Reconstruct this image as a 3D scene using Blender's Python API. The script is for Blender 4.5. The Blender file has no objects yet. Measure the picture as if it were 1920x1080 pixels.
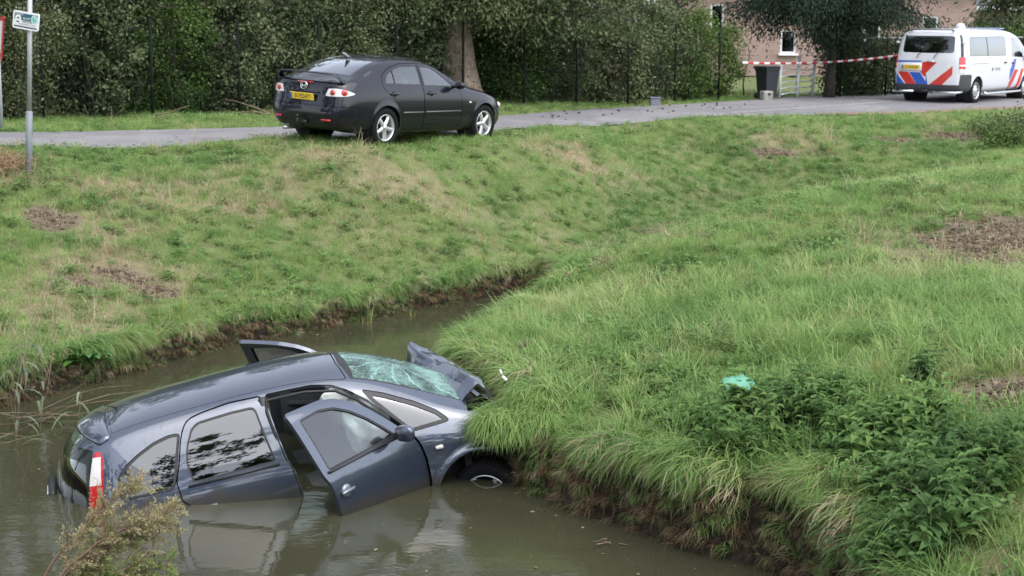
import bpy, math, random
import numpy as np
from mathutils import Vector, Matrix, noise as mnoise

# ------------------------------------------------------------------ camera, sky, sun, exposure
scn = bpy.context.scene
COL = scn.collection
PIT, ROLL, CAMH = 0.1716, 0.0058, 3.954
cam_d = bpy.data.cameras.new('camera')
cam = bpy.data.objects.new('camera', cam_d)
COL.objects.link(cam)
_r = Vector((1, 0, 0)); _f = Vector((0, math.cos(PIT), -math.sin(PIT))); _u = Vector((0, math.sin(PIT), math.cos(PIT)))
_R = _r * math.cos(ROLL) + _u * math.sin(ROLL)
_U = _u * math.cos(ROLL) - _r * math.sin(ROLL)
cam.matrix_world = Matrix(((_R.x, _U.x, -_f.x, 0), (_R.y, _U.y, -_f.y, 0), (_R.z, _U.z, -_f.z, CAMH), (0, 0, 0, 1)))
cam_d.lens = 56.25; cam_d.sensor_width = 36.0
cam_d.clip_end = 1500.0; cam_d.clip_start = 0.1
cam_d.dof.use_dof = True; cam_d.dof.focus_distance = 13.6; cam_d.dof.aperture_fstop = 4.0
scn.camera = cam

SUN_EL, SUN_AZ = math.radians(60), math.radians(140)
world = bpy.data.worlds.new('World'); scn.world = world; world.use_nodes = True
wn = world.node_tree.nodes; wl = world.node_tree.links; wn.clear()
sky = wn.new('ShaderNodeTexSky'); sky.sky_type = 'NISHITA'; sky.sun_disc = False
sky.sun_elevation = SUN_EL; sky.sun_rotation = SUN_AZ; sky.air_density = 1.0; sky.dust_density = 2.0; sky.ozone_density = 1.0
hs = wn.new('ShaderNodeHueSaturation'); hs.inputs['Saturation'].default_value = 0.40
bg = wn.new('ShaderNodeBackground'); bg.inputs['Strength'].default_value = 0.15
wo = wn.new('ShaderNodeOutputWorld')
wl.new(sky.outputs[0], hs.inputs['Color']); wl.new(hs.outputs[0], bg.inputs['Color']); wl.new(bg.outputs[0], wo.inputs['Surface'])
sun_d = bpy.data.lights.new('sun', 'SUN'); sun_d.energy = 0.8; sun_d.angle = math.radians(85); sun_d.color = (1.0, 0.97, 0.93)
sun = bpy.data.objects.new('sun', sun_d); COL.objects.link(sun)
sun.rotation_euler = (math.pi / 2 - SUN_EL, 0, math.pi - SUN_AZ)
scn.view_settings.view_transform = 'Standard'; scn.view_settings.look = 'None'
scn.view_settings.gamma = 1.0; scn.view_settings.use_curve_mapping = False
scn.view_settings.exposure = 1.42
scn.cycles.max_bounces = 8; scn.cycles.transparent_max_bounces = 12
scn.cycles.diffuse_bounces = 3; scn.cycles.glossy_bounces = 4; scn.cycles.transmission_bounces = 4
scn.cycles.caustics_reflective = False; scn.cycles.caustics_refractive = False

rng = np.random.default_rng(7)
rnd = random.Random(7)
PI = math.pi

# ------------------------------------------------------------------ helpers
def newmesh(name, V, F, mats, mi=None, smooth=True, N=None, loops=None):
    """V (n,3); F (m,k) with equal k, or a list of index lists"""
    me = bpy.data.meshes.new(name)
    V = np.asarray(V, np.float32)
    if isinstance(F, np.ndarray):
        k = F.shape[1]; m = len(F)
        me.vertices.add(len(V)); me.vertices.foreach_set('co', V.ravel())
        me.loops.add(m * k); me.loops.foreach_set('vertex_index', F.astype(np.int32).ravel())
        me.polygons.add(m); me.polygons.foreach_set('loop_start', np.arange(0, m * k, k, dtype=np.int32))
        try: me.polygons.foreach_set('loop_total', np.full(m, k, np.int32))
        except Exception: pass
    else:
        me.from_pydata([tuple(map(float, v)) for v in V], [], F)
        m = len(F)
    if not isinstance(mats, (list, tuple)): mats = [mats]
    for x in mats: me.materials.append(x)
    if mi is not None: me.polygons.foreach_set('material_index', np.asarray(mi, np.int32))
    me.update(calc_edges=True)
    me.polygons.foreach_set('use_smooth', np.full(len(me.polygons), bool(smooth)))
    me.validate(clean_customdata=False)
    if N is not None:
        me.normals_split_custom_set_from_vertices([tuple(map(float, n)) for n in N])
    return me

def link(name, me, parent=None, loc=None, rot=None):
    o = bpy.data.objects.new(name, me)
    COL.objects.link(o)
    if parent is not None: o.parent = parent
    if loc is not None: o.location = loc
    if rot is not None: o.rotation_euler = rot
    return o

def tag(o, label=None, cat=None, group=None, kind=None):
    if label: o['label'] = label
    if cat: o['category'] = cat
    if group: o['group'] = group
    if kind: o['kind'] = kind
    return o

def empty(name, loc=(0, 0, 0), rotz=0, label=None, cat=None, group=None):
    o = bpy.data.objects.new(name, None); COL.objects.link(o)
    o.location = loc; o.rotation_euler = (0, 0, rotz); o.empty_display_size = 0.2
    return tag(o, label, cat, group)

class MB:
    """collects simple shapes with material slots into one mesh"""
    def __init__(s): s.V = []; s.F = []; s.mi = []; s.n = 0
    def add(s, V, F, mi=0):
        V = [tuple(map(float, v)) for v in V]
        s.V += V; s.F += [[int(i) + s.n for i in f] for f in F]; s.mi += [mi] * len(F); s.n += len(V)
    def box(s, c, d, mi=0, M=None, bev=0.0):
        x, y, z = [k / 2 for k in d]
        if bev > 0:
            b = min(bev, x * .9, y * .9, z * .9)
            V = []
            for sx in (-1, 1):
                for sy in (-1, 1):
                    for sz in (-1, 1):
                        V += [(sx * x, sy * (y - b), sz * (z - b)), (sx * (x - b), sy * y, sz * (z - b)), (sx * (x - b), sy * (y - b), sz * z)]
            idx = {}
            k = 0
            for sx in (-1, 1):
                for sy in (-1, 1):
                    for sz in (-1, 1):
                        idx[sx, sy, sz] = k; k += 3
            F = []
            def q(*a): F.append(list(a))
            for sx in (-1, 1):
                a = [idx[sx, -1, -1], idx[sx, 1, -1], idx[sx, 1, 1], idx[sx, -1, 1]]; q(*(a if sx > 0 else a[::-1]))
            for sy in (-1, 1):
                a = [idx[-1, sy, -1] + 1, idx[-1, sy, 1] + 1, idx[1, sy, 1] + 1, idx[1, sy, -1] + 1]; q(*(a if sy > 0 else a[::-1]))
            for sz in (-1, 1):
                a = [idx[-1, -1, sz] + 2, idx[1, -1, sz] + 2, idx[1, 1, sz] + 2, idx[-1, 1, sz] + 2]; q(*(a if sz > 0 else a[::-1]))
            for sx in (-1, 1):
                for sy in (-1, 1):
                    a = [idx[sx, sy, -1], idx[sx, sy, 1], idx[sx, sy, 1] + 1, idx[sx, sy, -1] + 1]; q(*(a[::-1] if sx * sy > 0 else a))
                for sz in (-1, 1):
                    a = [idx[sx, -1, sz], idx[sx, -1, sz] + 2, idx[sx, 1, sz] + 2, idx[sx, 1, sz]]; q(*(a[::-1] if sx * sz > 0 else a))
            for sy in (-1, 1):
                for sz in (-1, 1):
                    a = [idx[-1, sy, sz] + 1, idx[1, sy, sz] + 1, idx[1, sy, sz] + 2, idx[-1, sy, sz] + 2]; q(*(a[::-1] if sy * sz > 0 else a))
            for sx in (-1, 1):
                for sy in (-1, 1):
                    for sz in (-1, 1):
                        i = idx[sx, sy, sz]; a = [i, i + 1, i + 2]; q(*(a if sx * sy * sz > 0 else a[::-1]))
        else:
            V = [(sx * x, sy * y, sz * z) for sx in (-1, 1) for sy in (-1, 1) for sz in (-1, 1)]
            F = [[0, 1, 3, 2], [4, 6, 7, 5], [0, 4, 5, 1], [2, 3, 7, 6], [0, 2, 6, 4], [1, 5, 7, 3]]
        V = [Vector(v) for v in V]
        if M is not None: V = [M @ v for v in V]
        c = Vector(c)
        s.add([v + c for v in V], F, mi)
    def tube(s, pts, r, seg=8, mi=0, cap=True):
        pts = [Vector(p) for p in pts]
        n = len(pts); rr = r if isinstance(r, (list, tuple)) else [r] * n
        V = []; up = Vector((0, 0, 1)); prev = None
        for i in range(n):
            t = (pts[min(i + 1, n - 1)] - pts[max(i - 1, 0)]).normalized()
            a = prev if prev is not None else (up if abs(t.dot(up)) < .9 else Vector((1, 0, 0)))
            a = (a - t * a.dot(t)).normalized(); prev = a
            b = t.cross(a)
            for k in range(seg):
                w = 2 * PI * k / seg
                V.append(pts[i] + (a * math.cos(w) + b * math.sin(w)) * rr[i])
        F = [[i * seg + k, i * seg + (k + 1) % seg, (i + 1) * seg + (k + 1) % seg, (i + 1) * seg + k] for i in range(n - 1) for k in range(seg)]
        if cap:
            F.append(list(range(seg))[::-1]); F.append([(n - 1) * seg + k for k in range(seg)])
        s.add(V, F, mi)
    def lathe(s, prof, seg=32, axis='y', mi=0, M=None):
        V = []
        for (r, h) in prof:
            for k in range(seg):
                w = 2 * PI * k / seg
                c, d = r * math.cos(w), r * math.sin(w)
                V.append((c, h, d) if axis == 'y' else ((c, d, h) if axis == 'z' else (h, c, d)))
        n = len(prof)
        F = [[i * seg + k, i * seg + (k + 1) % seg, (i + 1) * seg + (k + 1) % seg, (i + 1) * seg + k] for i in range(n - 1) for k in range(seg)]
        if M is not None: V = [M @ Vector(v) for v in V]
        s.add(V, F, mi)
    def prism(s, poly, h0, h1, mi=0, axis='z', M=None):
        n = len(poly)
        def P(a, b, h): return (a, b, h) if axis == 'z' else ((a, h, b) if axis == 'y' else (h, a, b))
        V = [P(a, b, h0) for a, b in poly] + [P(a, b, h1) for a, b in poly]
        F = [[i, (i + 1) % n, n + (i + 1) % n, n + i] for i in range(n)] + [list(range(n))[::-1], [n + i for i in range(n)]]
        if M is not None: V = [M @ Vector(v) for v in V]
        s.add(V, F, mi)
    def build(s, name, mats, parent=None, smooth=False, loc=None, rot=None):
        me = newmesh(name, s.V, s.F, mats, s.mi, smooth)
        o = link(name, me, parent, loc, rot)
        return o

# ------------------------------------------------------------------ materials
MAT = {}
def mat(name, col=(.5, .5, .5), rough=.6, metal=0., spec=.5, coat=0., var=0., vscale=8., bump=0., bscale=40., sheen=0., col2=None, emit=None, coordobj=True):
    if name in MAT: return MAT[name]
    m = bpy.data.materials.new(name); m.use_nodes = True
    nt = m.node_tree; b = nt.nodes['Principled BSDF']
    b.inputs['Base Color'].default_value = (*col, 1); b.inputs['Roughness'].default_value = rough
    b.inputs['Metallic'].default_value = metal; b.inputs['Specular IOR Level'].default_value = spec
    b.inputs['Coat Weight'].default_value = coat; b.inputs['Coat Roughness'].default_value = .06
    if var > 0 or col2 is not None or bump > 0:
        tc = nt.nodes.new('ShaderNodeTexCoord')
    if var > 0 or col2 is not None:
        n = nt.nodes.new('ShaderNodeTexNoise'); n.inputs['Scale'].default_value = vscale; n.inputs['Detail'].default_value = 6
        nt.links.new(tc.outputs['Object'], n.inputs['Vector'])
        r = nt.nodes.new('ShaderNodeMapRange'); r.inputs['From Min'].default_value = .35; r.inputs['From Max'].default_value = .65
        nt.links.new(n.outputs['Fac'], r.inputs['Value'])
        mx = nt.nodes.new('ShaderNodeMix'); mx.data_type = 'RGBA'
        c2 = col2 if col2 is not None else tuple(c * (1 - var) for c in col)
        mx.inputs['A'].default_value = (*col, 1); mx.inputs['B'].default_value = (*c2, 1)
        nt.links.new(r.outputs[0], mx.inputs['Factor']); nt.links.new(mx.outputs['Result'], b.inputs['Base Color'])
    if bump > 0:
        n2 = nt.nodes.new('ShaderNodeTexNoise'); n2.inputs['Scale'].default_value = bscale; n2.inputs['Detail'].default_value = 5
        nt.links.new(tc.outputs['Object'], n2.inputs['Vector'])
        bp = nt.nodes.new('ShaderNodeBump'); bp.inputs['Strength'].default_value = bump; bp.inputs['Distance'].default_value = .02
        nt.links.new(n2.outputs['Fac'], bp.inputs['Height']); nt.links.new(bp.outputs[0], b.inputs['Normal'])
    if emit:
        b.inputs['Emission Color'].default_value = (*emit[0], 1); b.inputs['Emission Strength'].default_value = emit[1]
    MAT[name] = m
    return m

def glass(name, tint=(.5, .6, .58), rough=.02, ior=1.5):
    if name in MAT: return MAT[name]
    m = bpy.data.materials.new(name); m.use_nodes = True; nt = m.node_tree; nt.nodes.clear()
    out = nt.nodes.new('ShaderNodeOutputMaterial'); mx = nt.nodes.new('ShaderNodeMixShader')
    tr = nt.nodes.new('ShaderNodeBsdfTransparent'); tr.inputs[0].default_value = (*tint, 1)
    gl = nt.nodes.new('ShaderNodeBsdfGlossy'); gl.inputs['Roughness'].default_value = rough; gl.inputs['Color'].default_value = (.95, .97, 1, 1)
    fr = nt.nodes.new('ShaderNodeFresnel'); fr.inputs['IOR'].default_value = ior
    mu = nt.nodes.new('ShaderNodeMath'); mu.operation = 'MULTIPLY'; mu.inputs[1].default_value = 3.0; mu.use_clamp = True
    nt.links.new(fr.outputs[0], mu.inputs[0]); nt.links.new(mu.outputs[0], mx.inputs[0])
    nt.links.new(tr.outputs[0], mx.inputs[1]); nt.links.new(gl.outputs[0], mx.inputs[2]); nt.links.new(mx.outputs[0], out.inputs[0])
    MAT[name] = m
    return m
# ------------------------------------------------------------------ car bodies: B-spline shell cut along smooth outlines
class Shell:
    def __init__(s, V, UV, N, F, S=None):
        s.V, s.UV, s.N, s.F = V, UV, N, F
    def copy(s): return Shell(s.V.copy(), s.UV.copy(), s.N.copy(), s.F.copy())

def bs_basis(t):
    return np.stack([(1 - t) ** 3 / 6, (3 * t ** 3 - 6 * t ** 2 + 4) / 6, (-3 * t ** 3 + 3 * t ** 2 + 3 * t + 1) / 6, t ** 3 / 6], -1)

def bspline_shell(C, nu, nv):
    """C (K,J,3) control points -> dense smooth grid that passes through its ends"""
    C = np.asarray(C, float); K, J, _ = C.shape
    C = np.concatenate([2 * C[:1] - C[1:2], C, 2 * C[-1:] - C[-2:-1]], 0)
    C = np.concatenate([2 * C[:, :1] - C[:, 1:2], C, 2 * C[:, -1:] - C[:, -2:-1]], 1)
    u = np.linspace(0, K - 1, nu); v = np.linspace(0, J - 1, nv)
    iu = np.minimum(u.astype(int), K - 2); iv = np.minimum(v.astype(int), J - 2)
    bu = bs_basis(u - iu); bv = bs_basis(v - iv)
    A = sum(bu[:, k, None, None] * C[iu + k] for k in range(4))
    B = sum(bv[None, :, k, None] * A[:, iv + k] for k in range(4))
    B[np.abs(B[..., 1]) < 1e-4, 1] = 0
    V = B.reshape(-1, 3)
    U, W = np.meshgrid(u, v, indexing='ij'); UV = np.stack([U.ravel(), W.ravel()], 1)
    i = np.arange(nu * nv).reshape(nu, nv)
    a, b, c, d = i[:-1, :-1].ravel(), i[1:, :-1].ravel(), i[1:, 1:].ravel(), i[:-1, 1:].ravel()
    F = np.concatenate([np.stack([a, c, b], 1), np.stack([a, d, c], 1)])
    m = Shell(V, UV, None, F); m.N = vnormals(V, F); m.N[np.abs(V[:, 1]) < 1e-4, 1] = 0
    m.N /= np.linalg.norm(m.N, axis=1)[:, None] + 1e-12
    ar = np.linalg.norm(np.cross(V[F[:, 1]] - V[F[:, 0]], V[F[:, 2]] - V[F[:, 0]]), axis=1)
    m.F = F[ar > 1e-9]
    return m

def vnormals(V, F):
    fn = np.cross(V[F[:, 1]] - V[F[:, 0]], V[F[:, 2]] - V[F[:, 0]])
    N = np.zeros_like(V)
    for k in range(3): np.add.at(N, F[:, k], fn)
    return N / (np.linalg.norm(N, axis=1)[:, None] + 1e-12)

def split(m, f):
    """cut the shell along f = 0 -> (f < 0 side, f > 0 side)"""
    f = np.where(np.abs(f) < 1e-6, 1e-6, f)
    s = f > 0; F = m.F; cnt = s[F].sum(1)
    nV, nU, nN = [m.V], [m.UV], [m.N]; base = len(m.V)
    negF = [F[cnt == 0]]; posF = [F[cnt == 3]]
    mixed = F[(cnt == 1) | (cnt == 2)]; mc = cnt[(cnt == 1) | (cnt == 2)]
    if len(mixed):
        lone = (mc == 1)                     # one positive corner: lone = positive
        sm = s[mixed]
        li = np.where(lone, np.argmax(sm, 1), np.argmin(sm, 1))
        r = np.arange(len(mixed))
        a = mixed[r, li]; b = mixed[r, (li + 1) % 3]; c = mixed[r, (li + 2) % 3]
        e = np.concatenate([np.sort(np.stack([a, b], 1), 1), np.sort(np.stack([a, c], 1), 1)])
        ue, inv = np.unique(e, axis=0, return_inverse=True); inv = inv.ravel()
        p, q = ue[:, 0], ue[:, 1]; t = (f[p] / (f[p] - f[q]))[:, None]
        nV.append(m.V[p] * (1 - t) + m.V[q] * t); nU.append(m.UV[p] * (1 - t) + m.UV[q] * t)
        nn = m.N[p] * (1 - t) + m.N[q] * t; nN.append(nn / (np.linalg.norm(nn, axis=1)[:, None] + 1e-12))
        ab = base + inv[:len(r)]; ac = base + inv[len(r):]
        T = np.stack([a, ab, ac], 1); Q1 = np.stack([ab, b, c], 1); Q2 = np.stack([ab, c, ac], 1)
        posF += [T[lone], Q1[~lone], Q2[~lone]]; negF += [T[~lone], Q1[lone], Q2[lone]]
    V, U, N = np.concatenate(nV), np.concatenate(nU), np.concatenate(nN)
    out = []
    for G in (negF, posF):
        G = np.concatenate(G)
        used = np.unique(G); mp = np.full(len(V), -1); mp[used] = np.arange(len(used))
        out.append(Shell(V[used], U[used], N[used], mp[G] if len(G) else G.reshape(0, 3).astype(int)))
    return out

def poly_sdf(P, poly):
    poly = np.asarray(poly, float); A = poly; B = np.roll(poly, -1, 0)
    d = np.full(len(P), 1e9); ins = np.zeros(len(P), bool)
    for a, b in zip(A, B):
        e = b - a; w = P - a; t = np.clip((w @ e) / (e @ e + 1e-12), 0, 1)
        d = np.minimum(d, np.linalg.norm(w - t[:, None] * e, axis=1))
        c = ((a[1] <= P[:, 1]) & (P[:, 1] < b[1])) | ((b[1] <= P[:, 1]) & (P[:, 1] < a[1]))
        xx = a[0] + (P[:, 1] - a[1]) * e[0] / (e[1] if abs(e[1]) > 1e-12 else 1e-12)
        ins ^= c & (P[:, 0] < xx)
    return np.where(ins, -d, d)

def smooth_poly(poly, it=2, keep=.05):
    p = np.asarray(poly, float)
    # long edges get extra points near their ends so that corners stay tight
    q = []
    for i in range(len(p)):
        a, b = p[i], p[(i + 1) % len(p)]; L = np.hypot(*(b - a)); q.append(a)
        if L > keep * 2.6: q += [a + (b - a) * keep / L, b - (b - a) * keep / L]
    p = np.array(q)
    for _ in range(it):
        q = np.roll(p, -1, 0); p = np.stack([.75 * p + .25 * q, .25 * p + .75 * q], 1).reshape(-1, 2)
    return p

AX = {'xz': (0, 2), 'yz': (1, 2), 'xy': (0, 1)}
def fsdf(m, poly, mode='xz', mask=None, sm=2):
    if sm: poly = smooth_poly(poly, sm)
    P = m.UV if mode == 'uv' else m.V[:, AX[mode]]
    f = poly_sdf(P, poly)
    if mask is not None: f = np.maximum(f, mask(m))
    return f
def vless(k): return lambda m: (m.UV[:, 1] - k) * .2
def vmore(k): return lambda m: (k - m.UV[:, 1]) * .2
def uless(k): return lambda m: (m.UV[:, 0] - k) * .2
def umore(k): return lambda m: (k - m.UV[:, 0]) * .2
def both(a, b): return lambda m: np.maximum(a(m), b(m))

def cut(m, poly, mode='xz', gap=.004, mask=None, sm=2):
    """-> (inside, rest); a strip of width 2*gap along the outline is taken away"""
    inside, rest = split(m, fsdf(m, poly, mode, mask, sm) + gap)
    if gap > 0: _, rest = split(rest, fsdf(rest, poly, mode, mask, sm) - gap)
    return inside, rest
def ring(m, poly, w, mode='xz', mask=None, sm=2):
    """splits an inside piece into (inner, border of width w)"""
    return split(m, fsdf(m, poly, mode, mask, sm) + w)

def offset(m, d):
    m = m.copy(); m.V = m.V + m.N * d; return m

def boundary(F):
    e = np.concatenate([F[:, [0, 1]], F[:, [1, 2]], F[:, [2, 0]]])
    k = e.min(1).astype(np.int64) * (F.max() + 1) + e.max(1)
    u, idx, c = np.unique(k, return_index=True, return_counts=True)
    return e[idx[c == 1]]

def flange(m, d, skip_centre=True):
    """shell plus an inward lip of depth d along its open edges"""
    if len(m.F) == 0: return m
    e = boundary(m.F)
    if skip_centre:
        y = np.abs(m.V[:, 1]) < 1e-4; e = e[~(y[e[:, 0]] & y[e[:, 1]])]
    n = len(m.V); vs = np.unique(e); mp = np.full(n, -1)
    # duplicate rim so the lip shades on its own
    k = len(vs); mp[vs] = np.arange(k)
    top = m.V[vs]; low = top - m.N[vs] * d
    V = np.concatenate([m.V, top, low]); U = np.concatenate([m.UV, m.UV[vs], m.UV[vs]])
    a, b = mp[e[:, 0]], mp[e[:, 1]]
    F2 = np.concatenate([np.stack([n + b, n + a, n + k + a], 1), np.stack([n + b, n + k + a, n + k + b], 1)])
    fn = vnormals(V, F2)[n:]
    N = np.concatenate([m.N, fn])
    return Shell(V, U, N, np.concatenate([m.F, F2]))

def thick(m, d):
    """closed sheet of thickness d"""
    a = flange(m, d, False); n = len(a.V)
    b = m.copy(); b.V = m.V - m.N * d; b.N = -m.N; b.F = m.F[:, ::-1]
    return Shell(np.concatenate([a.V, b.V]), np.concatenate([a.UV, b.UV]), np.concatenate([a.N, b.N]), np.concatenate([a.F, b.F + n]))

def mirror(m):
    o = m.copy(); o.V[:, 1] *= -1; o.N[:, 1] *= -1; o.F = o.F[:, ::-1]; return o

def join(ms):
    n = 0; V, U, N, F = [], [], [], []
    for m in ms:
        V.append(m.V); U.append(m.UV); N.append(m.N); F.append(m.F + n); n += len(m.V)
    return Shell(*[np.concatenate(x) for x in (V, U, N, F)])

def sobj(name, ms, mats, parent, both_sides=False, origin=None):
    """ms: one shell or a list of (shell, material index)"""
    if isinstance(ms, Shell): ms = [(ms, 0)]
    L, mi = [], []
    for m, k in ms:
        if len(m.F) == 0: continue
        L.append(m); mi += [k] * len(m.F)
        if both_sides: L.append(mirror(m)); mi += [k] * len(m.F)
    j = join(L)
    if origin is not None: j.V = j.V - np.asarray(origin)
    me = newmesh(name, j.V, j.F, mats, mi, True, j.N)
    return link(name, me, parent, origin)

def car_frame(T, yaw, pitch, roll):
    cy, sy, cp, sp, cr, sr = math.cos(yaw), math.sin(yaw), math.cos(pitch), math.sin(pitch), math.cos(roll), math.sin(roll)
    Z = np.array([[cy, -sy, 0], [sy, cy, 0], [0, 0, 1]]); Y = np.array([[cp, 0, sp], [0, 1, 0], [-sp, 0, cp]]); X = np.array([[1, 0, 0], [0, cr, -sr], [0, sr, cr]])
    Rm = Z @ Y @ X; M = Matrix.Identity(4)
    for i in range(3):
        for j in range(3): M[i][j] = Rm[i, j]
        M[i][3] = T[i]
    return M

def arch_flare(V, cx, cz, r, w=.03, amp=.02):
    """push the side out a little round a wheel opening"""
    d = np.hypot(V[:, 0] - cx, V[:, 2] - cz)
    k = np.exp(-((d - r) / w) ** 2) + (d < r)
    sel = np.abs(V[:, 1]) > .5
    V[:, 1] += np.where(sel, np.sign(V[:, 1]) * amp * np.clip(k, 0, 1), 0)

def wheel(parent, c, r, w, rim_r, side, style='five', steer=0., rimmat=None, spin=0.):
    """tyre and rim as parts of one wheel; side = outward y direction"""
    t = MB(); h = w / 2
    t.lathe([(rim_r * .98, -h * .8), (rim_r * 1.04, -h * .96), (r * .90, -h * 1.02), (r * .975, -h * .84), (r, -h * .5), (r, 0), (r, h * .5), (r * .975, h * .84), (r * .90, h * 1.02), (rim_r * 1.04, h * .96), (rim_r * .98, h * .8), (rim_r * .9, 0), (rim_r * .98, -h * .8)], 48)
    for k in range(60):     # tread blocks
        a = 2 * PI * k / 60
        t.box((math.cos(a) * (r + .001), 0, math.sin(a) * (r + .001)), (.012, w * .8, .018), 0, Matrix.Rotation(-a, 3, 'Y'))
    wh = t.build('wheel', [MAT['tyre']], parent, True)
    wh.location = c; wh.rotation_euler = (0, spin, steer)
    m = MB()
    o = side
    face = h * .8 * o
    m.lathe([(rim_r * 1.0, face), (rim_r * .955, face + .012 * o), (rim_r * .91, face - .004 * o), (rim_r * .86, face - .05 * o), (rim_r * .84, -h * .6 * o)], 48)
    if style == 'five':
        n = 5
        for k in range(n):
            a0 = 2 * PI * k / n
            P = []
            for t_, wd, dy in ((.13, .27, .0), (.4, .185, .008), (.7, .17, .004), (.93, .215, -.004)):
                P.append((t_ * rim_r, wd * rim_r / 1.25, face - .01 * o + dy * o))
            V = []
            for (rr, ww, yy) in P:
                for sgn, dep in ((-1, .03), (-.6, 0), (.6, 0), (1, .03)):
                    x, z = rr, ww * sgn
                    V.append((x * math.cos(a0) - z * math.sin(a0), yy - dep * o, x * math.sin(a0) + z * math.cos(a0)))
            Fq = []
            for i in range(3):
                for j in range(3): Fq.append([i * 4 + j, i * 4 + j + 1, (i + 1) * 4 + j + 1, (i + 1) * 4 + j])
            m.add(V, Fq)
    elif style == 'steel':
        m.lathe([(rim_r * .86, face - .035 * o), (rim_r * .70, face - .01 * o), (rim_r * .45, face - .02 * o), (rim_r * .3, face + .01 * o), (0.001, face + .014 * o)], 32)
        for k in range(10):
            a = 2 * PI * k / 10
            m.box((math.cos(a) * rim_r * .74, face - .015 * o, math.sin(a) * rim_r * .74), (.03, .03, .055), 1, Matrix.Rotation(-a, 3, 'Y'), .006)
    m.lathe([(rim_r * .2, face - .02 * o), (rim_r * .19, face + .01 * o), (rim_r * .13, face + .016 * o), (0.001, face + .017 * o)], 20)
    m.lathe([(rim_r * .84, -h * .2 * o), (0.001, -h * .2 * o)], 24, mi=1)        # brake disc behind
    rm = m.build('rim', [rimmat or MAT['alloy'], MAT['dark_metal']], wh, True)
    return wh

mat('tyre', (.011, .011, .012), .9, spec=.2, var=.3, vscale=30, bump=.2, bscale=80)
mat('alloy', (.72, .73, .75), .38, metal=.75, var=.25, vscale=6)
mat('dark_metal', (.03, .03, .032), .5, metal=.5)
mat('black_plastic', (.018, .018, .02), .45, var=.3, vscale=20, bump=.1, bscale=200)
mat('rubber', (.012, .012, .013), .6)
mat('interior_black', (.016, .016, .018), .85, var=.4, vscale=6)
mat('interior_grey', (.06, .062, .066), .9, var=.3, vscale=10, bump=.3, bscale=120)
mat('chrome', (.75, .76, .78), .12, metal=1.0)
glass('clear_glass', (.62, .72, .69)); glass('tint_glass', (.12, .15, .15)); glass('mid_glass', (.70, .80, .77)); glass('quarter_glass', (.22, .27, .26))
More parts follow.
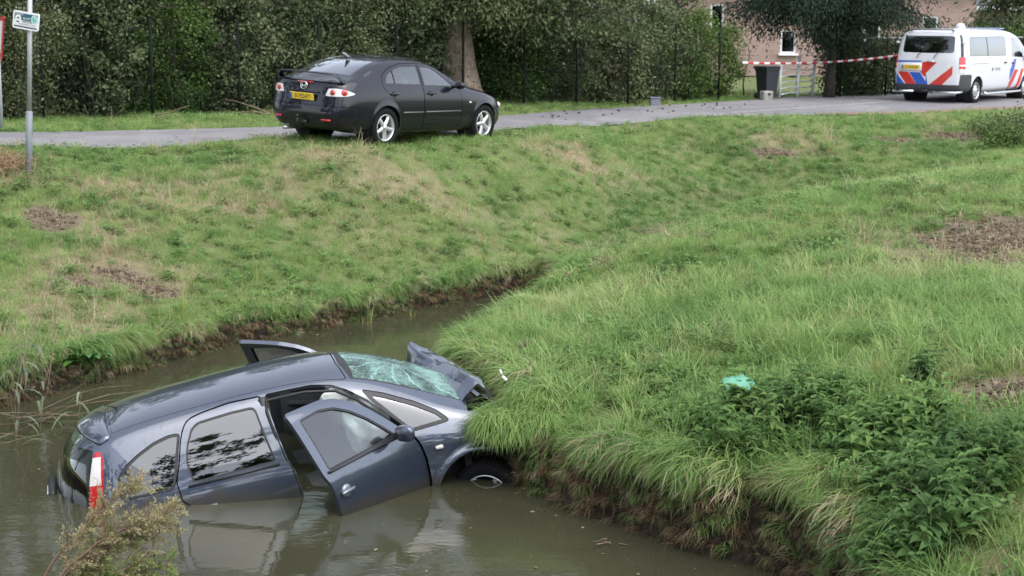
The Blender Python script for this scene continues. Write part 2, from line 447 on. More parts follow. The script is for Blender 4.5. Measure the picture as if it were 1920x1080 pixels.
# ------------------------------------------------------------------ the hatchback lying in the ditch
def car_paint(name, col, metal, rough, coat=1., dirt=None, noise=0.25, croug=.18, cior=1.6):
    m = bpy.data.materials.new(name); m.use_nodes = True; nt = m.node_tree; b = nt.nodes['Principled BSDF']
    b.inputs['Roughness'].default_value = rough; b.inputs['Metallic'].default_value = metal
    b.inputs['Coat Weight'].default_value = coat; b.inputs['Coat Roughness'].default_value = .03; b.inputs['Coat IOR'].default_value = cior
    tc = nt.nodes.new('ShaderNodeTexCoord'); n = nt.nodes.new('ShaderNodeTexNoise'); n.inputs['Scale'].default_value = 2.2; n.inputs['Detail'].default_value = 7; n.inputs['Roughness'].default_value = .65
    nt.links.new(tc.outputs['Object'], n.inputs['Vector'])
    r = nt.nodes.new('ShaderNodeMapRange'); r.inputs['From Min'].default_value = .45; r.inputs['From Max'].default_value = .75; r.inputs['To Max'].default_value = noise
    nt.links.new(n.outputs['Fac'], r.inputs['Value'])
    mx = nt.nodes.new('ShaderNodeMix'); mx.data_type = 'RGBA'; mx.inputs['A'].default_value = (*col, 1); mx.inputs['B'].default_value = (*(dirt or (.10, .095, .085)), 1)
    nt.links.new(r.outputs[0], mx.inputs['Factor']); nt.links.new(mx.outputs['Result'], b.inputs['Base Color'])
    r2 = nt.nodes.new('ShaderNodeMapRange'); r2.inputs['From Min'].default_value = .4; r2.inputs['From Max'].default_value = .8; r2.inputs['To Min'].default_value = .03; r2.inputs['To Max'].default_value = croug
    nt.links.new(n.outputs['Fac'], r2.inputs['Value']); nt.links.new(r2.outputs[0], b.inputs['Coat Roughness'])
    if name.startswith('slate'):      # tide line and silt left by the ditch water
        ge = nt.nodes.new('ShaderNodeNewGeometry'); sx = nt.nodes.new('ShaderNodeSeparateXYZ'); nt.links.new(ge.outputs['Position'], sx.inputs[0])
        n3 = nt.nodes.new('ShaderNodeTexNoise'); n3.inputs['Scale'].default_value = 9; n3.inputs['Detail'].default_value = 8; nt.links.new(ge.outputs['Position'], n3.inputs['Vector'])
        ad = nt.nodes.new('ShaderNodeMath'); ad.operation = 'MULTIPLY_ADD'; ad.inputs[1].default_value = -.22; nt.links.new(n3.outputs['Fac'], ad.inputs[0]); nt.links.new(sx.outputs['Z'], ad.inputs[2])
        r4 = nt.nodes.new('ShaderNodeMapRange'); r4.inputs['From Min'].default_value = -.09; r4.inputs['From Max'].default_value = .02; r4.inputs['To Min'].default_value = .75; r4.inputs['To Max'].default_value = 0; nt.links.new(ad.outputs[0], r4.inputs['Value'])
        mp = nt.nodes.new('ShaderNodeMapping'); mp.inputs['Scale'].default_value = (26, 26, 3.5); nt.links.new(tc.outputs['Object'], mp.inputs['Vector'])
        n4 = nt.nodes.new('ShaderNodeTexNoise'); n4.inputs['Scale'].default_value = 1.; n4.inputs['Detail'].default_value = 5; nt.links.new(mp.outputs[0], n4.inputs['Vector'])
        r5 = nt.nodes.new('ShaderNodeMapRange'); r5.inputs['From Min'].default_value = .60; r5.inputs['From Max'].default_value = .75; r5.inputs['To Max'].default_value = .55; nt.links.new(n4.outputs['Fac'], r5.inputs['Value'])
        mxf = nt.nodes.new('ShaderNodeMath'); mxf.operation = 'MAXIMUM'; nt.links.new(r4.outputs[0], mxf.inputs[0]); nt.links.new(r5.outputs[0], mxf.inputs[1])
        m3 = nt.nodes.new('ShaderNodeMix'); m3.data_type = 'RGBA'; nt.links.new(mxf.outputs[0], m3.inputs['Factor']); nt.links.new(mx.outputs['Result'], m3.inputs['A']); m3.inputs['B'].default_value = (.085, .075, .058, 1)
        nt.links.new(m3.outputs['Result'], b.inputs['Base Color'])
        iv = nt.nodes.new('ShaderNodeMath'); iv.operation = 'SUBTRACT'; iv.inputs[0].default_value = 1; nt.links.new(mxf.outputs[0], iv.inputs[1]); nt.links.new(iv.outputs[0], b.inputs['Coat Weight'])
    MAT[name] = m
    return m

car_paint('slate_paint', (.048, .064, .103), .6, .36, noise=.28, croug=.09, cior=1.9)
mat('lamp_red', (.45, .008, .012), .12, coat=1.); mat('lamp_white', (.62, .60, .58), .15, coat=1.)
mat('bag_cloth', (.78, .82, .78), .9, var=.15, vscale=9, bump=.5, bscale=14)
mat('amber', (.6, .45, .3), .2, coat=1.)

def meriva_ctrl():
    base = dict(y=[.58, .765, .828, .846, .832, .795, .715, .630, .565, .32, 0])
    def st(x, z, y=None, dx=None):
        y = y or base['y']; dx = dx or [0] * 11
        xs = x if isinstance(x, list) else [x] * 11
        return [(xs[j] + dx[j], y[j], z[j]) for j in range(11)]
    S = []
    zr = [.25, .27, .43, .63, .85, 1.0, 1.22, 1.39, 1.485, 1.525, 1.535]
    xc = [-.55, -.66, -.73, -.75, -.75, -.745, -.70, -.59, -.45, -.38, -.34]
    S.append(st(xc, zr, [0] * 11))
    S.append(st([a + .015 for a in xc], zr, [.28, .34, .38, .38, .37, .36, .33, .31, .28, .15, 0]))
    S.append(st([-.46, -.52, -.56, -.58, -.575, -.565, -.525, -.445, -.375, -.34, -.31], zr, [.46, .59, .64, .65, .64, .62, .575, .53, .48, .27, 0]))
    S.append(st([-.36, -.38, -.40, -.41, -.40, -.385, -.345, -.295, -.28, -.27, -.26], zr, [.53, .70, .77, .785, .775, .745, .675, .60, .545, .31, 0]))
    S.append(st(-.16, [.23, .25, .41, .62, .85, 1.01, 1.23, 1.41, 1.51, 1.56, 1.57], [.56, .745, .81, .83, .82, .785, .705, .625, .56, .32, 0]))
    S.append(st(.08, [.22, .24, .40, .62, .85, 1.01, 1.23, 1.42, 1.53, 1.585, 1.60], [.57, .76, .825, .845, .83, .79, .712, .63, .565, .32, 0]))
    S.append(st(.35, [.22, .24, .40, .62, .85, 1.0, 1.22, 1.42, 1.535, 1.595, 1.61]))
    S.append(st(.8, [.22, .24, .40, .62, .85, .99, 1.22, 1.42, 1.54, 1.605, 1.62]))
    S.append(st(1.2, [.22, .24, .40, .62, .85, .98, 1.21, 1.41, 1.53, 1.60, 1.615]))
    S.append(st(1.6, [.22, .24, .40, .62, .85, .97, 1.18, 1.37, 1.485, 1.575, 1.59], dx=[0] * 9 + [.08, .12]))
    S.append(st(1.95, [.22, .24, .40, .62, .84, .95, 1.12, 1.26, 1.36, 1.46, 1.48], [.58, .765, .828, .846, .832, .795, .73, .665, .605, .34, 0], [0] * 9 + [.12, .18]))
    S.append(st(2.35, [.22, .24, .40, .62, .83, .93, 1.02, 1.09, 1.15, 1.24, 1.255], [.58, .765, .828, .846, .83, .795, .755, .715, .665, .38, 0], [0] * 9 + [.14, .20]))
    S.append(st(2.68, [.22, .24, .40, .62, .80, .88, .935, .965, .99, 1.045, 1.055], [.58, .765, .828, .845, .825, .79, .76, .725, .685, .39, 0], [0] * 9 + [.10, .14]))
    S.append(st(3.05, [.22, .24, .40, .60, .76, .82, .86, .88, .895, .93, .94], [.55, .74, .80, .82, .79, .755, .725, .69, .64, .36, 0]))
    S.append(st([3.20, 3.28, 3.30, 3.28, 3.25, 3.24, 3.22, 3.20, 3.19, 3.22, 3.23], [.22, .24, .40, .57, .68, .73, .77, .79, .81, .85, .86], [.45, .62, .68, .69, .67, .65, .62, .58, .52, .30, 0]))
    S.append(st([3.28, 3.36, 3.40, 3.38, 3.33, 3.31, 3.29, 3.28, 3.27, 3.28, 3.29], [.22, .24, .40, .56, .66, .70, .74, .76, .78, .82, .83], [.24, .34, .37, .37, .36, .35, .33, .31, .28, .15, 0]))
    S.append(st([3.30, 3.39, 3.43, 3.41, 3.36, 3.33, 3.31, 3.30, 3.29, 3.30, 3.31], [.22, .24, .40, .56, .66, .70, .74, .76, .78, .82, .83], [0] * 11))
    return S

def cracked():
    m = bpy.data.materials.new('shattered_glass'); m.use_nodes = True; nt = m.node_tree; nt.nodes.clear(); out = nt.nodes.new('ShaderNodeOutputMaterial')
    co = nt.nodes.new('ShaderNodeTexCoord').outputs['Object']
    v = nt.nodes.new('ShaderNodeTexVoronoi'); v.feature = 'DISTANCE_TO_EDGE'; v.inputs['Scale'].default_value = 30; v.inputs['Randomness'].default_value = 1; nt.links.new(co, v.inputs['Vector'])
    n = nt.nodes.new('ShaderNodeTexNoise'); n.inputs['Scale'].default_value = 3.2; n.inputs['Detail'].default_value = 6; n.inputs['Roughness'].default_value = .7; nt.links.new(co, n.inputs['Vector'])
    a = nt.nodes.new('ShaderNodeMapRange'); a.inputs['From Min'].default_value = .0; a.inputs['From Max'].default_value = .10; a.inputs['To Min'].default_value = .28; a.inputs['To Max'].default_value = 0.; nt.links.new(v.outputs['Distance'], a.inputs['Value'])
    c = nt.nodes.new('ShaderNodeMapRange'); c.inputs['From Min'].default_value = .38; c.inputs['From Max'].default_value = .62; c.inputs['To Min'].default_value = .08; c.inputs['To Max'].default_value = .85; nt.links.new(n.outputs['Fac'], c.inputs['Value'])
    # rays running out from the blow
    sp = nt.nodes.new('ShaderNodeSeparateXYZ'); nt.links.new(co, sp.inputs[0])
    dx = nt.nodes.new('ShaderNodeMath'); dx.operation = 'SUBTRACT'; dx.inputs[1].default_value = 2.25; nt.links.new(sp.outputs['X'], dx.inputs[0])
    dy = nt.nodes.new('ShaderNodeMath'); dy.operation = 'ADD'; dy.inputs[1].default_value = .12; nt.links.new(sp.outputs['Y'], dy.inputs[0])
    an = nt.nodes.new('ShaderNodeMath'); an.operation = 'ARCTAN2'; nt.links.new(dy.outputs[0], an.inputs[0]); nt.links.new(dx.outputs[0], an.inputs[1])
    nz = nt.nodes.new('ShaderNodeMath'); nz.operation = 'MULTIPLY_ADD'; nz.inputs[1].default_value = .9; nt.links.new(n.outputs['Fac'], nz.inputs[0]); nt.links.new(an.outputs[0], nz.inputs[2])
    wv = nt.nodes.new('ShaderNodeMath'); wv.operation = 'MULTIPLY'; wv.inputs[1].default_value = 13.; nt.links.new(nz.outputs[0], wv.inputs[0])
    sn = nt.nodes.new('ShaderNodeMath'); sn.operation = 'SINE'; nt.links.new(wv.outputs[0], sn.inputs[0])
    ry = nt.nodes.new('ShaderNodeMapRange'); ry.inputs['From Min'].default_value = .90; ry.inputs['From Max'].default_value = 1.; ry.inputs['To Max'].default_value = .7; nt.links.new(sn.outputs[0], ry.inputs['Value'])
    mxa = nt.nodes.new('ShaderNodeMath'); mxa.operation = 'MAXIMUM'; nt.links.new(a.outputs[0], mxa.inputs[0]); nt.links.new(ry.outputs[0], mxa.inputs[1])
    ad = nt.nodes.new('ShaderNodeMath'); ad.use_clamp = True; nt.links.new(mxa.outputs[0], ad.inputs[0]); nt.links.new(c.outputs[0], ad.inputs[1])
    tr = nt.nodes.new('ShaderNodeBsdfTransparent'); tr.inputs[0].default_value = (.40, .55, .51, 1)
    df = nt.nodes.new('ShaderNodeBsdfDiffuse'); df.inputs[0].default_value = (.20, .34, .30, 1)
    mx = nt.nodes.new('ShaderNodeMixShader'); nt.links.new(ad.outputs[0], mx.inputs[0]); nt.links.new(tr.outputs[0], mx.inputs[1]); nt.links.new(df.outputs[0], mx.inputs[2])
    gl = nt.nodes.new('ShaderNodeBsdfGlossy'); gl.inputs['Roughness'].default_value = .12
    bp = nt.nodes.new('ShaderNodeBump'); bp.inputs['Strength'].default_value = .5; bp.inputs['Distance'].default_value = .01; nt.links.new(v.outputs['Distance'], bp.inputs['Height']); nt.links.new(bp.outputs[0], gl.inputs['Normal'])
    fr = nt.nodes.new('ShaderNodeFresnel'); fr.inputs['IOR'].default_value = 1.45
    m2 = nt.nodes.new('ShaderNodeMixShader'); nt.links.new(fr.outputs[0], m2.inputs[0]); nt.links.new(mx.outputs[0], m2.inputs[1]); nt.links.new(gl.outputs[0], m2.inputs[2]); nt.links.new(m2.outputs[0], out.inputs[0])
    return m

def build_meriva():
    root = empty('submerged_car', label='slate blue hatchback lying nose up in the ditch with its doors open', cat='car')
    root.matrix_world = car_frame((-2.9173, 13.2009, -.8892), .2846, -.2047, .0028)
    C = np.array(meriva_ctrl()); k = C[..., 0] > 2.9; C[..., 0] = np.where(k, 2.9 + (C[..., 0] - 2.9) * .42, C[..., 0]); b = bspline_shell(C, 230, 120)
    arch_flare(b.V, 2.63, .31, .36); arch_flare(b.V, 0., .31, .36)
    b.N = vnormals(b.V, b.F); b.N[np.abs(b.V[:, 1]) < 1e-4, 1] = 0; b.N /= np.linalg.norm(b.N, axis=1)[:, None] + 1e-12
    P, G = 'slate_paint', 'black_plastic'
    side = both(vless(8.05), umore(3.0))
    parts = []
    # wheel openings
    for cx in (0., 2.63):
        f = np.maximum(np.hypot(b.V[:, 0] - cx, b.V[:, 2] - .31) - .345, (b.UV[:, 1] - 6) * .2)
        _, b = split(b, f)
    # front door opening
    fd_poly = [(1.075, 1.515), (1.275, 1.505), (1.475, 1.49), (1.635, 1.45), (1.755, 1.385), (1.895, 1.27), (2.035, 1.11), (2.165, 0.955), (2.225, 0.84), (2.25, 0.7), (2.25, 0.5), (2.215, 0.3), (2.115, 0.265), (1.415, 0.255), (1.205, 0.27), (1.18, 0.4), (1.185, 0.7), (1.17, 0.9), (1.135, 0.98), (1.105, 1.2), (1.085, 1.4)]
    rd_poly = [(1.045, 1.515), (0.78, 1.525), (0.55, 1.51), (0.43, 1.49), (0.375, 1.44), (0.33, 1.35), (0.28, 1.2), (0.22, 1.05), (0.23, 0.9), (0.33, 0.8), (0.4, 0.7), (0.45, 0.55), (0.49, 0.35), (0.55, 0.265), (1.065, 0.255), (1.145, 0.28), (1.16, 0.5), (1.165, 0.75), (1.145, 0.93), (1.115, 0.99), (1.085, 1.2), (1.06, 1.44)]
    fdoor, b = cut(b, fd_poly, gap=.005, mask=side, sm=1)
    rdoor, b = cut(b, rd_poly, gap=.005, mask=side, sm=1)
    # windows in the doors
    fw_poly = [(1.17, 1.43), (1.40, 1.435), (1.56, 1.40), (1.70, 1.32), (1.83, 1.21), (1.95, 1.08), (2.03, .985), (1.21, 1.0)]
    rw_poly = [(0.435, 1.42), (0.495, 1.455), (0.775, 1.465), (0.955, 1.46), (0.98, 1.43), (1.005, 1.2), (1.035, 1.005), (0.345, 1.015), (0.33, 1.18), (0.365, 1.3)]
    fwin, fdoor = cut(fdoor, fw_poly, gap=0, sm=2)
    rwin, rdoor = cut(rdoor, rw_poly, gap=0, sm=2)
    fgl, frim = ring(fwin, fw_poly, .014); rgl, rrim = ring(rwin, rw_poly, .014)
    # quarter windows
    cq = [(0.345, 1.41), (0.245, 1.415), (0.115, 1.39), (-0.025, 1.335), (-0.145, 1.27), (-0.22, 1.19), (-0.24, 1.1), (-0.225, 1.02), (0.175, 1.005), (0.215, 1.05), (0.265, 1.2), (0.315, 1.34)]
    aq = [(1.86, 1.365), (2.04, 1.29), (2.27, 1.165), (2.44, 1.05), (2.515, .965), (2.50, .945), (2.17, .945), (2.03, 1.12), (1.92, 1.26)]
    cqw, b = cut(b, cq, gap=.002, mask=both(vless(7.6), umore(3.2)))
    aqw, b = cut(b, aq, gap=.002, mask=vless(7.9), sm=1)
    cgl, crim = ring(cqw, cq, .02, mask=both(vless(7.6), umore(3.2))); agl, arim = ring(aqw, aq, .03, mask=vless(7.9), sm=1)
    # windscreen, roof, rear window, bonnet by station / row
    ws = [(9.5, 8.32), (9.22, 9.2), (9.12, 10.6), (12.0, 10.6), (12.0, 8.35)]
    wsm, b = cut(b, ws, 'uv', .0, sm=0)
    wgl, wrim = split(wsm, np.maximum(np.maximum(9.58 - .18 * (wsm.UV[:, 1] - 8.3) - wsm.UV[:, 0], wsm.UV[:, 0] - 11.9), 8.40 - wsm.UV[:, 1]))
    rf = [(3.75, 8.25), (3.75, 10.6), (9.07, 10.6), (9.18, 9.2), (9.42, 8.25)]
    roof, b = cut(b, rf, 'uv', .012, sm=0)
    bon = [(12.1, 7.2), (12.1, 10.6), (15.0, 10.6), (15.0, 7.2)]
    _, b = cut(b, bon, 'uv', .01, sm=0)
    # tail lamp on the rear corner, rear window
    lamp_poly = [(2.55, 1.405), (2.95, 1.42), (3.12, 1.36), (3.08, 1.2), (2.98, 1.05), (2.90, .88), (2.85, .80), (2.35, .80), (2.38, 1.0), (2.47, 1.2)]
    class UZ: pass
    def fuz(m, poly, sm=1): 
        return poly_sdf(np.stack([m.UV[:, 0] * .3, m.V[:, 2]], 1), smooth_poly([(a * .3, c) for a, c in poly], sm)) + 0 * m.V[:, 0]
    f = np.maximum(fuz(b, lamp_poly), (b.UV[:, 0] - 4) * .2)
    lamp, b = split(b, f)
    lw, lr = split(lamp, np.maximum(1.17 - lamp.V[:, 2], lamp.V[:, 2] - 1.375)); 
    lw, le = split(lw, (lw.UV[:, 0] - 2.98) * .3)
    rwp = [(-1, 1.36), (1.6, 1.36), (2.25, 1.33), (2.33, 1.15), (2.25, 1.0), (1.6, .97), (-1, .97)]
    f = np.maximum(fuz(b, rwp), (b.UV[:, 0] - 3) * .2)
    rwin2, b = split(b, f)
    # the dark tailgate glass reaches round to the lamps: a border of the same glass
    tg, b = split(b, np.maximum(np.maximum(fuz(b, [(-1, 1.44), (1.8, 1.44), (3.0, 1.42), (3.0, .80), (-1, .80)], 0), (b.UV[:, 0] - 2.50) * .3), .80 - b.V[:, 2]))
    sobj('body', [(flange(b, .035), 0)], [MAT[P]], root, True)
    sobj('roof_panel', [(flange(roof, .01), 0)], [MAT[P]], root, True)
    sobj('windscreen', [(offset(wgl, -.004), 0), (wrim, 1)], [cracked(), MAT[G]], root, True)['label'] = 'shattered greenish windscreen'
    sobj('tailgate', [(flange(tg, .02), 0)], [mat('gate_gloss', (.010, .016, .014), .12, spec=.4)], root, True)
    sobj('rear_window', [(offset(rwin2, -.003), 0)], [MAT['tint_glass']], root, True)
    for sd, fn in ((1, lambda m: m), (-1, mirror)):
        L = sobj('tail_lamp', [(fn(flange(lr, .02)), 0), (fn(lw), 1), (fn(le), 0)], [MAT['lamp_red'], MAT['lamp_white']], root)
        for nm, gl, rm in (('rear_quarter_window', cgl, crim), ('front_quarter_window', agl, arim)):
            q = sobj(nm, [(fn(offset(gl, -.012)), 0)], [MAT['tint_glass'] if nm[0] == 'r' else MAT['quarter_glass']], root)
            sobj('frame', [(fn(flange(offset(rm, -.003), .02)), 0)], [MAT[G]], q)
        # rear door
        d = sobj('rear_door', [(fn(thick(rdoor, .04)), 0)], [MAT[P]], root)
        sobj('window', [(fn(offset(rgl, -.014)), 0)], [MAT['tint_glass']], d)
        sobj('window_frame', [(fn(flange(offset(rrim, -.004), .02)), 0)], [MAT[G]], d)
        mb = MB(); mb.tube([(.30, sd * .798, 1.0), (.7, sd * .803, .992), (1.05, sd * .805, .985)], .011, 8); mb.build('belt_moulding', [MAT[G]], d, True)
        hb = MB(); hb.box((.40, sd * .845, .80), (.20, .03, .045), 0, None, .012); hb.build('handle', [MAT[P]], d, True)
        # front door, swung open about its front edge
        hinge = Vector((2.20, sd * .83, .6))
        d = sobj('front_door', [(fn(thick(fdoor, .034)), 0)], [MAT[P], MAT['interior_black']], root, False, tuple(hinge))
        def rel(o): o.location = o.location - hinge; return o
        rel(sobj('window', [(fn(offset(fgl, -.016)), 0)], [MAT['mid_glass']], d)); rel(sobj('window_frame', [(fn(flange(offset(frim, -.004), .02)), 0)], [MAT[G]], d))
        mb = MB(); mb.tube([(1.20, sd * .803, .993), (1.6, sd * .803, .985), (2.05, sd * .803, .97)], .012, 8); rel(mb.build('belt_moulding', [MAT[G]], d, True))
        mb = MB(); mb.tube([(1.58, sd * .853, .47), (2.05, sd * .853, .47)], .008, 6); rel(mb.build('side_moulding', [MAT['chrome']], d, True))
        mb = MB(); mb.lathe([(.055, 0), (.05, .012), (.035, .02), (0.001, .022)], 20, M=Matrix.Translation((1.30, sd * .832, .80)) @ Matrix.Scale(sd, 4, (0, 1, 0))); mb.box((1.30, sd * .862, .80), (.15, .02, .032), 0, None, .009)
        rel(mb.build('handle', [mat('handle_paint', (.16, .18, .22), .3, metal=.4, coat=1.)], d, True))
        mb = MB(); mb.box((1.72, sd * .76, .62), (.80, .05, .55), 0, None, .02); mb.box((1.62, sd * .73, .80), (.45, .06, .05), 0, None, .02); rel(mb.build('door_card', [MAT['interior_grey']], d, True))
        # mirror
        mb = MB()
        for i, (xx, ry, rz) in enumerate(((0, .02, .02), (.02, .075, .062), (.06, .098, .078), (.10, .098, .078), (.115, .09, .07))): pass
        prof = ((.0, .03), (.02, .07), (.06, .092), (.10, .095), (.12, .088)); V = []; n = 16
        for (xx, rr) in prof:
            for k in range(n):
                w = 2 * PI * k / n; V.append((2.03 - xx * .8, sd * (.945 + rr * .95 * np.sign(math.cos(w)) * abs(math.cos(w)) ** .6), 1.035 + rr * .72 * np.sign(math.sin(w)) * abs(math.sin(w)) ** .6))
        mb.add(V, [[i * n + k, i * n + (k + 1) % n, (i + 1) * n + (k + 1) % n, (i + 1) * n + k] for i in range(4) for k in range(n)] + [list(range(n))[::-1], [4 * n + k for k in range(n)]])
        mb.tube([(2.02, sd * .80, 1.0), (2.0, sd * .90, 1.02)], .03, 8, 1)
        rel(mb.build('mirror', [MAT[P], MAT[G]], d, True))
        ang = math.radians(MER_DOOR[sd])
        d.rotation_euler = (0, 0, ang)
        if sd > 0: d.rotation_euler = (math.radians(4), math.radians(6.5), ang); d.location = d.location + Vector((-.06, .02, .06))
    # indicator
    for sd in (1, -1):
        mb = MB(); mb.box((2.37, sd * .853, .77), (.07, .02, .035), 0, None, .009); mb.build('side_indicator', [MAT['lamp_white']], root, True)
    # antenna foot
    mb = MB(); mb.tube([(-.10, 0, 1.585), (-.12, 0, 1.605), (-.17, 0, 1.622)], [.014, .009, .003], 8); mb.build('antenna', [MAT['rubber']], root, True)
    # tailgate handle bar
    mb = MB(); mb.box((-.765, .02, 1.06), (.07, .50, .07), 0, None, .02); mb.box((-.80, .02, 1.075), (.014, .44, .022), 1, None, .005); mb.build('tailgate_handle', [MAT[G], MAT['chrome']], root, True)
    # rear spoiler lip
    V, F = [], []; n = 31
    for i in range(n):
        t = i / (n - 1) * 2 - 1; y = t * .545; x1 = -.455 + .15 * t * t; x0 = -.20; zt = 1.545 - .055 * t * t
        for (xx, zz) in ((x0, zt + .022), (x0 * .55 + x1 * .45, zt + .016), (x1 + .02, zt - .012), (x1, zt - .026), (x1 + .03, zt - .045), (x0, zt - .02)): V.append((xx, y, zz))
    for i in range(n - 1):
        for k in range(6): F.append([i * 6 + k, (i + 1) * 6 + k, (i + 1) * 6 + (k + 1) % 6, i * 6 + (k + 1) % 6])
    F += [list(range(6)), [(n - 1) * 6 + k for k in range(6)][::-1]]
    link('spoiler', newmesh('spoiler', V, F, MAT[P]), root)
    # interior: floor, seats, dashboard, pillar trim
    mb = MB(); mb.box((1.1, 0, .30), (3.3, 1.42, .05)); mb.box((-.30, 0, .62), (.05, 1.3, .6)); mb.box((2.62, 0, .65), (.06, 1.4, .65)); mb.build('floor_pan', [MAT['interior_black']], root)
    mb = MB(); mb.box((2.35, 0, .88), (.55, 1.38, .16), 0, None, .05); mb.box((2.18, 0, .70), (.25, 1.30, .3), 0, None, .05); mb.build('dashboard', [MAT['interior_black']], root, True)
    for sy in (-.36, .36):
        mb = MB(); mb.box((1.30, sy, .56), (.52, .50, .16), 0, None, .06)
        mb.box((1.00, sy, .88), (.16, .48, .62), 0, Matrix.Rotation(math.radians(-14), 3, 'Y'), .06)
        mb.box((.90, sy, 1.27), (.09, .26, .17), 0, Matrix.Rotation(math.radians(-10), 3, 'Y'), .035)
        mb.build('seat', [MAT['interior_grey']], root, True)
    mb = MB(); mb.box((.38, 0, .56), (.5, 1.25, .16), 0, None, .06); mb.box((.12, 0, .86), (.15, 1.25, .58), 0, Matrix.Rotation(math.radians(-16), 3, 'Y'), .05); mb.build('rear_seat', [MAT['interior_grey']], root, True)
    # deployed airbags: crumpled cushions
    def bag(c, r, name, seed):
        V, F = [], []; nu, nv = 28, 18
        for i in range(nv + 1):
            for j in range(nu):
                a = PI * i / nv; w = 2 * PI * j / nu
                d = Vector((math.sin(a) * math.cos(w), math.sin(a) * math.sin(w), math.cos(a)))
                k = 1 + .30 * (mnoise.noise(d * 2.2 + Vector((seed, 0, 0)))) + .13 * mnoise.noise(d * 6 + Vector((0, seed, 0))) - .1 * abs(mnoise.noise(d * 4 + Vector((0, 0, seed))))
                V.append((c[0] + d.x * r[0] * k, c[1] + d.y * r[1] * k, c[2] + d.z * r[2] * k))
        for i in range(nv):
            for j in range(nu): F.append([i * nu + j, (i + 1) * nu + j, (i + 1) * nu + (j + 1) % nu, i * nu + (j + 1) % nu])
        o = link(name, newmesh(name, V, F, MAT['bag_cloth']), root)
        return o
    bag((1.86, -.42, 1.04), (.19, .26, .28), 'airbag', 1.3)
    bag((1.80, .37, 1.02), (.14, .24, .24), 'airbag', 4.1)
    bag((1.66, -.52, 1.33), (.13, .03, .09), 'curtain_airbag', 7.7)
    mb = MB()
    mb.lathe([(.18 + .014 * math.cos(t), .014 * math.sin(t)) for t in np.linspace(0, 2 * PI, 9)], 32, 'x', M=Matrix.Translation((1.98, .37, .92)) @ Matrix.Rotation(math.radians(-22), 4, 'Y')); mb.tube([(1.98, .37, .92), (2.2, .37, .84)], .04, 8)
    mb.build('steering_wheel', [MAT['rubber']], root, True)
    # inner B pillar and roof rail liner in the door opening
    for sd in (1, -1):
        mb = MB(); mb.box((1.10, sd * .72, .62), (.10, .08, .70), 0, None, .02); mb.box((1.05, sd * .655, 1.24), (.07, .05, .56), 0, Matrix.Rotation(sd * math.radians(19), 3, 'X'), .015); mb.build('inner_pillar', [MAT['black_plastic']], root, True)
        mb = MB(); mb.tube([(1.12, sd * .80, .30), (1.16, sd * .79, .72), (1.09, sd * .765, 1.0), (1.06, sd * .65, 1.40), (1.08, sd * .60, 1.48), (1.4, sd * .60, 1.465), (1.65, sd * .60, 1.41), (1.80, sd * .625, 1.30), (1.98, sd * .68, 1.11), (2.13, sd * .76, .93)], .013, 8); mb.build('door_seal', [MAT['rubber']], root, True)
    # wheels
    for (cx, sd) in ((2.63, -1), (2.63, 1), (0, -1), (0, 1)):
        wheel(root, (cx + (.10 if cx else 0), sd * .725, .205 if cx else .305), .305, .19, .205, sd, 'five', steer=(math.radians(-30) if cx > 1 else 0), spin=.35)
    for cx in (0, 2.63):
        for sd in (-1, 1): mb = MB(); mb.lathe([(.001, sd * .52), (.36, sd * .52), (.36, sd * .80)], 28, M=Matrix.Translation((cx, 0, .32))); mb.build('wheel_liner', [MAT['interior_black']], root)
    # engine bay under the torn bonnet
    mb = MB(); mb.box((2.86, 0, .55), (.40, 1.1, .36), 0, None, .05); mb.box((2.84, .1, .76), (.3, .7, .08), 0, None, .03); mb.box((2.98, -.30, .76), (.16, .3, .12), 1, None, .02); mb.tube([(2.75, -.5, .80), (2.88, -.2, .86), (3.0, -.3, .80)], .03, 8); mb.build('engine', [MAT['interior_black'], MAT['dark_metal']], root, True)
    # crumpled bonnet: a sheet folded up into a ridge
    build_bonnet(root)
    return root

def build_bonnet(root):
    # key rows from the windscreen edge (a) over the fold (b) down to the torn front edge (c), each from right (-y) to left (+y)
    rows = MER_BON
    A = np.array(rows, float)                       # (R, C, 3)
    R, Cn, _ = A.shape; nu, nv = 40, 46
    V = []
    def cr(P, t):                                   # linear with slight rounding
        n = len(P) - 1; t = t * n; i = min(int(t), n - 1); f = t - i; f2 = f * f * (3 - 2 * f); f = .65 * f + .35 * f2
        return P[i] * (1 - f) + P[i + 1] * f
    for i in range(nu):
        row = np.array([cr(A[:, c], i / (nu - 1)) for c in range(Cn)])
        for j in range(nv):
            p = cr(row, j / (nv - 1))
            d = .022 * mnoise.noise(Vector(p * 4.0)) + .012 * abs(mnoise.noise(Vector(p * 11)))
            V.append(p + np.array([d, 0, d]))
    V = np.array(V); F = []
    for i in range(nu - 1):
        for j in range(nv - 1):
            a = i * nv + j; F.append([a, a + 1, a + nv + 1]); F.append([a, a + nv + 1, a + nv])
    F = np.array(F)
    m = Shell(V, np.zeros((len(V), 2)), vnormals(V, F), F)
    sobj('bonnet', [(thick(m, .012), 0)], [MAT['slate_paint']], root)['label'] = 'crumpled bonnet folded up into a ridge'
MER_DOOR = {1: -27, -1: 36}
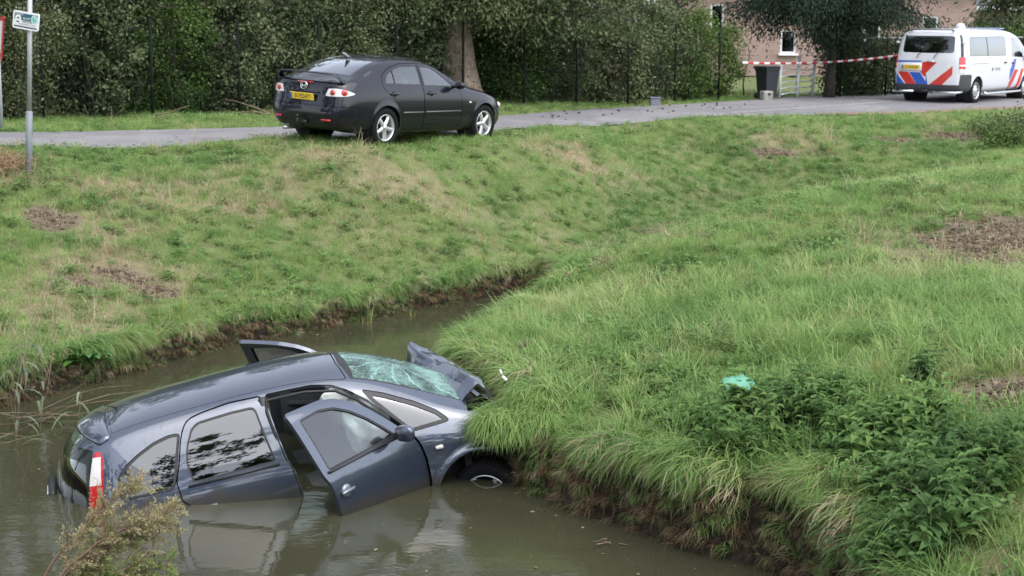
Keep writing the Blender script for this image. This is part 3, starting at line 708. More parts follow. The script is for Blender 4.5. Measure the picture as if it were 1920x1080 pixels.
MER_BON = [[(2.60, -.62, .95), (2.60, -.42, 1.0), (2.58, -.1, 1.04), (2.54, .3, 1.09), (2.50, .62, 1.12)],
           [(2.74, -.56, 1.05), (2.75, -.40, 1.10), (2.70, -.1, 1.12), (2.62, .3, 1.13), (2.53, .62, 1.22)],
           [(2.88, -.50, 1.12), (2.84, -.38, 1.185), (2.78, -.1, 1.18), (2.69, .3, 1.17), (2.56, .64, 1.32)],
           [(2.93, -.52, 1.05), (2.94, -.36, 1.10), (2.92, -.1, 1.10), (2.85, .3, 1.10), (2.72, .62, 1.22)],
           [(2.93, -.52, .93), (3.00, -.36, .95), (3.02, -.1, .96), (3.0, .3, .98), (2.9, .6, 1.02)]]
# ------------------------------------------------------------------ black saloon and the police van up on the road
def text_mesh(txt, size, thick=.001, font_scale_x=1.0):
    cu = bpy.data.curves.new('lettering', 'FONT'); cu.body = txt; cu.size = size; cu.extrude = thick; cu.align_x = 'CENTER'; cu.align_y = 'CENTER'; cu.resolution_u = 3
    o = bpy.data.objects.new('lettering', cu); COL.objects.link(o)
    bpy.context.view_layer.update()
    me = bpy.data.meshes.new_from_object(o); bpy.data.objects.remove(o)
    for v in me.vertices: v.co.x *= font_scale_x
    return me

def number_plate(parent, loc, txt, w=.52, h=.11, tilt=0., dirty=1.):
    mb = MB(); mb.box((0, 0, 0), (.012, w, h), 0, None, .004)
    yel = mat('plate_yellow', (.75 * dirty, .52 * dirty, .05), .4, var=.15, vscale=10)
    o = mb.build('number_plate', [yel, MAT['black_plastic']], parent)
    o.location = loc; o.rotation_euler = (0, tilt, 0)
    b = MB(); b.box((-.0075, w / 2 - .03, 0), (.002, .045, h * .86)); b.build('country_band', [mat('plate_blue', (.03, .08, .4), .4)], o)
    me = text_mesh(txt, h * .82, .0006, .92); me.materials.clear(); me.materials.append(mat('plate_ink', (.01, .01, .01), .5))
    t = link('plate_text', me, o); t.rotation_euler = (PI / 2, 0, -PI / 2); t.location = (-.0085, -.02, 0)
    return o

def sedan_ctrl():
    def st(x, z, y, dx=None):
        dx = dx or [0] * 11; xs = x if isinstance(x, list) else [x] * 11
        return [(xs[j] + dx[j], y[j], z[j]) for j in range(11)]
    Y = [.56, .80, .865, .892, .875, .835, .765, .69, .62, .35, 0]
    ZR = [.27, .29, .43, .60, .80, .93, 1.00, 1.035, 1.05, 1.055, 1.06]; S = []
    xr = [-.92, -1.02, -1.09, -1.09, -1.04, -1.03, -1.01, -.985, -.95, -.90, -.86]
    S.append(st(xr, ZR, [0] * 11))
    S.append(st([a + .01 for a in xr], ZR, [.3, .40, .43, .43, .42, .41, .40, .38, .36, .20, 0]))
    S.append(st([a + .05 for a in xr], ZR, [.45, .62, .69, .71, .70, .68, .65, .61, .56, .32, 0]))
    S.append(st([-.76, -.82, -.86, -.86, -.83, -.82, -.81, -.80, -.79, -.78, -.76], [.25, .27, .42, .60, .81, .945, 1.02, 1.055, 1.07, 1.08, 1.085], [.5, .72, .80, .835, .82, .785, .74, .69, .625, .36, 0]))
    S.append(st(-.55, [.22, .25, .41, .60, .83, .96, 1.05, 1.10, 1.13, 1.15, 1.155], [.55, .78, .85, .875, .86, .82, .765, .705, .635, .36, 0], [0] * 9 + [-.06, -.08]))
    S.append(st(-.22, [.2, .23, .40, .60, .84, .975, 1.12, 1.22, 1.285, 1.315, 1.32], Y[:1] + [.80, .865, .888, .868, .825, .755, .68, .605, .34, 0]))
    S.append(st(.15, [.18, .21, .39, .60, .84, .975, 1.17, 1.32, 1.385, 1.415, 1.42], Y[:1] + [.80, .865, .89, .872, .83, .755, .67, .59, .34, 0]))
    S.append(st(.6, [.18, .20, .38, .60, .84, .97, 1.185, 1.355, 1.415, 1.448, 1.455], Y[:1] + [.80, .865, .89, .872, .83, .755, .665, .585, .34, 0]))
    S.append(st(1.0, [.18, .20, .38, .60, .83, .965, 1.185, 1.35, 1.41, 1.445, 1.45], Y[:1] + [.80, .865, .89, .872, .83, .755, .665, .585, .34, 0]))
    S.append(st(1.35, [.18, .20, .38, .60, .83, .955, 1.15, 1.295, 1.355, 1.405, 1.41], Y[:1] + [.80, .865, .89, .872, .83, .76, .68, .60, .34, 0], [0] * 9 + [.06, .08]))
    S.append(st(1.7, [.18, .20, .38, .60, .82, .945, 1.06, 1.155, 1.205, 1.275, 1.29], Y[:1] + [.80, .865, .89, .872, .83, .78, .71, .64, .36, 0], [0] * 9 + [.10, .15]))
    S.append(st(2.05, [.18, .20, .38, .60, .81, .92, .965, 1.0, 1.025, 1.09, 1.10], Y[:1] + [.80, .865, .89, .875, .84, .80, .75, .69, .38, 0], [0] * 9 + [.12, .18]))
    S.append(st(2.38, [.18, .20, .38, .60, .79, .87, .905, .93, .945, .985, .995], Y[:1] + [.80, .865, .89, .87, .83, .79, .74, .68, .38, 0], [0] * 9 + [.06, .08]))
    S.append(st(2.8, [.18, .20, .38, .58, .76, .82, .85, .87, .88, .915, .925], Y[:1] + [.80, .865, .885, .86, .82, .77, .71, .65, .37, 0]))
    S.append(st(3.18, [.19, .22, .38, .54, .67, .72, .755, .775, .785, .82, .83], [.5, .74, .80, .825, .80, .76, .71, .65, .58, .33, 0]))
    S.append(st([3.36, 3.42, 3.45, 3.43, 3.38, 3.35, 3.33, 3.31, 3.30, 3.31, 3.32], [.2, .23, .38, .50, .60, .64, .67, .69, .705, .745, .755], [.38, .58, .65, .66, .64, .61, .57, .53, .48, .28, 0]))
    S.append(st([3.48, 3.54, 3.58, 3.56, 3.50, 3.46, 3.43, 3.41, 3.39, 3.38, 3.38], [.2, .23, .38, .49, .58, .62, .65, .67, .685, .72, .73], [.2, .3, .34, .35, .34, .32, .30, .28, .26, .14, 0]))
    S.append(st([3.50, 3.57, 3.61, 3.59, 3.53, 3.48, 3.45, 3.43, 3.41, 3.40, 3.40], [.2, .23, .38, .49, .58, .62, .65, .67, .685, .72, .73], [0] * 11))
    return S

def seats(root, rows, mat_):
    for (x, ys, w) in rows:
        for sy in ys:
            mb = MB(); mb.box((x, sy, .50), (.5, w, .16), 0, None, .06); mb.box((x - .28, sy, .80), (.15, w, .58), 0, Matrix.Rotation(math.radians(-15), 3, 'Y'), .05)
            if w < .7: mb.box((x - .38, sy, 1.16), (.09, .26, .15), 0, Matrix.Rotation(math.radians(-10), 3, 'Y'), .035)
            else:
                for q in (-.38, .38): mb.box((x - .38, sy + q, 1.12), (.08, .24, .12), 0, None, .03)
            mb.build('seat', [mat_], root, True)

def build_sedan():
    car_paint('black_paint', (.005, .005, .012), .0, .4, noise=.03, croug=.03, cior=1.5); MAT['black_paint'].node_tree.nodes['Principled BSDF'].inputs['Specular IOR Level'].default_value = .1
    root = empty('parked_car', label='black saloon with a rear spoiler parked on the road in front of the hedge', cat='car')
    root.matrix_world = car_frame(SEDAN_POS, .9491, .0252, .0467)
    b = bspline_shell(sedan_ctrl(), 190, 96)
    arch_flare(b.V, 2.675, .33, .37, amp=.014); arch_flare(b.V, 0., .33, .37, amp=.014)
    b.N = vnormals(b.V, b.F); b.N[np.abs(b.V[:, 1]) < 1e-4, 1] = 0; b.N /= np.linalg.norm(b.N, axis=1)[:, None] + 1e-12
    P, G = MAT['black_paint'], MAT['black_plastic']
    for cx in (0., 2.675):
        _, b = split(b, np.maximum(np.hypot(b.V[:, 0] - cx, b.V[:, 2] - .33) - .355, (b.UV[:, 1] - 6) * .2))
    side = both(vless(8.05), umore(3.4))
    fd = [(.95, 1.35), (1.28, 1.33), (1.45, 1.27), (1.78, 1.07), (1.92, .97), (1.98, .85), (2.0, .6), (1.98, .30), (1.90, .26), (.985, .26), (.98, .3), (.97, .6), (.97, .9), (.958, 1.1)]
    rd = [(.945, 1.355), (.5, 1.345), (.2, 1.28), (.0, 1.18), (-.06, 1.08), (-.06, .98), (.05, .88), (.20, .78), (.35, .6), (.43, .40), (.47, .26), (.975, .26), (.97, .3), (.962, .6), (.962, .9), (.95, 1.1)]
    fdoor, b = cut(b, fd, gap=.004, mask=side, sm=1); rdoor, b = cut(b, rd, gap=.004, mask=side, sm=1)
    fw = [(.985, 1.315), (1.26, 1.30), (1.43, 1.235), (1.70, 1.06), (1.83, .965), (1.0, .985)]
    rw = [(.925, 1.32), (.52, 1.315), (.26, 1.255), (.08, 1.165), (.02, 1.08), (.02, 1.02), (.935, .995)]
    fwin, fdoor = cut(fdoor, fw, gap=0, sm=1); rwin, rdoor = cut(rdoor, rw, gap=0, sm=1)
    fgl, frim = ring(fwin, fw, .015, sm=1); rgl, rrim = ring(rwin, rw, .015, sm=1)
    rgl_q, rgl = split(rgl, rgl.V[:, 0] - .24)
    _, rgl = split(rgl, rgl.V[:, 0] - .265)
    ws = [(9.15, 8.35), (9.15, 10.6), (11.75, 10.6), (11.75, 8.4)]; wsm, b = cut(b, ws, 'uv', 0, sm=0)
    rr = [(3.95, 8.3), (3.95, 10.6), (5.75, 10.6), (5.75, 8.4)]; rwm, b = cut(b, rr, 'uv', 0, sm=1)
    sobj('windscreen', [(offset(wsm, -.004), 0)], [MAT['mid_glass']], root, True)
    sobj('rear_window', [(offset(rwm, -.003), 0)], [glass('grey_rear_glass', (.10, .12, .13))], root, True)
    # boot lid and bumper seams
    def fuz(m, poly, sm=1): return poly_sdf(np.stack([m.UV[:, 0] * .35, m.V[:, 2]], 1), smooth_poly([(a * .35, c) for a, c in poly], sm))
    lampf = lambda m: np.maximum(fuz(m, [(1.35, .94), (2.0, .945), (2.7, .925), (3.35, .875), (3.30, .86), (2.7, .83), (1.9, .82), (1.15, .82)]), (m.UV[:, 0] - 4.2) * .3)
    lamp, b = split(b, lampf(b)); _, b = split(b, lampf(b) - .004)
    bumper, b = split(b, np.maximum(b.V[:, 2] - (.655 + .012 * np.clip(b.UV[:, 0] - 2.5, 0, 2)), (b.UV[:, 0] - 3.62) * .3))
    _, b = split(b, np.maximum(b.V[:, 2] - .661 - .012 * np.clip(b.UV[:, 0] - 2.5, 0, 2), (b.UV[:, 0] - 3.64) * .3))
    boot, b = split(b, np.maximum(np.maximum((b.UV[:, 0] - 3.75) * .3, -(b.UV[:, 1] * .1 - .75) - .35 * (b.UV[:, 0] < 2.25)), np.where(b.V[:, 2] < .98, (b.UV[:, 0] - 2.3) * .3, -1)))
    sobj('body', [(flange(b, .03), 0)], [P], root, True)
    sobj('bumper', [(flange(bumper, .03), 0)], [P], root, True)
    sobj('boot_lid', [(flange(boot, .02), 0)], [P], root, True)
    for sd, fn in ((1, lambda m: m), (-1, mirror)):
        L = sobj('tail_lamp', [(fn(flange(offset(lamp, .004), .02)), 0)], [mat('lamp_clear', (.70, .68, .68), .15, coat=1., var=.2, vscale=30)], root)
        for (uc, zc, rr_) in ((1.62, .882, .040), (2.5, .88, .046)):
            # round red lenses set into the clear lamp
            k = np.argmin(np.abs(lamp.UV[:, 0] - uc) * .35 + np.abs(lamp.V[:, 2] - zc))
            p = lamp.V[k] + lamp.N[k] * .006; n = lamp.N[k].copy(); p[1] *= sd; n[1] *= sd
            mb = MB(); Mx = Matrix.Translation(Vector(p)) @ Vector((0, 1, 0)).rotation_difference(Vector(n)).to_matrix().to_4x4()
            mb.lathe([(rr_ * 1.15, -.004), (rr_, .006), (rr_ * .5, .012), (.001, .013)], 20, M=Mx); mb.build('lens', [MAT['lamp_red']], L, True)
            mb = MB(); mb.lathe([(rr_ * .45, .012), (rr_ * .4, .016), (.001, .017)], 14, M=Mx); mb.build('reflector', [mat('lamp_dull_red', (.25, .02, .02), .2)], L, True)
        dr = sobj('rear_door', [(fn(flange(rdoor, .03)), 0)], [P], root)
        sobj('window', [(fn(offset(rgl, -.006)), 0), (fn(offset(rgl_q, -.006)), 0)], [MAT['mid_glass']], dr); sobj('window_frame', [(fn(flange(rrim, .02)), 0)], [G], dr)
        mb = MB(); mb.box((.25, sd * .862, 1.10), (.022, .008, .30)); 
        df = sobj('front_door', [(fn(flange(fdoor, .03)), 0)], [P], root)
        sobj('window', [(fn(offset(fgl, -.006)), 0)], [MAT['mid_glass']], df); sobj('window_frame', [(fn(flange(frim, .02)), 0)], [G], df)
        for dd, hx, mx0, mx1 in ((dr, .20, .40, .94), (df, 1.16, 1.0, 1.95)):
            mb = MB(); mb.box((hx, sd * .885, .865), (.19, .028, .03), 0, None, .009); mb.lathe([(.05, 0), (.035, .006), (.001, .007)], 16, M=Matrix.Translation((hx, sd * .868, .865)) @ Matrix.Scale(sd, 4, (0, 1, 0))); mb.build('handle', [P], dd, True)
            mb = MB(); mb.tube([(mx0, sd * .896, .56), (mx1, sd * .896, .56)], .012, 6); mb.build('side_moulding', [mat('moulding_grey', (.09, .09, .10), .3, coat=.5)], dd, True)
        # mirror
        mb = MB(); prof = ((.0, .03), (.02, .065), (.07, .085), (.11, .085), (.13, .075)); V = []; n = 16
        for (xx, rr_) in prof:
            for k in range(n):
                w = 2 * PI * k / n; V.append((1.86 - xx, sd * (.985 + rr_ * 1.15 * math.cos(w)), 1.0 + rr_ * .75 * math.sin(w)))
        mb.add(V, [[i * n + k, i * n + (k + 1) % n, (i + 1) * n + (k + 1) % n, (i + 1) * n + k] for i in range(4) for k in range(n)] + [list(range(n))[::-1], [4 * n + k for k in range(n)]])
        mb.tube([(1.80, sd * .80, .965), (1.80, sd * .93, .985)], .028, 8); mb.build('wing_mirror', [P], root, True)
        mb = MB(); mb.box((2.22, sd * .888, .70), (.06, .018, .032), 0, None, .008); mb.build('side_indicator', [MAT['lamp_white']], root, True)
        mb = MB(); mb.box((-1.075, sd * .52, .44), (.03, .18, .028), 0, Matrix.Rotation(sd * math.radians(-9), 3, 'Z'), .008); mb.build('rear_reflector', [MAT['lamp_red']], root, True)
        mb = MB(); mb.box((3.32, sd * .60, .62), (.10, .22, .10), 0, None, .03); mb.build('headlight', [MAT['lamp_white']], root, True)
    # spoiler: blade on two bent feet
    V, F = [], []; n = 25
    for i in range(n):
        t = i / (n - 1) * 2 - 1; a = abs(t); y = t * .70
        drop = .135 * max(0, (a - .80) / .20) ** 1.6; x = -1.0 + .06 * a * a + .10 * max(0, (a - .8) / .2)
        z = 1.168 - .012 * a * a - drop
        for dx, dz in ((-.075, .004), (-.04, .016), (.03, .014), (.07, .0), (.03, -.010), (-.04, -.008)): V.append((x + dx, y, z + dz))
    for i in range(n - 1):
        for k in range(6): F.append([i * 6 + k, i * 6 + (k + 1) % 6, (i + 1) * 6 + (k + 1) % 6, (i + 1) * 6 + k])
    F += [list(range(6))[::-1], [(n - 1) * 6 + k for k in range(6)]]
    link('spoiler', newmesh('spoiler', V, F, P), root)
    mb = MB(); mb.box((-1.015, 0, 1.012), (.02, .34, .03), 0, None, .006); mb.build('brake_light', [MAT['lamp_red']], root, True)
    # round badge: ring with a winged bar, and a small letter group beside it
    mb = MB(); R0 = Matrix.Translation((-1.045, 0, .955))
    mb.lathe([(.058 + .008 * math.cos(t), .008 * math.sin(t)) for t in np.linspace(0, 2 * PI, 7)], 24, 'x', M=R0 @ Matrix.Scale(1.2, 4, (0, 1, 0)))
    for sg in (-1, 1):
        mb.tube([(-1.05, sg * .055, .975), (-1.05, sg * .03, .965), (-1.05, 0, .935)], .008, 6)
        mb.tube([(-1.05, sg * .03, .965), (-1.05, sg * .035, .925)], .006, 6)
    mb.build('badge', [MAT['chrome']], root, True)
    for (y, z, s_, t_) in ((.52, .80, .045, '2.0'),):
        me = text_mesh(t_, s_, .002); me.materials.clear(); me.materials.append(MAT['chrome']); t = link('lettering', me, root); t.rotation_euler = (PI / 2, 0, -PI / 2 ); t.location = (-1.065, y, z)
    number_plate(root, (-1.088, 0, .785), '51-PZ-KT', tilt=math.radians(-8))
    mb = MB(); mb.box((-1.06, 0, .865), (.03, .62, .02), 0, None, .006); mb.build('plate_light_bar', [MAT['dark_metal']], root, True)
    # tow ball, exhaust, antenna
    mb = MB(); mb.tube([(-.9, 0, .33), (-1.12, 0, .33), (-1.17, 0, .36), (-1.17, 0, .45)], .016, 8); mb.lathe([(.001, .03), (.02, .022), (.028, 0), (.02, -.022), (.001, -.03)], 14, 'z', M=Matrix.Translation((-1.17, 0, .47))); mb.box((-1.10, -.09, .38), (.05, .09, .06), 0, None, .01); mb.build('tow_bar', [MAT['dark_metal']], root, True)
    mb = MB(); mb.tube([(-.6, .45, .24), (-1.0, .45, .24)], .03, 10); mb.build('exhaust', [MAT['alloy']], root, True)
    mb = MB(); mb.tube([(-.02, 0, 1.40), (-.10, 0, 1.455), (-.16, 0, 1.475)], [.04, .025, .008], 8); mb.build('antenna', [mat('fin_grey', (.25, .26, .28), .4)], root, True)
    mb = MB(); mb.box((1.2, 0, .27), (3.7, 1.5, .06)); mb.box((1.9, 0, .80), (.5, 1.4, .16), 0, None, .05); mb.box((-.55, 0, 1.03), (.8, 1.3, .03)); mb.build('interior', [MAT['interior_black']], root, True)
    seats(root, ((1.15, (-.36, .36), .48), (.35, (0,), 1.2)), MAT['interior_grey'])
    for (cx, sd) in ((2.675, -1), (2.675, 1), (0, -1), (0, 1)): wheel(root, (cx, sd * .775, .32), .32, .205, .222, sd, 'five', spin=.55 if cx else .2)
    for cx in (0, 2.675):
        for sd in (-1, 1):
            mb = MB(); mb.lathe([(.37, sd * .52), (.37, sd * .83)], 28, M=Matrix.Translation((cx, 0, .34))); mb.lathe([(.37, sd * .52), (.001, sd * .52)], 28, M=Matrix.Translation((cx, 0, .34))); mb.build('wheel_liner', [MAT['interior_black']], root)
    return root

def van_ctrl():
    def st(x, z, y, dx=None):
        dx = dx or [0] * 11; xs = x if isinstance(x, list) else [x] * 11
        return [(xs[j] + dx[j], y[j], z[j]) for j in range(11)]
    Z = [.26, .30, .50, .78, 1.02, 1.20, 1.48, 1.71, 1.835, 1.90, 1.91]; Y = [.70, .92, .955, .968, .96, .945, .905, .855, .775, .44, 0]; S = []
    xr = [-.90, -.98, -1.01, -1.0, -.99, -.975, -.93, -.88, -.83, -.79, -.77]; ZR = [.30, .33, .50, .78, 1.02, 1.20, 1.48, 1.70, 1.80, 1.83, 1.84]
    S.append(st(xr, ZR, [0] * 11))
    S.append(st([a + .005 for a in xr], ZR, [y * .5 for y in Y]))
    S.append(st([a + .03 for a in xr], ZR, [y * .83 for y in Y]))
    S.append(st([a + .12 for a in xr], [.28, .31, .50, .78, 1.02, 1.20, 1.48, 1.71, 1.82, 1.86, 1.87], [y * .965 for y in Y]))
    for x in (-.62, -.1, .6, 1.3, 2.0): S.append(st(x, Z, Y))
    S.append(st(2.5, [.26, .30, .50, .78, 1.02, 1.18, 1.46, 1.69, 1.81, 1.885, 1.895], Y))
    S.append(st(2.85, [.26, .30, .50, .78, 1.02, 1.17, 1.42, 1.61, 1.71, 1.80, 1.81], Y))
    S.append(st(3.2, [.26, .30, .50, .78, 1.0, 1.14, 1.30, 1.41, 1.47, 1.56, 1.57], Y, [0] * 9 + [.08, .10]))
    S.append(st(3.55, [.26, .30, .50, .78, .98, 1.08, 1.14, 1.18, 1.21, 1.27, 1.28], Y, [0] * 9 + [.08, .10]))
    S.append(st(3.85, [.26, .30, .50, .74, .92, .98, 1.02, 1.04, 1.06, 1.09, 1.10], [.66, .86, .90, .91, .89, .86, .82, .78, .7, .4, 0]))
    S.append(st([4.0, 4.06, 4.08, 4.05, 4.0, 3.98, 3.97, 3.96, 3.95, 3.95, 3.95], [.26, .30, .48, .68, .80, .86, .90, .92, .94, .97, .98], [.5, .66, .72, .72, .70, .67, .63, .6, .54, .3, 0]))
    S.append(st([4.08, 4.15, 4.18, 4.14, 4.08, 4.05, 4.03, 4.02, 4.0, 4.0, 4.0], [.26, .30, .48, .66, .78, .84, .88, .90, .92, .95, .96], [0] * 11))
    return S

def build_van():
    W = mat('van_white', (.66, .67, .70), .28, coat=.8, var=.05, vscale=2)
    red = mat('stripe_red', (.55, .035, .03), .3, coat=.5); blu = mat('stripe_blue', (.03, .10, .45), .3, coat=.5); G = mat('bumper_grey', (.045, .047, .052), .6, bump=.1, bscale=150)
    root = empty('police_van', label='white police van with red and blue diagonal stripes standing on the road', cat='van')
    root.matrix_world = car_frame(VAN_POS, .8844, 0, 0)
    b = bspline_shell(van_ctrl(), 170, 90)
    arch_flare(b.V, 0., .34, .39, amp=.012); arch_flare(b.V, 3.2, .34, .39, amp=.012)
    b.N = vnormals(b.V, b.F); b.N[np.abs(b.V[:, 1]) < 1e-4, 1] = 0; b.N /= np.linalg.norm(b.N, axis=1)[:, None] + 1e-12
    for cx in (0., 3.2): _, b = split(b, np.maximum(np.hypot(b.V[:, 0] - cx, b.V[:, 2] - .335) - .375, (b.UV[:, 1] - 5) * .2))
    side = both(vless(8.1), umore(3.6))
    sw = [(-.52, 1.22), (-.44, 1.66), (-.36, 1.70), (1.78, 1.70), (1.84, 1.66), (1.80, 1.20)]
    swin, b = cut(b, sw, gap=.004, mask=side, sm=2); sgl_a, sgl_b = split(swin, swin.V[:, 0] - .62); sgl_b = split(sgl_b, sgl_b.V[:, 0] - .66)[1]
    fd = [(2.06, 1.76), (2.70, 1.72), (3.0, 1.50), (3.36, 1.10), (3.42, .9), (2.95, .75), (2.80, .45), (2.75, .30), (2.06, .30)]
    fdoor, b = cut(b, fd, gap=.005, mask=side, sm=1)
    fw = [(2.16, 1.17), (2.20, 1.66), (2.66, 1.64), (2.90, 1.46), (3.20, 1.13)]
    fwin, fdoor = cut(fdoor, fw, gap=.003, sm=1)
    # sliding door seam
    for sx in (.80,):
        a_, b = split(b, np.maximum(np.abs(b.V[:, 0] - sx) - .005, np.maximum(b.V[:, 2] - 1.19, .35 - b.V[:, 2])))
    a_, b = split(b, np.maximum(np.abs(b.V[:, 2] - 1.02) - .009, np.maximum(-.42 - b.V[:, 0], np.maximum(b.V[:, 0] - .74, (3.6 - b.UV[:, 0]))))); rail = offset(a_, -.012)
    # windscreen, rear window
    ws = [(9.6, 8.3), (9.6, 10.6), (12.1, 10.6), (12.1, 8.3)]; wsm, b = cut(b, ws, 'uv', 0, sm=0)
    def fy(m, poly, sm=2, full=False):
        P = np.stack([m.V[:, 1], m.V[:, 2]], 1); return np.maximum(poly_sdf(P, smooth_poly(poly, sm) if sm else poly), (m.UV[:, 0] - 2.85) * .3)
    rwp = [(-.8, 1.29), (.0, 1.29), (.655, 1.30), (.70, 1.34), (.675, 1.69), (.62, 1.725), (-.8, 1.73)]
    rwin, b = split(b, fy(b, rwp))
    # rear lamps high on the corner with dark trim above
    lf = lambda m: np.maximum(np.maximum((2.45 - m.UV[:, 0]) * .3, (m.UV[:, 0] - 3.45) * .3), np.maximum(.80 - m.V[:, 2], m.V[:, 2] - 1.20))
    lamp, b = split(b, lf(b)); lw, lr = split(lamp, lamp.V[:, 2] - .90); lr2, lr = split(lr, np.abs(lr.V[:, 2] - .99) - .02)
    tf = lambda m: np.maximum(np.maximum((2.66 - m.UV[:, 0]) * .3, (m.UV[:, 0] - 3.22) * .3), np.maximum(1.20 - m.V[:, 2], m.V[:, 2] - 1.76))
    trim, b = split(b, tf(b))
    # tailgate seam
    sf = lambda m: np.maximum(np.abs((m.UV[:, 0] - 2.44) * .3) - .004, np.maximum(.48 - m.V[:, 2], m.V[:, 2] - 1.80)); _, b = split(b, sf(b))
    # bumper
    bf = lambda m: np.where(m.UV[:, 0] < 2.6, m.V[:, 2] - .50, m.V[:, 2] - .76 + .10 * np.clip(m.V[:, 0] + .55, 0, 1))
    bumper, b = split(b, np.maximum(bf(b), (b.V[:, 0] + .37)))
    # printed stripes as areas of the tail and the flanks
    def colour(m, mode):
        """split into (white, red, blue) areas"""
        out = [(m, 0)]
        polys = STRIPES[mode]
        for (k, poly) in polys:
            nxt = []
            for (q, c) in out:
                if c != 0 or len(q.F) == 0: nxt.append((q, c)); continue
                if mode == 'side': f = np.maximum(poly_sdf(q.V[:, [0, 2]], poly), (4 - q.UV[:, 0]) * .3)
                else:
                    f = np.maximum(poly_sdf(q.V[:, [1, 2]], poly), (q.UV[:, 0] - 2.43) * .3)
                i, r = split(q, f); nxt += [(i, k), (r, 0)]
            out = nxt
        return out
    body_left = colour(b, 'rear_left'); body_right = [(mirror(m), k) for m, k in colour(b, 'rear_right')]
    def side_col(lst, fn):
        res = []
        for m, k in lst:
            res.append((m, k))
        return res
    parts = []
    for m, k in body_left: parts.append((m, k))
    for m, k in body_right: parts.append((m, k))
    sobj('body', [(flange(m, .02) if k == 0 else m, k) for m, k in parts], [W, red, blu], root)
    sobj('bumper', [(flange(bumper, .03), 0)], [G], root, True)
    sobj('windscreen', [(offset(wsm, -.004), 0)], [MAT['mid_glass']], root, True)
    sobj('rear_window', [(offset(rwin, -.004), 0)], [glass('privacy_glass', (.03, .035, .04))], root, True)
    for sd, fn in ((1, lambda m: m), (-1, mirror)):
        sobj('tail_lamp', [(fn(flange(offset(lr, .012), .03)), 0), (fn(flange(offset(lr2, .012), .02)), 1), (fn(flange(offset(lw, .012), .03)), 1)], [MAT['lamp_red'], MAT['lamp_white']], root)
        sobj('pillar_trim', [(fn(trim), 0)], [G], root)
        for g_ in (sgl_a, sgl_b): sobj('side_window', [(fn(offset(g_, -.004)), 0)], [glass('grey_van_glass', (.16, .17, .2))], root)
        sobj('door_rail', [(fn(rail), 0)], [mat('rail_grey', (.3, .3, .32), .5)], root)
        dpieces = colour(fdoor, 'side')
        d = sobj('front_door', [(flange(fn(m), .02) if k == 0 else fn(m), k) for m, k in dpieces], [W, red, blu], root)
        sobj('window', [(fn(offset(fwin, -.006)), 0)], [MAT['mid_glass']], d)
        mb = MB(); mb.box((1.72, sd * .975, 1.02), (.16, .03, .04), 0, None, .01); mb.box((2.22, sd * .975, 1.0), (.16, .03, .04), 0, None, .01); mb.build('handle', [G], root, True)
        mb = MB(); mb.box((3.02, sd * 1.08, 1.18), (.14, .22, .30), 0, None, .05); mb.box((3.05, sd * .96, 1.10), (.06, .12, .06), 0, None, .02); mb.build('wing_mirror', [MAT['black_plastic']], root, True)
        mb = MB(); mb.tube([(.42, sd * .97, .27), (.5, sd * 1.0, .24), (2.7, sd * 1.0, .24), (2.8, sd * .97, .27)], .033, 10); mb.build('side_bar', [MAT['chrome']], root, True)
        mb = MB(); mb.box((-.80, sd * .90, 1.55), (.07, .10, .055), 0, None, .015); mb.build('marker_bracket', [W], root, True)
    mb = MB(); mb.tube([(-.90, -.95, .33), (-1.06, -.85, .31), (-1.08, -.15, .32)], .028, 10); mb.tube([(-1.08, .28, .32), (-1.06, .85, .31), (-.90, .95, .33)], .028, 10); mb.build('rear_bar', [MAT['chrome']], root, True)
    mb = MB(); mb.tube([(-.9, .1, .33), (-1.13, .1, .33), (-1.17, .1, .45)], .02, 8); mb.box((-1.05, .05, .33), (.1, .3, .08), 0, None, .01); mb.build('tow_bar', [MAT['dark_metal']], root, True)
    number_plate(root, (-1.015, .42, .93), '2-VKG-58', w=.50, tilt=math.radians(-2), dirty=.75)
    mb = MB(); mb.box((-1.006, .42, .935), (.02, .60, .19), 0, None, .006); mb.build('plate_recess', [W], root, True)
    mb = MB(); mb.box((-1.02, -.12, 1.08), (.03, .20, .035), 0, None, .01); mb.build('tailgate_handle', [MAT['chrome']], root, True)
    for y in (.27, -.20):
        mb = MB(); mb.tube([(-1.02, y, 1.16), (-1.01, y - .03, 1.24), (-.985, y - .10, 1.30)], .010, 6); mb.build('wiper', [MAT['black_plastic']], root, True)
    mb = MB(); mb.tube([(-.84, .55, 1.885), (-.84, -.60, 1.885)], .022, 8); mb.box((-.80, -.60, 1.86), (.12, .07, .05), 0, None, .015); mb.box((-.80, .55, 1.86), (.12, .07, .05), 0, None, .015); mb.build('roof_bar', [mat('bar_grey', (.18, .18, .2), .5)], root, True)
    mb = MB(); mb.lathe([(.12, 0), (.13, .02), (.125, .06), (.10, .11), (.05, .14), (.001, .145)], 20, 'z', M=Matrix.Translation((.95, .0, 1.90))); mb.build('roof_beacon', [mat('beacon_white', (.55, .56, .6), .2, coat=1.)], root, True)
    mb = MB(); mb.box((2.55, 0, 1.895), (.24, 1.0, .035), 0, None, .02); mb.build('light_bar', [mat('bar_blue', (.12, .18, .36), .2, coat=1.)], root, True)
    # small dark lettering: wordmark and crest on the sliding door
    for (x, z, s_, t_) in ((1.22, .86, .10, 'POLITIE'),):
        me = text_mesh(t_, s_, .001); me.materials.clear(); me.materials.append(mat('ink_grey', (.16, .17, .24), .5)); t = link('lettering', me, root); t.rotation_euler = (PI / 2, 0, 0); t.location = (x, -.972, z)
    mb = MB(); mb.prism([(-.04, 0), (-.02, .05), (0, .02), (.02, .06), (.045, 0), (.0, -.05)], -.9765, -.9715, axis='y', M=Matrix.Translation((.90, 0, .86))); mb.build('crest', [MAT['ink_grey']], root)
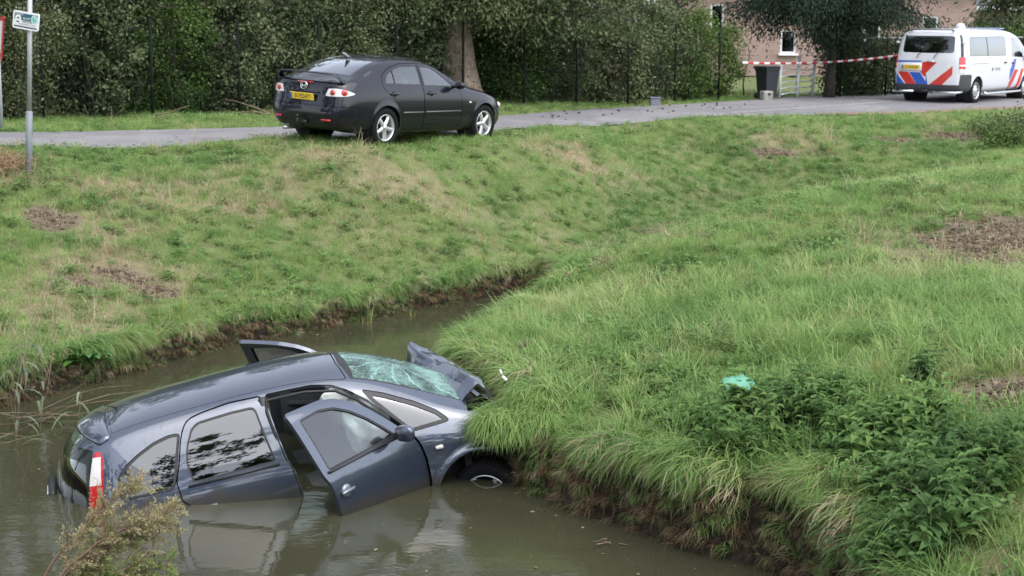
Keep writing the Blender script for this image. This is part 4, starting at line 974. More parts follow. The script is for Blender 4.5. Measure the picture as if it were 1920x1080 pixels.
    mb = MB(); mb.box((1.4, 0, .36), (4.6, 1.7, .06)); mb.box((3.2, 0, 1.0), (.5, 1.6, .3), 0, None, .05); mb.box((2.0, 0, 1.0), (.04, 1.6, 1.3)); mb.build('interior', [MAT['interior_black']], root)
    for (cx, sd) in ((3.2, -1), (3.2, 1), (0, -1), (0, 1)): wheel(root, (cx, sd * .84, .335), .335, .215, .215, sd, 'steel')
    for cx in (0, 3.2):
        for sd in (-1, 1):
            mb = MB(); mb.lathe([(.385, sd * .55), (.385, sd * .90)], 28, M=Matrix.Translation((cx, 0, .35))); mb.lathe([(.385, sd * .55), (.001, sd * .55)], 28, M=Matrix.Translation((cx, 0, .35))); mb.build('wheel_liner', [MAT['interior_black']], root)
    return root
# y is positive to the van's left; the right half is built mirrored, so its own outlines use the mirrored y
STRIPES = {
    'rear_left': [(2, [(.95, 1.04), (.13, 1.06), (.13, 1.10), (.95, 1.09)]), (2, [(.47, .80), (.16, .80), (-.06, .49), (.24, .49)]), (1, [(.12, 1.07), (-.4, 1.07), (-.05, .70), (.06, .70), (.16, .82)]), (1, [(.80, .81), (.49, .80), (.24, .49), (.54, .49)]), (2, [(.95, .75), (.83, .75), (.57, .49), (.95, .49)])],
    'rear_right': [(1, [(-.12, 1.07), (.28, 1.07), (-.06, .72), (-.5, .72)]), (1, [(.70, .98), (.70, .76), (.42, .47), (.07, .47)]), (2, [(-.5, .8), (-.0, .8), (.06, .49), (-.5, .49)])],
    'side': [(1, [(1.9, .30), (2.16, .30), (2.62, .82), (2.36, .82)]), (2, [(2.06, .52), (2.33, .82), (2.48, 1.10), (2.30, 1.10), (2.06, .80)]), (1, [(2.50, .30), (2.70, .30), (2.95, .62), (2.95, .85), (2.80, .82)])],
}
SEDAN_POS = (-2.7869, 26.5997, 1.7844)
VAN_POS = (11.1764, 41.9982, 1.661)
# ------------------------------------------------------------------ the lie of the land: heights in metres above the water
CTRL = [[-8.14, 25.41, 1.78], [-4.87, 26.05, 1.78], [-2.41, 27.72, 1.74], [-0.4, 30.01, 1.7], [1.16, 32.1, 1.68], [3.5, 34.84, 1.66], [5.24, 36.04, 1.65], [6.98, 36.69, 1.63], [8.52, 37.18, 1.62], [11.65, 39.28, 1.62], [12.72, 40.03, 1.62], [-8.93, 27.89, 1.8], [-6.32, 28.72, 1.8], [-4.15, 29.56, 1.8], [-0.3, 34.16, 1.74], [2.6, 38.15, 1.7], [5.94, 41.58, 1.68], [8.57, 45.16, 1.66], [10.91, 46.61, 1.66], [15.24, 48.04, 1.66], [-9.76, 30.52, 1.8], [-5.14, 33.48, 1.8], [-0.33, 36.65, 1.76], [5.63, 43.79, 1.7], [-7.0, 22.98, 1.66], [-5.52, 25.01, 1.62], [-3.6, 25.1, 1.79], [-2.2, 25.3, 1.80], [-0.3, 27.3, 1.75], [1.0, 29.1, 1.68], [-2.15, 26.15, 1.75], [-.6, 28.32, 1.69], [-3.42, 27.05, 1.81], [-1.86, 29.23, 1.76], [0.37, 29.21, 1.58], [4.9, 33.62, 1.56], [8.94, 36.46, 1.56], [12.03, 38.63, 1.56], [-4.74, 15.41, 0.32], [-4.39, 15.89, 0.32], [-4.0, 16.54, 0.32], [-3.56, 17.15, 0.32], [-3.22, 17.91, 0.22], [-2.75, 18.42, 0.22], [-2.31, 18.9, 0.22], [-1.72, 19.48, 0.22], [-1.1, 20.24, 0.22], [-0.43, 20.99, 0.22], [0.14, 21.48, 0.32], [0.6, 22.1, 0.34], [1.35, 24.8, 0.24], [2.8, 28.0, 0.36], [4.6, 31.2, 0.62], [6.85, 32.1, 0.9], [8.5, 32.4, 1.05], [10.4, 33.3, 1.2], [12, 33.8, 1.25], [1.62, 19.78, 1.0], [3.4, 22.8, 1.2], [6.2, 25.3, 1.3], [8.6, 27.4, 1.28], [3.39, 18.63, 1.0], [6.07, 19.22, 1.25], [3.9, 12.14, 1.2], [3.28, 15.07, 1.05], [1.86, 16.06, 0.85], [0.76, 15.97, 0.75], [-0.05, 16.14, 0.6], [0.63, 18.64, 0.6], [-0.18, 13.42, 0.6], [0.19, 13.09, 0.5], [0.61, 12.45, 0.45], [1.16, 11.45, 0.45], [1.63, 10.59, 0.45], [2.22, 9.9, 0.5], [3.1, 9.46, 0.8], [3.0, 9.11, 0.65]]
CTRL += [[-12, 24.5, 1.78], [-14, 32, 1.8], [-9, 21, 1.6], [-8.5, 16, .5], [-7, 13, .35], [-12, 45, 1.75], [0, 55, 1.6], [12, 62, 1.5], [25, 55, 1.66], [24, 42, 1.6], [20, 30, 1.3], [16, 18, 1.3], [9, 12, 1.3], [7, 5, 1.4], [4, 5, 1.1], [-14, 18, 1.2], [-20, 60, 1.7], [30, 70, 1.6], [0, 75, 1.6]]
CANAL = [(.30, 22.6), (-.44, 21.93), (-1.14, 21.1), (-1.79, 20.33), (-2.41, 19.71), (-2.87, 19.2), (-3.35, 18.56), (-3.73, 17.96), (-4.16, 17.18), (-4.59, 16.61), (-4.92, 15.98), (-5.13, 15.6), (-5.37, 15.37), (-6.2, 14.0), (-7.5, 11.5), (-9.5, 8), (-11, 0), (-11, -12), (2.2, -12), (2.0, 0), (1.95, 5), (2.1, 7), (2.1, 8.5), (2.2, 9.6), (2.12, 10.4), (1.92, 10.9), (1.5, 11.3), (.99, 11.74), (.68, 12.12), (.4, 12.46), (.01, 13.01), (-.12, 13.2), (-.15, 13.8), (-.42, 14.6), (-.70, 15.4), (-.72, 16.1), (-.5, 17.2), (.05, 18.8), (.45, 20.2), (.62, 21.6)]
ROAD_NEAR = [(-30, 21.5), (-14, 24.4), (-8.14, 25.55), (-4.87, 26.15), (-2.7, 27.5), (-.45, 30.0), (1.16, 32.15), (3.5, 34.85), (5.24, 36.0), (6.98, 36.69), (8.52, 37.18), (11.65, 39.28), (14, 40.6), (30, 48)]
ROAD_FAR = [(-30, 24.4), (-14, 26.8), (-8.93, 27.95), (-6.32, 28.8), (-4.15, 29.7), (-2.2, 31.6), (-.3, 34.16), (2.6, 38.15), (5.94, 41.7), (8.57, 45.0), (10.91, 46.7), (14, 48.8), (30, 58)]
SOIL = [(6.07, 19.2, 1.3, .9), (5.2, 18.1, .8, .5), (2.05, 16.33, .22, .16), (1.63, 20.1, .3, .16), (1.2, 19.75, .3, .15), (1.57, 14.61, .2, .15), (.08, 15.5, .2, .15), (3.71, 11.78, .35, .3), (-3.31, 17.75, .35, .3), (-4.85, 19.8, .45, .22), (-4.4, 19.45, .35, .25), (-2.15, 19.92, .3, .3), (-6.18, 21.1, .35, .45), (-5.25, 19.24, .35, .25), (9.7, 34.6, .9, .45), (8.2, 34.0, .6, .25), (5.3, 32.6, .5, .2), (-2.9, 18.6, .3, .12)]
STRAW = [(2.44, 22.7, .45, .25), (-5.4, 22.7, 1.2, .6), (-4.1, 23.0, 1.2, .6), (-2.85, 25.0, 1.0, .6), (-1.7, 24.4, 1.0, .5), (.84, 28.3, 1.0, .6), (-3.2, 23.9, 1.5, .45), (-1.15, 21.2, .6, .25), (-4.9, 19.9, 1.0, .6), (-5.5, 21.2, .7, .5), (4.0, 17.3, .8, .5), (3.7, 11.8, .6, .5), (-3.85, 16.3, .5, .25), (-4.6, 17.6, .9, .5), (5.8, 18.8, 1.8, 1.2), (6.0, 33.2, 1.0, .6), (9.8, 34.8, 1.4, .7), (-5.2, 18.4, .8, .8), (2.3, 20.5, .5, .3), (-7.1, 22.4, .5, .4)]

CT = np.array(CTRL, float)
def _phi(r2): return .5 * r2 * np.log(r2 + 1e-9)
_n = len(CT); _A = _phi(((CT[:, None, :2] - CT[None, :, :2]) ** 2).sum(-1)) + np.eye(_n) * .10
_P = np.concatenate([np.ones((_n, 1)), CT[:, :2]], 1)
_S = np.block([[_A, _P], [_P.T, np.zeros((3, 3))]])
_W = np.linalg.solve(_S, np.concatenate([CT[:, 2], np.zeros(3)]))
def rbf(X, Y):
    out = np.zeros(len(X))
    for s in range(0, len(X), 20000):
        x, y = X[s:s + 20000], Y[s:s + 20000]
        r2 = (x[:, None] - CT[None, :, 0]) ** 2 + (y[:, None] - CT[None, :, 1]) ** 2
        out[s:s + 20000] = _phi(r2) @ _W[:_n] + _W[_n] + _W[_n + 1] * x + _W[_n + 2] * y
    return out

# lattice noise in numpy
_perm = np.random.default_rng(3).random((64, 64))
def vnoise(x, y, seed=0):
    x = x + seed * 17.3; y = y + seed * 9.7
    xi = np.floor(x).astype(int); yi = np.floor(y).astype(int); fx = x - xi; fy = y - yi
    fx = fx * fx * (3 - 2 * fx); fy = fy * fy * (3 - 2 * fy)
    g = lambda i, j: _perm[(xi + i) % 64, (yi + j) % 64]
    return (g(0, 0) * (1 - fx) + g(1, 0) * fx) * (1 - fy) + (g(0, 1) * (1 - fx) + g(1, 1) * fx) * fy
def fbm(x, y, s, seed=0, o=4):
    v = 0; a = .5; t = 0
    for k in range(o):
        v = v + a * vnoise(x / s, y / s, seed + k); t += a; a *= .5; s *= .5
    return v / t

def sstep(a, b, x):
    t = np.clip((x - a) / (b - a), 0, 1); return t * t * (3 - 2 * t)
def canal_sd(X, Y):
    P = np.stack([X, Y], 1); out = np.full(len(P), 50.0)
    k = (X > -14) & (X < 6) & (Y > -14) & (Y < 27)
    out[k] = poly_sdf(P[k], np.array(CANAL, float)); return out
ROADP = np.array(ROAD_NEAR + ROAD_FAR[::-1], float)
def road_sd(X, Y):
    return poly_sdf(np.stack([X, Y], 1), ROADP)

def height(X, Y, detail=True):
    X = np.asarray(X, float); Y = np.asarray(Y, float)
    z = np.clip(rbf(X, Y), .2, 1.85)
    far = sstep(14, 30, np.hypot(np.maximum(np.abs(X - 3) - 10, 0), np.maximum(np.maximum(12 - Y, Y - 55), 0)) + 10)
    z = z * (1 - far) + 1.6 * far
    sd = canal_sd(X, Y)
    if detail: sd = sd + (fbm(X, Y, .55, 5) - .5) * .34 * (np.abs(sd) < 3)
    near_right = (X > -.9)
    w = sstep(.0, .20, sd)
    bed = -.15 - .8 * sstep(0, 1.2, -sd)
    z = bed * (1 - w) + z * w
    if detail:
        rs = road_sd(X, Y); soft = sstep(.05, .6, rs) * w
        z = z + soft * ((fbm(X, Y, 1.3, 11) - .5) * .16 + (fbm(X, Y, .35, 21, 3) - .5) * .09)
    return z

def build_ground():
    def axis(a, b, s, lo, hi):
        c = list(np.arange(a, b, s)); d = s; x = a
        L = []
        while x > lo: d *= 1.25; x -= d; L.append(x)
        R = []; x = c[-1]; d = s
        while x < hi: d *= 1.25; x += d; R.append(x)
        return np.array(L[::-1] + c + R)
    xs = axis(-9.5, 14, .10, -600, 600); ys = axis(7.5, 46, .11, -400, 900)
    X, Y = np.meshgrid(xs, ys, indexing='ij'); X = X.ravel(); Y = Y.ravel()
    Z = height(X, Y)
    nx, ny = len(xs), len(ys); i = np.arange(nx * ny).reshape(nx, ny)
    F = np.stack([i[:-1, :-1].ravel(), i[1:, :-1].ravel(), i[1:, 1:].ravel(), i[:-1, 1:].ravel()], 1)
    me = newmesh('ground', np.stack([X, Y, Z], 1), F, ground_mat(), None, True)
    sd = canal_sd(X, Y); mud = (1 - sstep(.12, .5, sd)) 
    dry = np.clip(dryness(X, Y), 0, 1)
    so = soilmask(X, Y)
    at = me.attributes.new('wet_mud', 'FLOAT', 'POINT'); at.data.foreach_set('value', mud.astype(np.float32))
    at = me.attributes.new('dry', 'FLOAT', 'POINT'); at.data.foreach_set('value', dry.astype(np.float32))
    at = me.attributes.new('soil', 'FLOAT', 'POINT'); at.data.foreach_set('value', so.astype(np.float32))
    tag(link('ground', me), kind='structure')
    # road sheet
    n = 260
    def along(L, t):
        L = np.array(L, float); s = np.concatenate([[0], np.cumsum(np.hypot(*np.diff(L, axis=0).T))]); s /= s[-1]
        return np.stack([np.interp(t, s, L[:, 0]), np.interp(t, s, L[:, 1])], -1)
    def smoothline(L, n):
        p = along(L, np.linspace(0, 1, n)); k = np.ones(9) / 9
        q = p.copy()
        for c in (0, 1): q[4:-4, c] = np.convolve(p[:, c], k, 'valid')
        return q
    A = smoothline(ROAD_NEAR, n); 
    # match the far edge point by point: nearest in direction
    B = smoothline(ROAD_FAR, n)
    m = 15; V = []
    for i_ in range(n):
        for j in range(m):
            t = j / (m - 1); p = A[i_] * (1 - t) + B[i_] * t
            e = (fbm(np.array([p[0]]), np.array([p[1]]), .4, 31)[0] - .5) * .25 * (1 if j in (0, m - 1) else 0)
            dvec = (B[i_] - A[i_]); dvec = dvec / np.linalg.norm(dvec); p = p + dvec * e
            V.append((p[0], p[1], 0))
    V = np.array(V); V[:, 2] = height(V[:, 0], V[:, 1], False) + .014
    ii = np.arange(n * m).reshape(n, m)
    F = np.stack([ii[:-1, :-1].ravel(), ii[1:, :-1].ravel(), ii[1:, 1:].ravel(), ii[:-1, 1:].ravel()], 1)
    tag(link('road', newmesh('road', V, F, road_mat(), None, True)), kind='structure')
    # worn white edge line near the junction, and pinkish paving along the near edge
    def strip(name, P, w, m_, lift):
        P = np.array(P, float); V = []
        s = np.concatenate([[0], np.cumsum(np.hypot(*np.diff(P, axis=0).T))]); q = np.linspace(0, s[-1], 60)
        C = np.stack([np.interp(q, s, P[:, 0]), np.interp(q, s, P[:, 1])], 1); T_ = np.gradient(C, axis=0); T_ /= np.linalg.norm(T_, axis=1)[:, None]; N_ = np.stack([-T_[:, 1], T_[:, 0]], 1)
        ww = w * (1 + .25 * (fbm(C[:, 0], C[:, 1], .3, 77) - .5))
        for k, off in enumerate((-.5, .5)): V.append(C + N_ * (off * ww)[:, None])
        V = np.stack(V, 1).reshape(-1, 2); Z = height(V[:, 0], V[:, 1], False) + .014 + lift
        V = np.concatenate([V, Z[:, None]], 1); k = np.arange(60)[:-1] * 2
        tag(link(name, newmesh(name, V, np.stack([k, k + 1, k + 3, k + 2], 1), m_)), kind='structure')
    strip('road_marking', [(5.0, 36.9), (5.85, 37.63), (7.6, 39.3), (9.55, 41.27), (10.8, 42.6)], .14, mat('worn_white', (.42, .42, .42), .8, col2=(.20, .2, .2), vscale=9), .005)
    strip('brick_edge', [(7.0, 36.98), (8.6, 37.5), (10.2, 38.5), (11.7, 39.6), (13, 40.4)], .42, mat('red_paving', (.26, .12, .09), .9, col2=(.15, .12, .11), vscale=5), .006)
    # water
    w = newmesh('water', [(-60, -30, 0), (8, -30, 0), (8, 26, 0), (-60, 26, 0)], [[0, 1, 2, 3]], water_mat())
    tag(link('water', w), kind='structure')

def ell(X, Y, L, soft=.35):
    m = np.zeros(len(X))
    wob = (fbm(X, Y, .3, 41) - .5) * 1.1
    for (cx, cy, rx, ry) in L:
        d = np.hypot((X - cx) / rx, (Y - cy) / ry) + wob
        m = np.maximum(m, 1 - sstep(1 - soft, 1 + soft, d))
    return m
def soilmask(X, Y):
    return ell(X, Y, SOIL)
def dryness(X, Y):
    d = sstep(.52, .72, fbm(X, Y, 1.7, 51)) * .55 + sstep(.55, .75, fbm(X, Y, .5, 61)) * .4
    s = ell(X, Y, STRAW, .6); return d * .38 + s * .6

def node_mat(name):
    m = bpy.data.materials.new(name); m.use_nodes = True; nt = m.node_tree
    return m, nt, nt.nodes['Principled BSDF']
def N(nt, t, **kw):
    n = nt.nodes.new(t)
    for k, v in kw.items():
        if k in n.inputs: n.inputs[k].default_value = v
        else: setattr(n, k, v)
    return n
def mixc(nt, f, a, b):
    m = nt.nodes.new('ShaderNodeMix'); m.data_type = 'RGBA'
    for s, v in (('Factor', f), ('A', a), ('B', b)):
        if isinstance(v, (tuple, list)): m.inputs[s].default_value = (*v, 1)
        elif isinstance(v, (int, float)): m.inputs[s].default_value = v
        else: nt.links.new(v, m.inputs[s])
    return m.outputs['Result']
def ramp(nt, v, a, b, lo=0., hi=1.):
    r = nt.nodes.new('ShaderNodeMapRange'); r.inputs['From Min'].default_value = a; r.inputs['From Max'].default_value = b; r.inputs['To Min'].default_value = lo; r.inputs['To Max'].default_value = hi
    nt.links.new(v, r.inputs['Value']); return r.outputs[0]
def noise(nt, co, scale, detail=5, rough=.6):
    n = nt.nodes.new('ShaderNodeTexNoise'); n.inputs['Scale'].default_value = scale; n.inputs['Detail'].default_value = detail; n.inputs['Roughness'].default_value = rough
    nt.links.new(co, n.inputs['Vector']); return n.outputs['Fac']

def ground_mat():
    m, nt, b = node_mat('turf_and_soil'); co = nt.nodes.new('ShaderNodeTexCoord').outputs['Object']
    at = {k: N(nt, 'ShaderNodeAttribute', attribute_name=k).outputs['Fac'] for k in ('wet_mud', 'dry', 'soil')}
    g = mixc(nt, ramp(nt, noise(nt, co, 3.), .35, .65), (.14, .20, .06), (.10, .15, .045))
    g = mixc(nt, ramp(nt, noise(nt, co, 25.), .4, .7), g, (.15, .13, .075))
    s = mixc(nt, ramp(nt, noise(nt, co, 9.), .35, .65), (.17, .135, .10), (.085, .066, .05))
    s = mixc(nt, ramp(nt, noise(nt, co, 45.), .5, .7), s, (.26, .21, .155))
    d = mixc(nt, at['dry'], g, (.27, .22, .14))
    c = mixc(nt, at['soil'], d, s)
    mu = mixc(nt, ramp(nt, noise(nt, co, 7.), .35, .7), (.022, .017, .013), (.045, .033, .024))
    c = mixc(nt, at['wet_mud'], c, mu)
    nt.links.new(c, b.inputs['Base Color'])
    b.inputs['Roughness'].default_value = .95; b.inputs['Specular IOR Level'].default_value = .2
    bp = nt.nodes.new('ShaderNodeBump'); bp.inputs['Strength'].default_value = .8; bp.inputs['Distance'].default_value = .05
    nt.links.new(noise(nt, co, 18., 8, .7), bp.inputs['Height']); nt.links.new(bp.outputs[0], b.inputs['Normal'])
    return m
def road_mat():
    m, nt, b = node_mat('asphalt'); co = nt.nodes.new('ShaderNodeTexCoord').outputs['Object']
    c = mixc(nt, ramp(nt, noise(nt, co, .7, 4), .35, .65), (.26, .25, .265), (.20, .195, .21))
    c = mixc(nt, ramp(nt, noise(nt, co, 3.5, 7, .7), .45, .7), c, (.27, .26, .25))
    c = mixc(nt, ramp(nt, noise(nt, co, 60., 3), .45, .75), c, (.12, .12, .122))
    vo = nt.nodes.new('ShaderNodeTexVoronoi'); vo.feature = 'DISTANCE_TO_EDGE'; vo.inputs['Scale'].default_value = .55
    wb = nt.nodes.new('ShaderNodeMix'); wb.data_type = 'RGBA'; wb.blend_type = 'LINEAR_LIGHT'; wb.inputs['Factor'].default_value = .25
    nn = nt.nodes.new('ShaderNodeTexNoise'); nn.inputs['Scale'].default_value = 2.5; nn.inputs['Detail'].default_value = 6; nt.links.new(co, nn.inputs['Vector']); nt.links.new(co, wb.inputs['A']); nt.links.new(nn.outputs['Color'], wb.inputs['B']); nt.links.new(wb.outputs['Result'], vo.inputs['Vector'])
    c = mixc(nt, ramp(nt, vo.outputs['Distance'], .0, .012, .75, 0.), c, (.06, .058, .056))
    c = mixc(nt, ramp(nt, noise(nt, co, .33, 2), .52, .54, 0, .45), c, (.14, .135, .145))
    c = mixc(nt, ramp(nt, noise(nt, co, 1.3, 9, .75), .56, .72, 0, .6), c, (.22, .185, .14))
    nt.links.new(c, b.inputs['Base Color']); b.inputs['Roughness'].default_value = .85; b.inputs['Specular IOR Level'].default_value = .3
    bp = nt.nodes.new('ShaderNodeBump'); bp.inputs['Strength'].default_value = .25; bp.inputs['Distance'].default_value = .01
    nt.links.new(noise(nt, co, 90.), bp.inputs['Height']); nt.links.new(bp.outputs[0], b.inputs['Normal'])
    return m
def water_mat():
    m, nt, b = node_mat('murky_water'); co = nt.nodes.new('ShaderNodeTexCoord').outputs['Object']
    c = mixc(nt, ramp(nt, noise(nt, co, .5, 4), .35, .65), (.050, .050, .028), (.038, .038, .023))
    nt.links.new(c, b.inputs['Base Color'])
    b.inputs['Roughness'].default_value = .035; b.inputs['IOR'].default_value = 1.33; b.inputs['Specular IOR Level'].default_value = .5
    mp = nt.nodes.new('ShaderNodeMapping'); mp.inputs['Scale'].default_value = (1, 1.8, 1); mp.inputs['Rotation'].default_value = (0, 0, .5); nt.links.new(co, mp.inputs['Vector'])
    n1 = noise(nt, mp.outputs[0], 2.2, 3, .5); n2 = noise(nt, mp.outputs[0], 9., 3, .5)
    ad = nt.nodes.new('ShaderNodeMath'); ad.operation = 'MULTIPLY_ADD'; ad.inputs[1].default_value = .25; nt.links.new(n2, ad.inputs[0]); nt.links.new(n1, ad.inputs[2])
    bp = nt.nodes.new('ShaderNodeBump'); bp.inputs['Strength'].default_value = .07; bp.inputs['Distance'].default_value = .05
    nt.links.new(ad.outputs[0], bp.inputs['Height']); nt.links.new(bp.outputs[0], b.inputs['Normal'])
    return m
# ------------------------------------------------------------------ leaves and grass
def leaf_mat(name, cols, rough=.5, trans=.3, spec=.35):
    """cols: list of colours picked by the per-leaf value 'tint'"""
    if name in MAT: return MAT[name]
    m, nt, b = node_mat(name)
    at = N(nt, 'ShaderNodeAttribute', attribute_name='tint')
    at2 = N(nt, 'ShaderNodeAttribute', attribute_name='tint', attribute_type='INSTANCER')
    ad = nt.nodes.new('ShaderNodeMath'); ad.operation = 'ADD'; nt.links.new(at.outputs['Fac'], ad.inputs[0]); nt.links.new(at2.outputs['Fac'], ad.inputs[1])
    r = nt.nodes.new('ShaderNodeValToRGB'); e = r.color_ramp.elements
    e[0].position = 0; e[0].color = (*cols[0], 1); e[1].position = 1; e[1].color = (*cols[-1], 1)
    for i in range(1, len(cols) - 1):
        x = e.new(i / (len(cols) - 1)); x.color = (*cols[i], 1)
    nt.links.new(ad.outputs[0], r.inputs[0]); nt.links.new(r.outputs[0], b.inputs['Base Color'])
    b.inputs['Roughness'].default_value = rough; b.inputs['Specular IOR Level'].default_value = spec
    if trans > 0:
        t = nt.nodes.new('ShaderNodeBsdfTranslucent'); nt.links.new(r.outputs[0], t.inputs['Color'])
        mx = nt.nodes.new('ShaderNodeMixShader'); mx.inputs[0].default_value = trans
        out = nt.nodes['Material Output']
        nt.links.new(b.outputs[0], mx.inputs[1]); nt.links.new(t.outputs[0], mx.inputs[2]); nt.links.new(mx.outputs[0], out.inputs['Surface'])
    MAT[name] = m
    return m

def leaf_mesh(name, P, size, material, tint=None, R=None, droop=.3, aspect=.5, normal_up=.0, dirs=None):
    """many small folded leaves at points P"""
    R = R or rng; n = len(P); P = np.asarray(P, float)
    size = np.broadcast_to(size, (n,)) * R.uniform(.65, 1.35, n)
    a = R.normal(size=(n, 3)) if dirs is None else dirs + R.normal(size=(n, 3)) * .35
    a[:, 2] -= droop; a /= np.linalg.norm(a, axis=1)[:, None]
    u = R.normal(size=(n, 3)); u[:, 2] += normal_up * 3
    b = np.cross(u, a); b /= np.linalg.norm(b, axis=1)[:, None] + 1e-9
    c = np.cross(a, b)
    L = size[:, None]; w = L * aspect
    V = np.stack([P, P + a * L * .5 + b * w * .5 + c * L * .08, P + a * L, P + a * L * .5 - b * w * .5 + c * L * .08], 1).reshape(-1, 3)
    k = np.arange(n)[:, None] * 4
    F = (k + np.array([[0, 1, 2, 3]])).reshape(-1, 4)
    me = newmesh(name, V, F, material, None, False)
    t = R.random(n) if tint is None else np.broadcast_to(tint, (n,))
    at = me.attributes.new('tint', 'FLOAT', 'POINT'); at.data.foreach_set('value', np.repeat(np.clip(t, 0, 1), 4).astype(np.float32))
    return me

def blade_tuft(name, n, r, h, w, lean, bend, material, seed, seg=4, tspread=.25):
    """grass tuft: curved tapering blades"""
    R = np.random.default_rng(seed)
    V, F, T = [], [], []
    for i in range(n):
        a = R.uniform(0, 2 * PI); d = r * math.sqrt(R.random()); x0, y0 = d * math.cos(a), d * math.sin(a)
        az = a + R.normal() * 1.0; hh = h * R.uniform(.45, 1.15); ww = w * R.uniform(.7, 1.3)
        th = abs(R.normal()) * lean + .05; bd = bend * R.uniform(.3, 1.4)
        side = (-math.sin(az), math.cos(az)); x, y, z = x0, y0, -.02; base = len(V)
        for k in range(seg + 1):
            t = k / seg; wk = ww * (1 - t ** 1.8) + .0003
            tw = R.normal() * .0
            V.append((x - side[0] * wk / 2, y - side[1] * wk / 2, z)); V.append((x + side[0] * wk / 2, y + side[1] * wk / 2, z))
            an = th + bd * t ** 1.2; s = hh / seg
            x += math.sin(an) * math.cos(az) * s; y += math.sin(an) * math.sin(az) * s; z += math.cos(an) * s
        for k in range(seg): F.append([base + 2 * k, base + 2 * k + 1, base + 2 * k + 3, base + 2 * k + 2])
        T += [R.normal() * tspread * .5] * (2 * seg + 2)
    me = newmesh(name, V, np.array(F), material, None, True)
    at = me.attributes.new('tint', 'FLOAT', 'POINT'); at.data.foreach_set('value', np.array(T, np.float32))
    return bpy.data.objects.new(name, me)

def herb_tuft(name, kind, material, seed):
    R = np.random.default_rng(seed); P, D, S = [], [], []
    if kind == 'nettle':     # upright stems with opposite pairs of pointed leaves
        V, F, T = [], [], []
        for s in range(5):
            x, y = R.uniform(-.10, .10, 2); lx, ly = R.normal(size=2) * .10; H = R.uniform(.16, .36)
            for k in range(7):
                t = (k + 1) / 7; z = H * t; cx, cy = x + lx * t, y + ly * t; a0 = k * PI / 2 + R.normal() * .3
                for q in (0, PI):
                    a = a0 + q; L = .115 * (1.15 - .6 * t) * R.uniform(.8, 1.25) * (1 if k > 1 else .7); w = L * .55
                    d = np.array([math.cos(a), math.sin(a), -.35 + .5 * t]); d /= np.linalg.norm(d); sd = np.array([-math.sin(a), math.cos(a), 0]); up = np.cross(d, sd); up *= np.sign(up[2])
                    p = np.array([cx, cy, z]); b = len(V)
                    V += [p, p + d * L * .3 + sd * w * .5 + up * .006, p + d * L * .3 - up * .004, p + d * L * .3 - sd * w * .5 + up * .006, p + d * L * .72 + sd * w * .28 - up * .002, p + d * L * .72 - up * .012, p + d * L * .72 - sd * w * .28 - up * .002, p + d * L - up * .03]
                    F += [[b, b + 2, b + 1], [b, b + 3, b + 2], [b + 1, b + 2, b + 5], [b + 1, b + 5, b + 4], [b + 2, b + 3, b + 6], [b + 2, b + 6, b + 5], [b + 4, b + 5, b + 7], [b + 5, b + 6, b + 7]]
                    T += [R.normal() * .12] * 8
            b = len(V); V += [np.array([x - .003, y, -.03]), np.array([x + .003, y, -.03]), np.array([x + lx + .002, y + ly, H]), np.array([x + lx - .002, y + ly, H])]; F += [[b, b + 1, b + 2], [b, b + 2, b + 3]]; T += [.3] * 4
    else:                    # low rosette of rounded leaves
        V, F, T = [], [], []
        for s in range(26):
            a = R.uniform(0, 2 * PI); L = R.uniform(.03, .075); w = L * R.uniform(.5, .8); d = np.array([math.cos(a), math.sin(a), R.uniform(-.1, .6)]); d /= np.linalg.norm(d); sd = np.array([-math.sin(a), math.cos(a), R.normal() * .2])
            p = np.array([R.normal() * .05, R.normal() * .05, R.uniform(.01, .09)]); b = len(V)
            V += [p, p + d * L * .5 + sd * w * .5, p + d * L, p + d * L * .5 - sd * w * .5]; F += [[b, b + 1, b + 2], [b, b + 2, b + 3]]; T += [R.normal() * .15] * 4
    me = newmesh(name, V, F, material, None, False)
    at = me.attributes.new('tint', 'FLOAT', 'POINT'); at.data.foreach_set('value', np.array(T, np.float32))
    return bpy.data.objects.new(name, me)

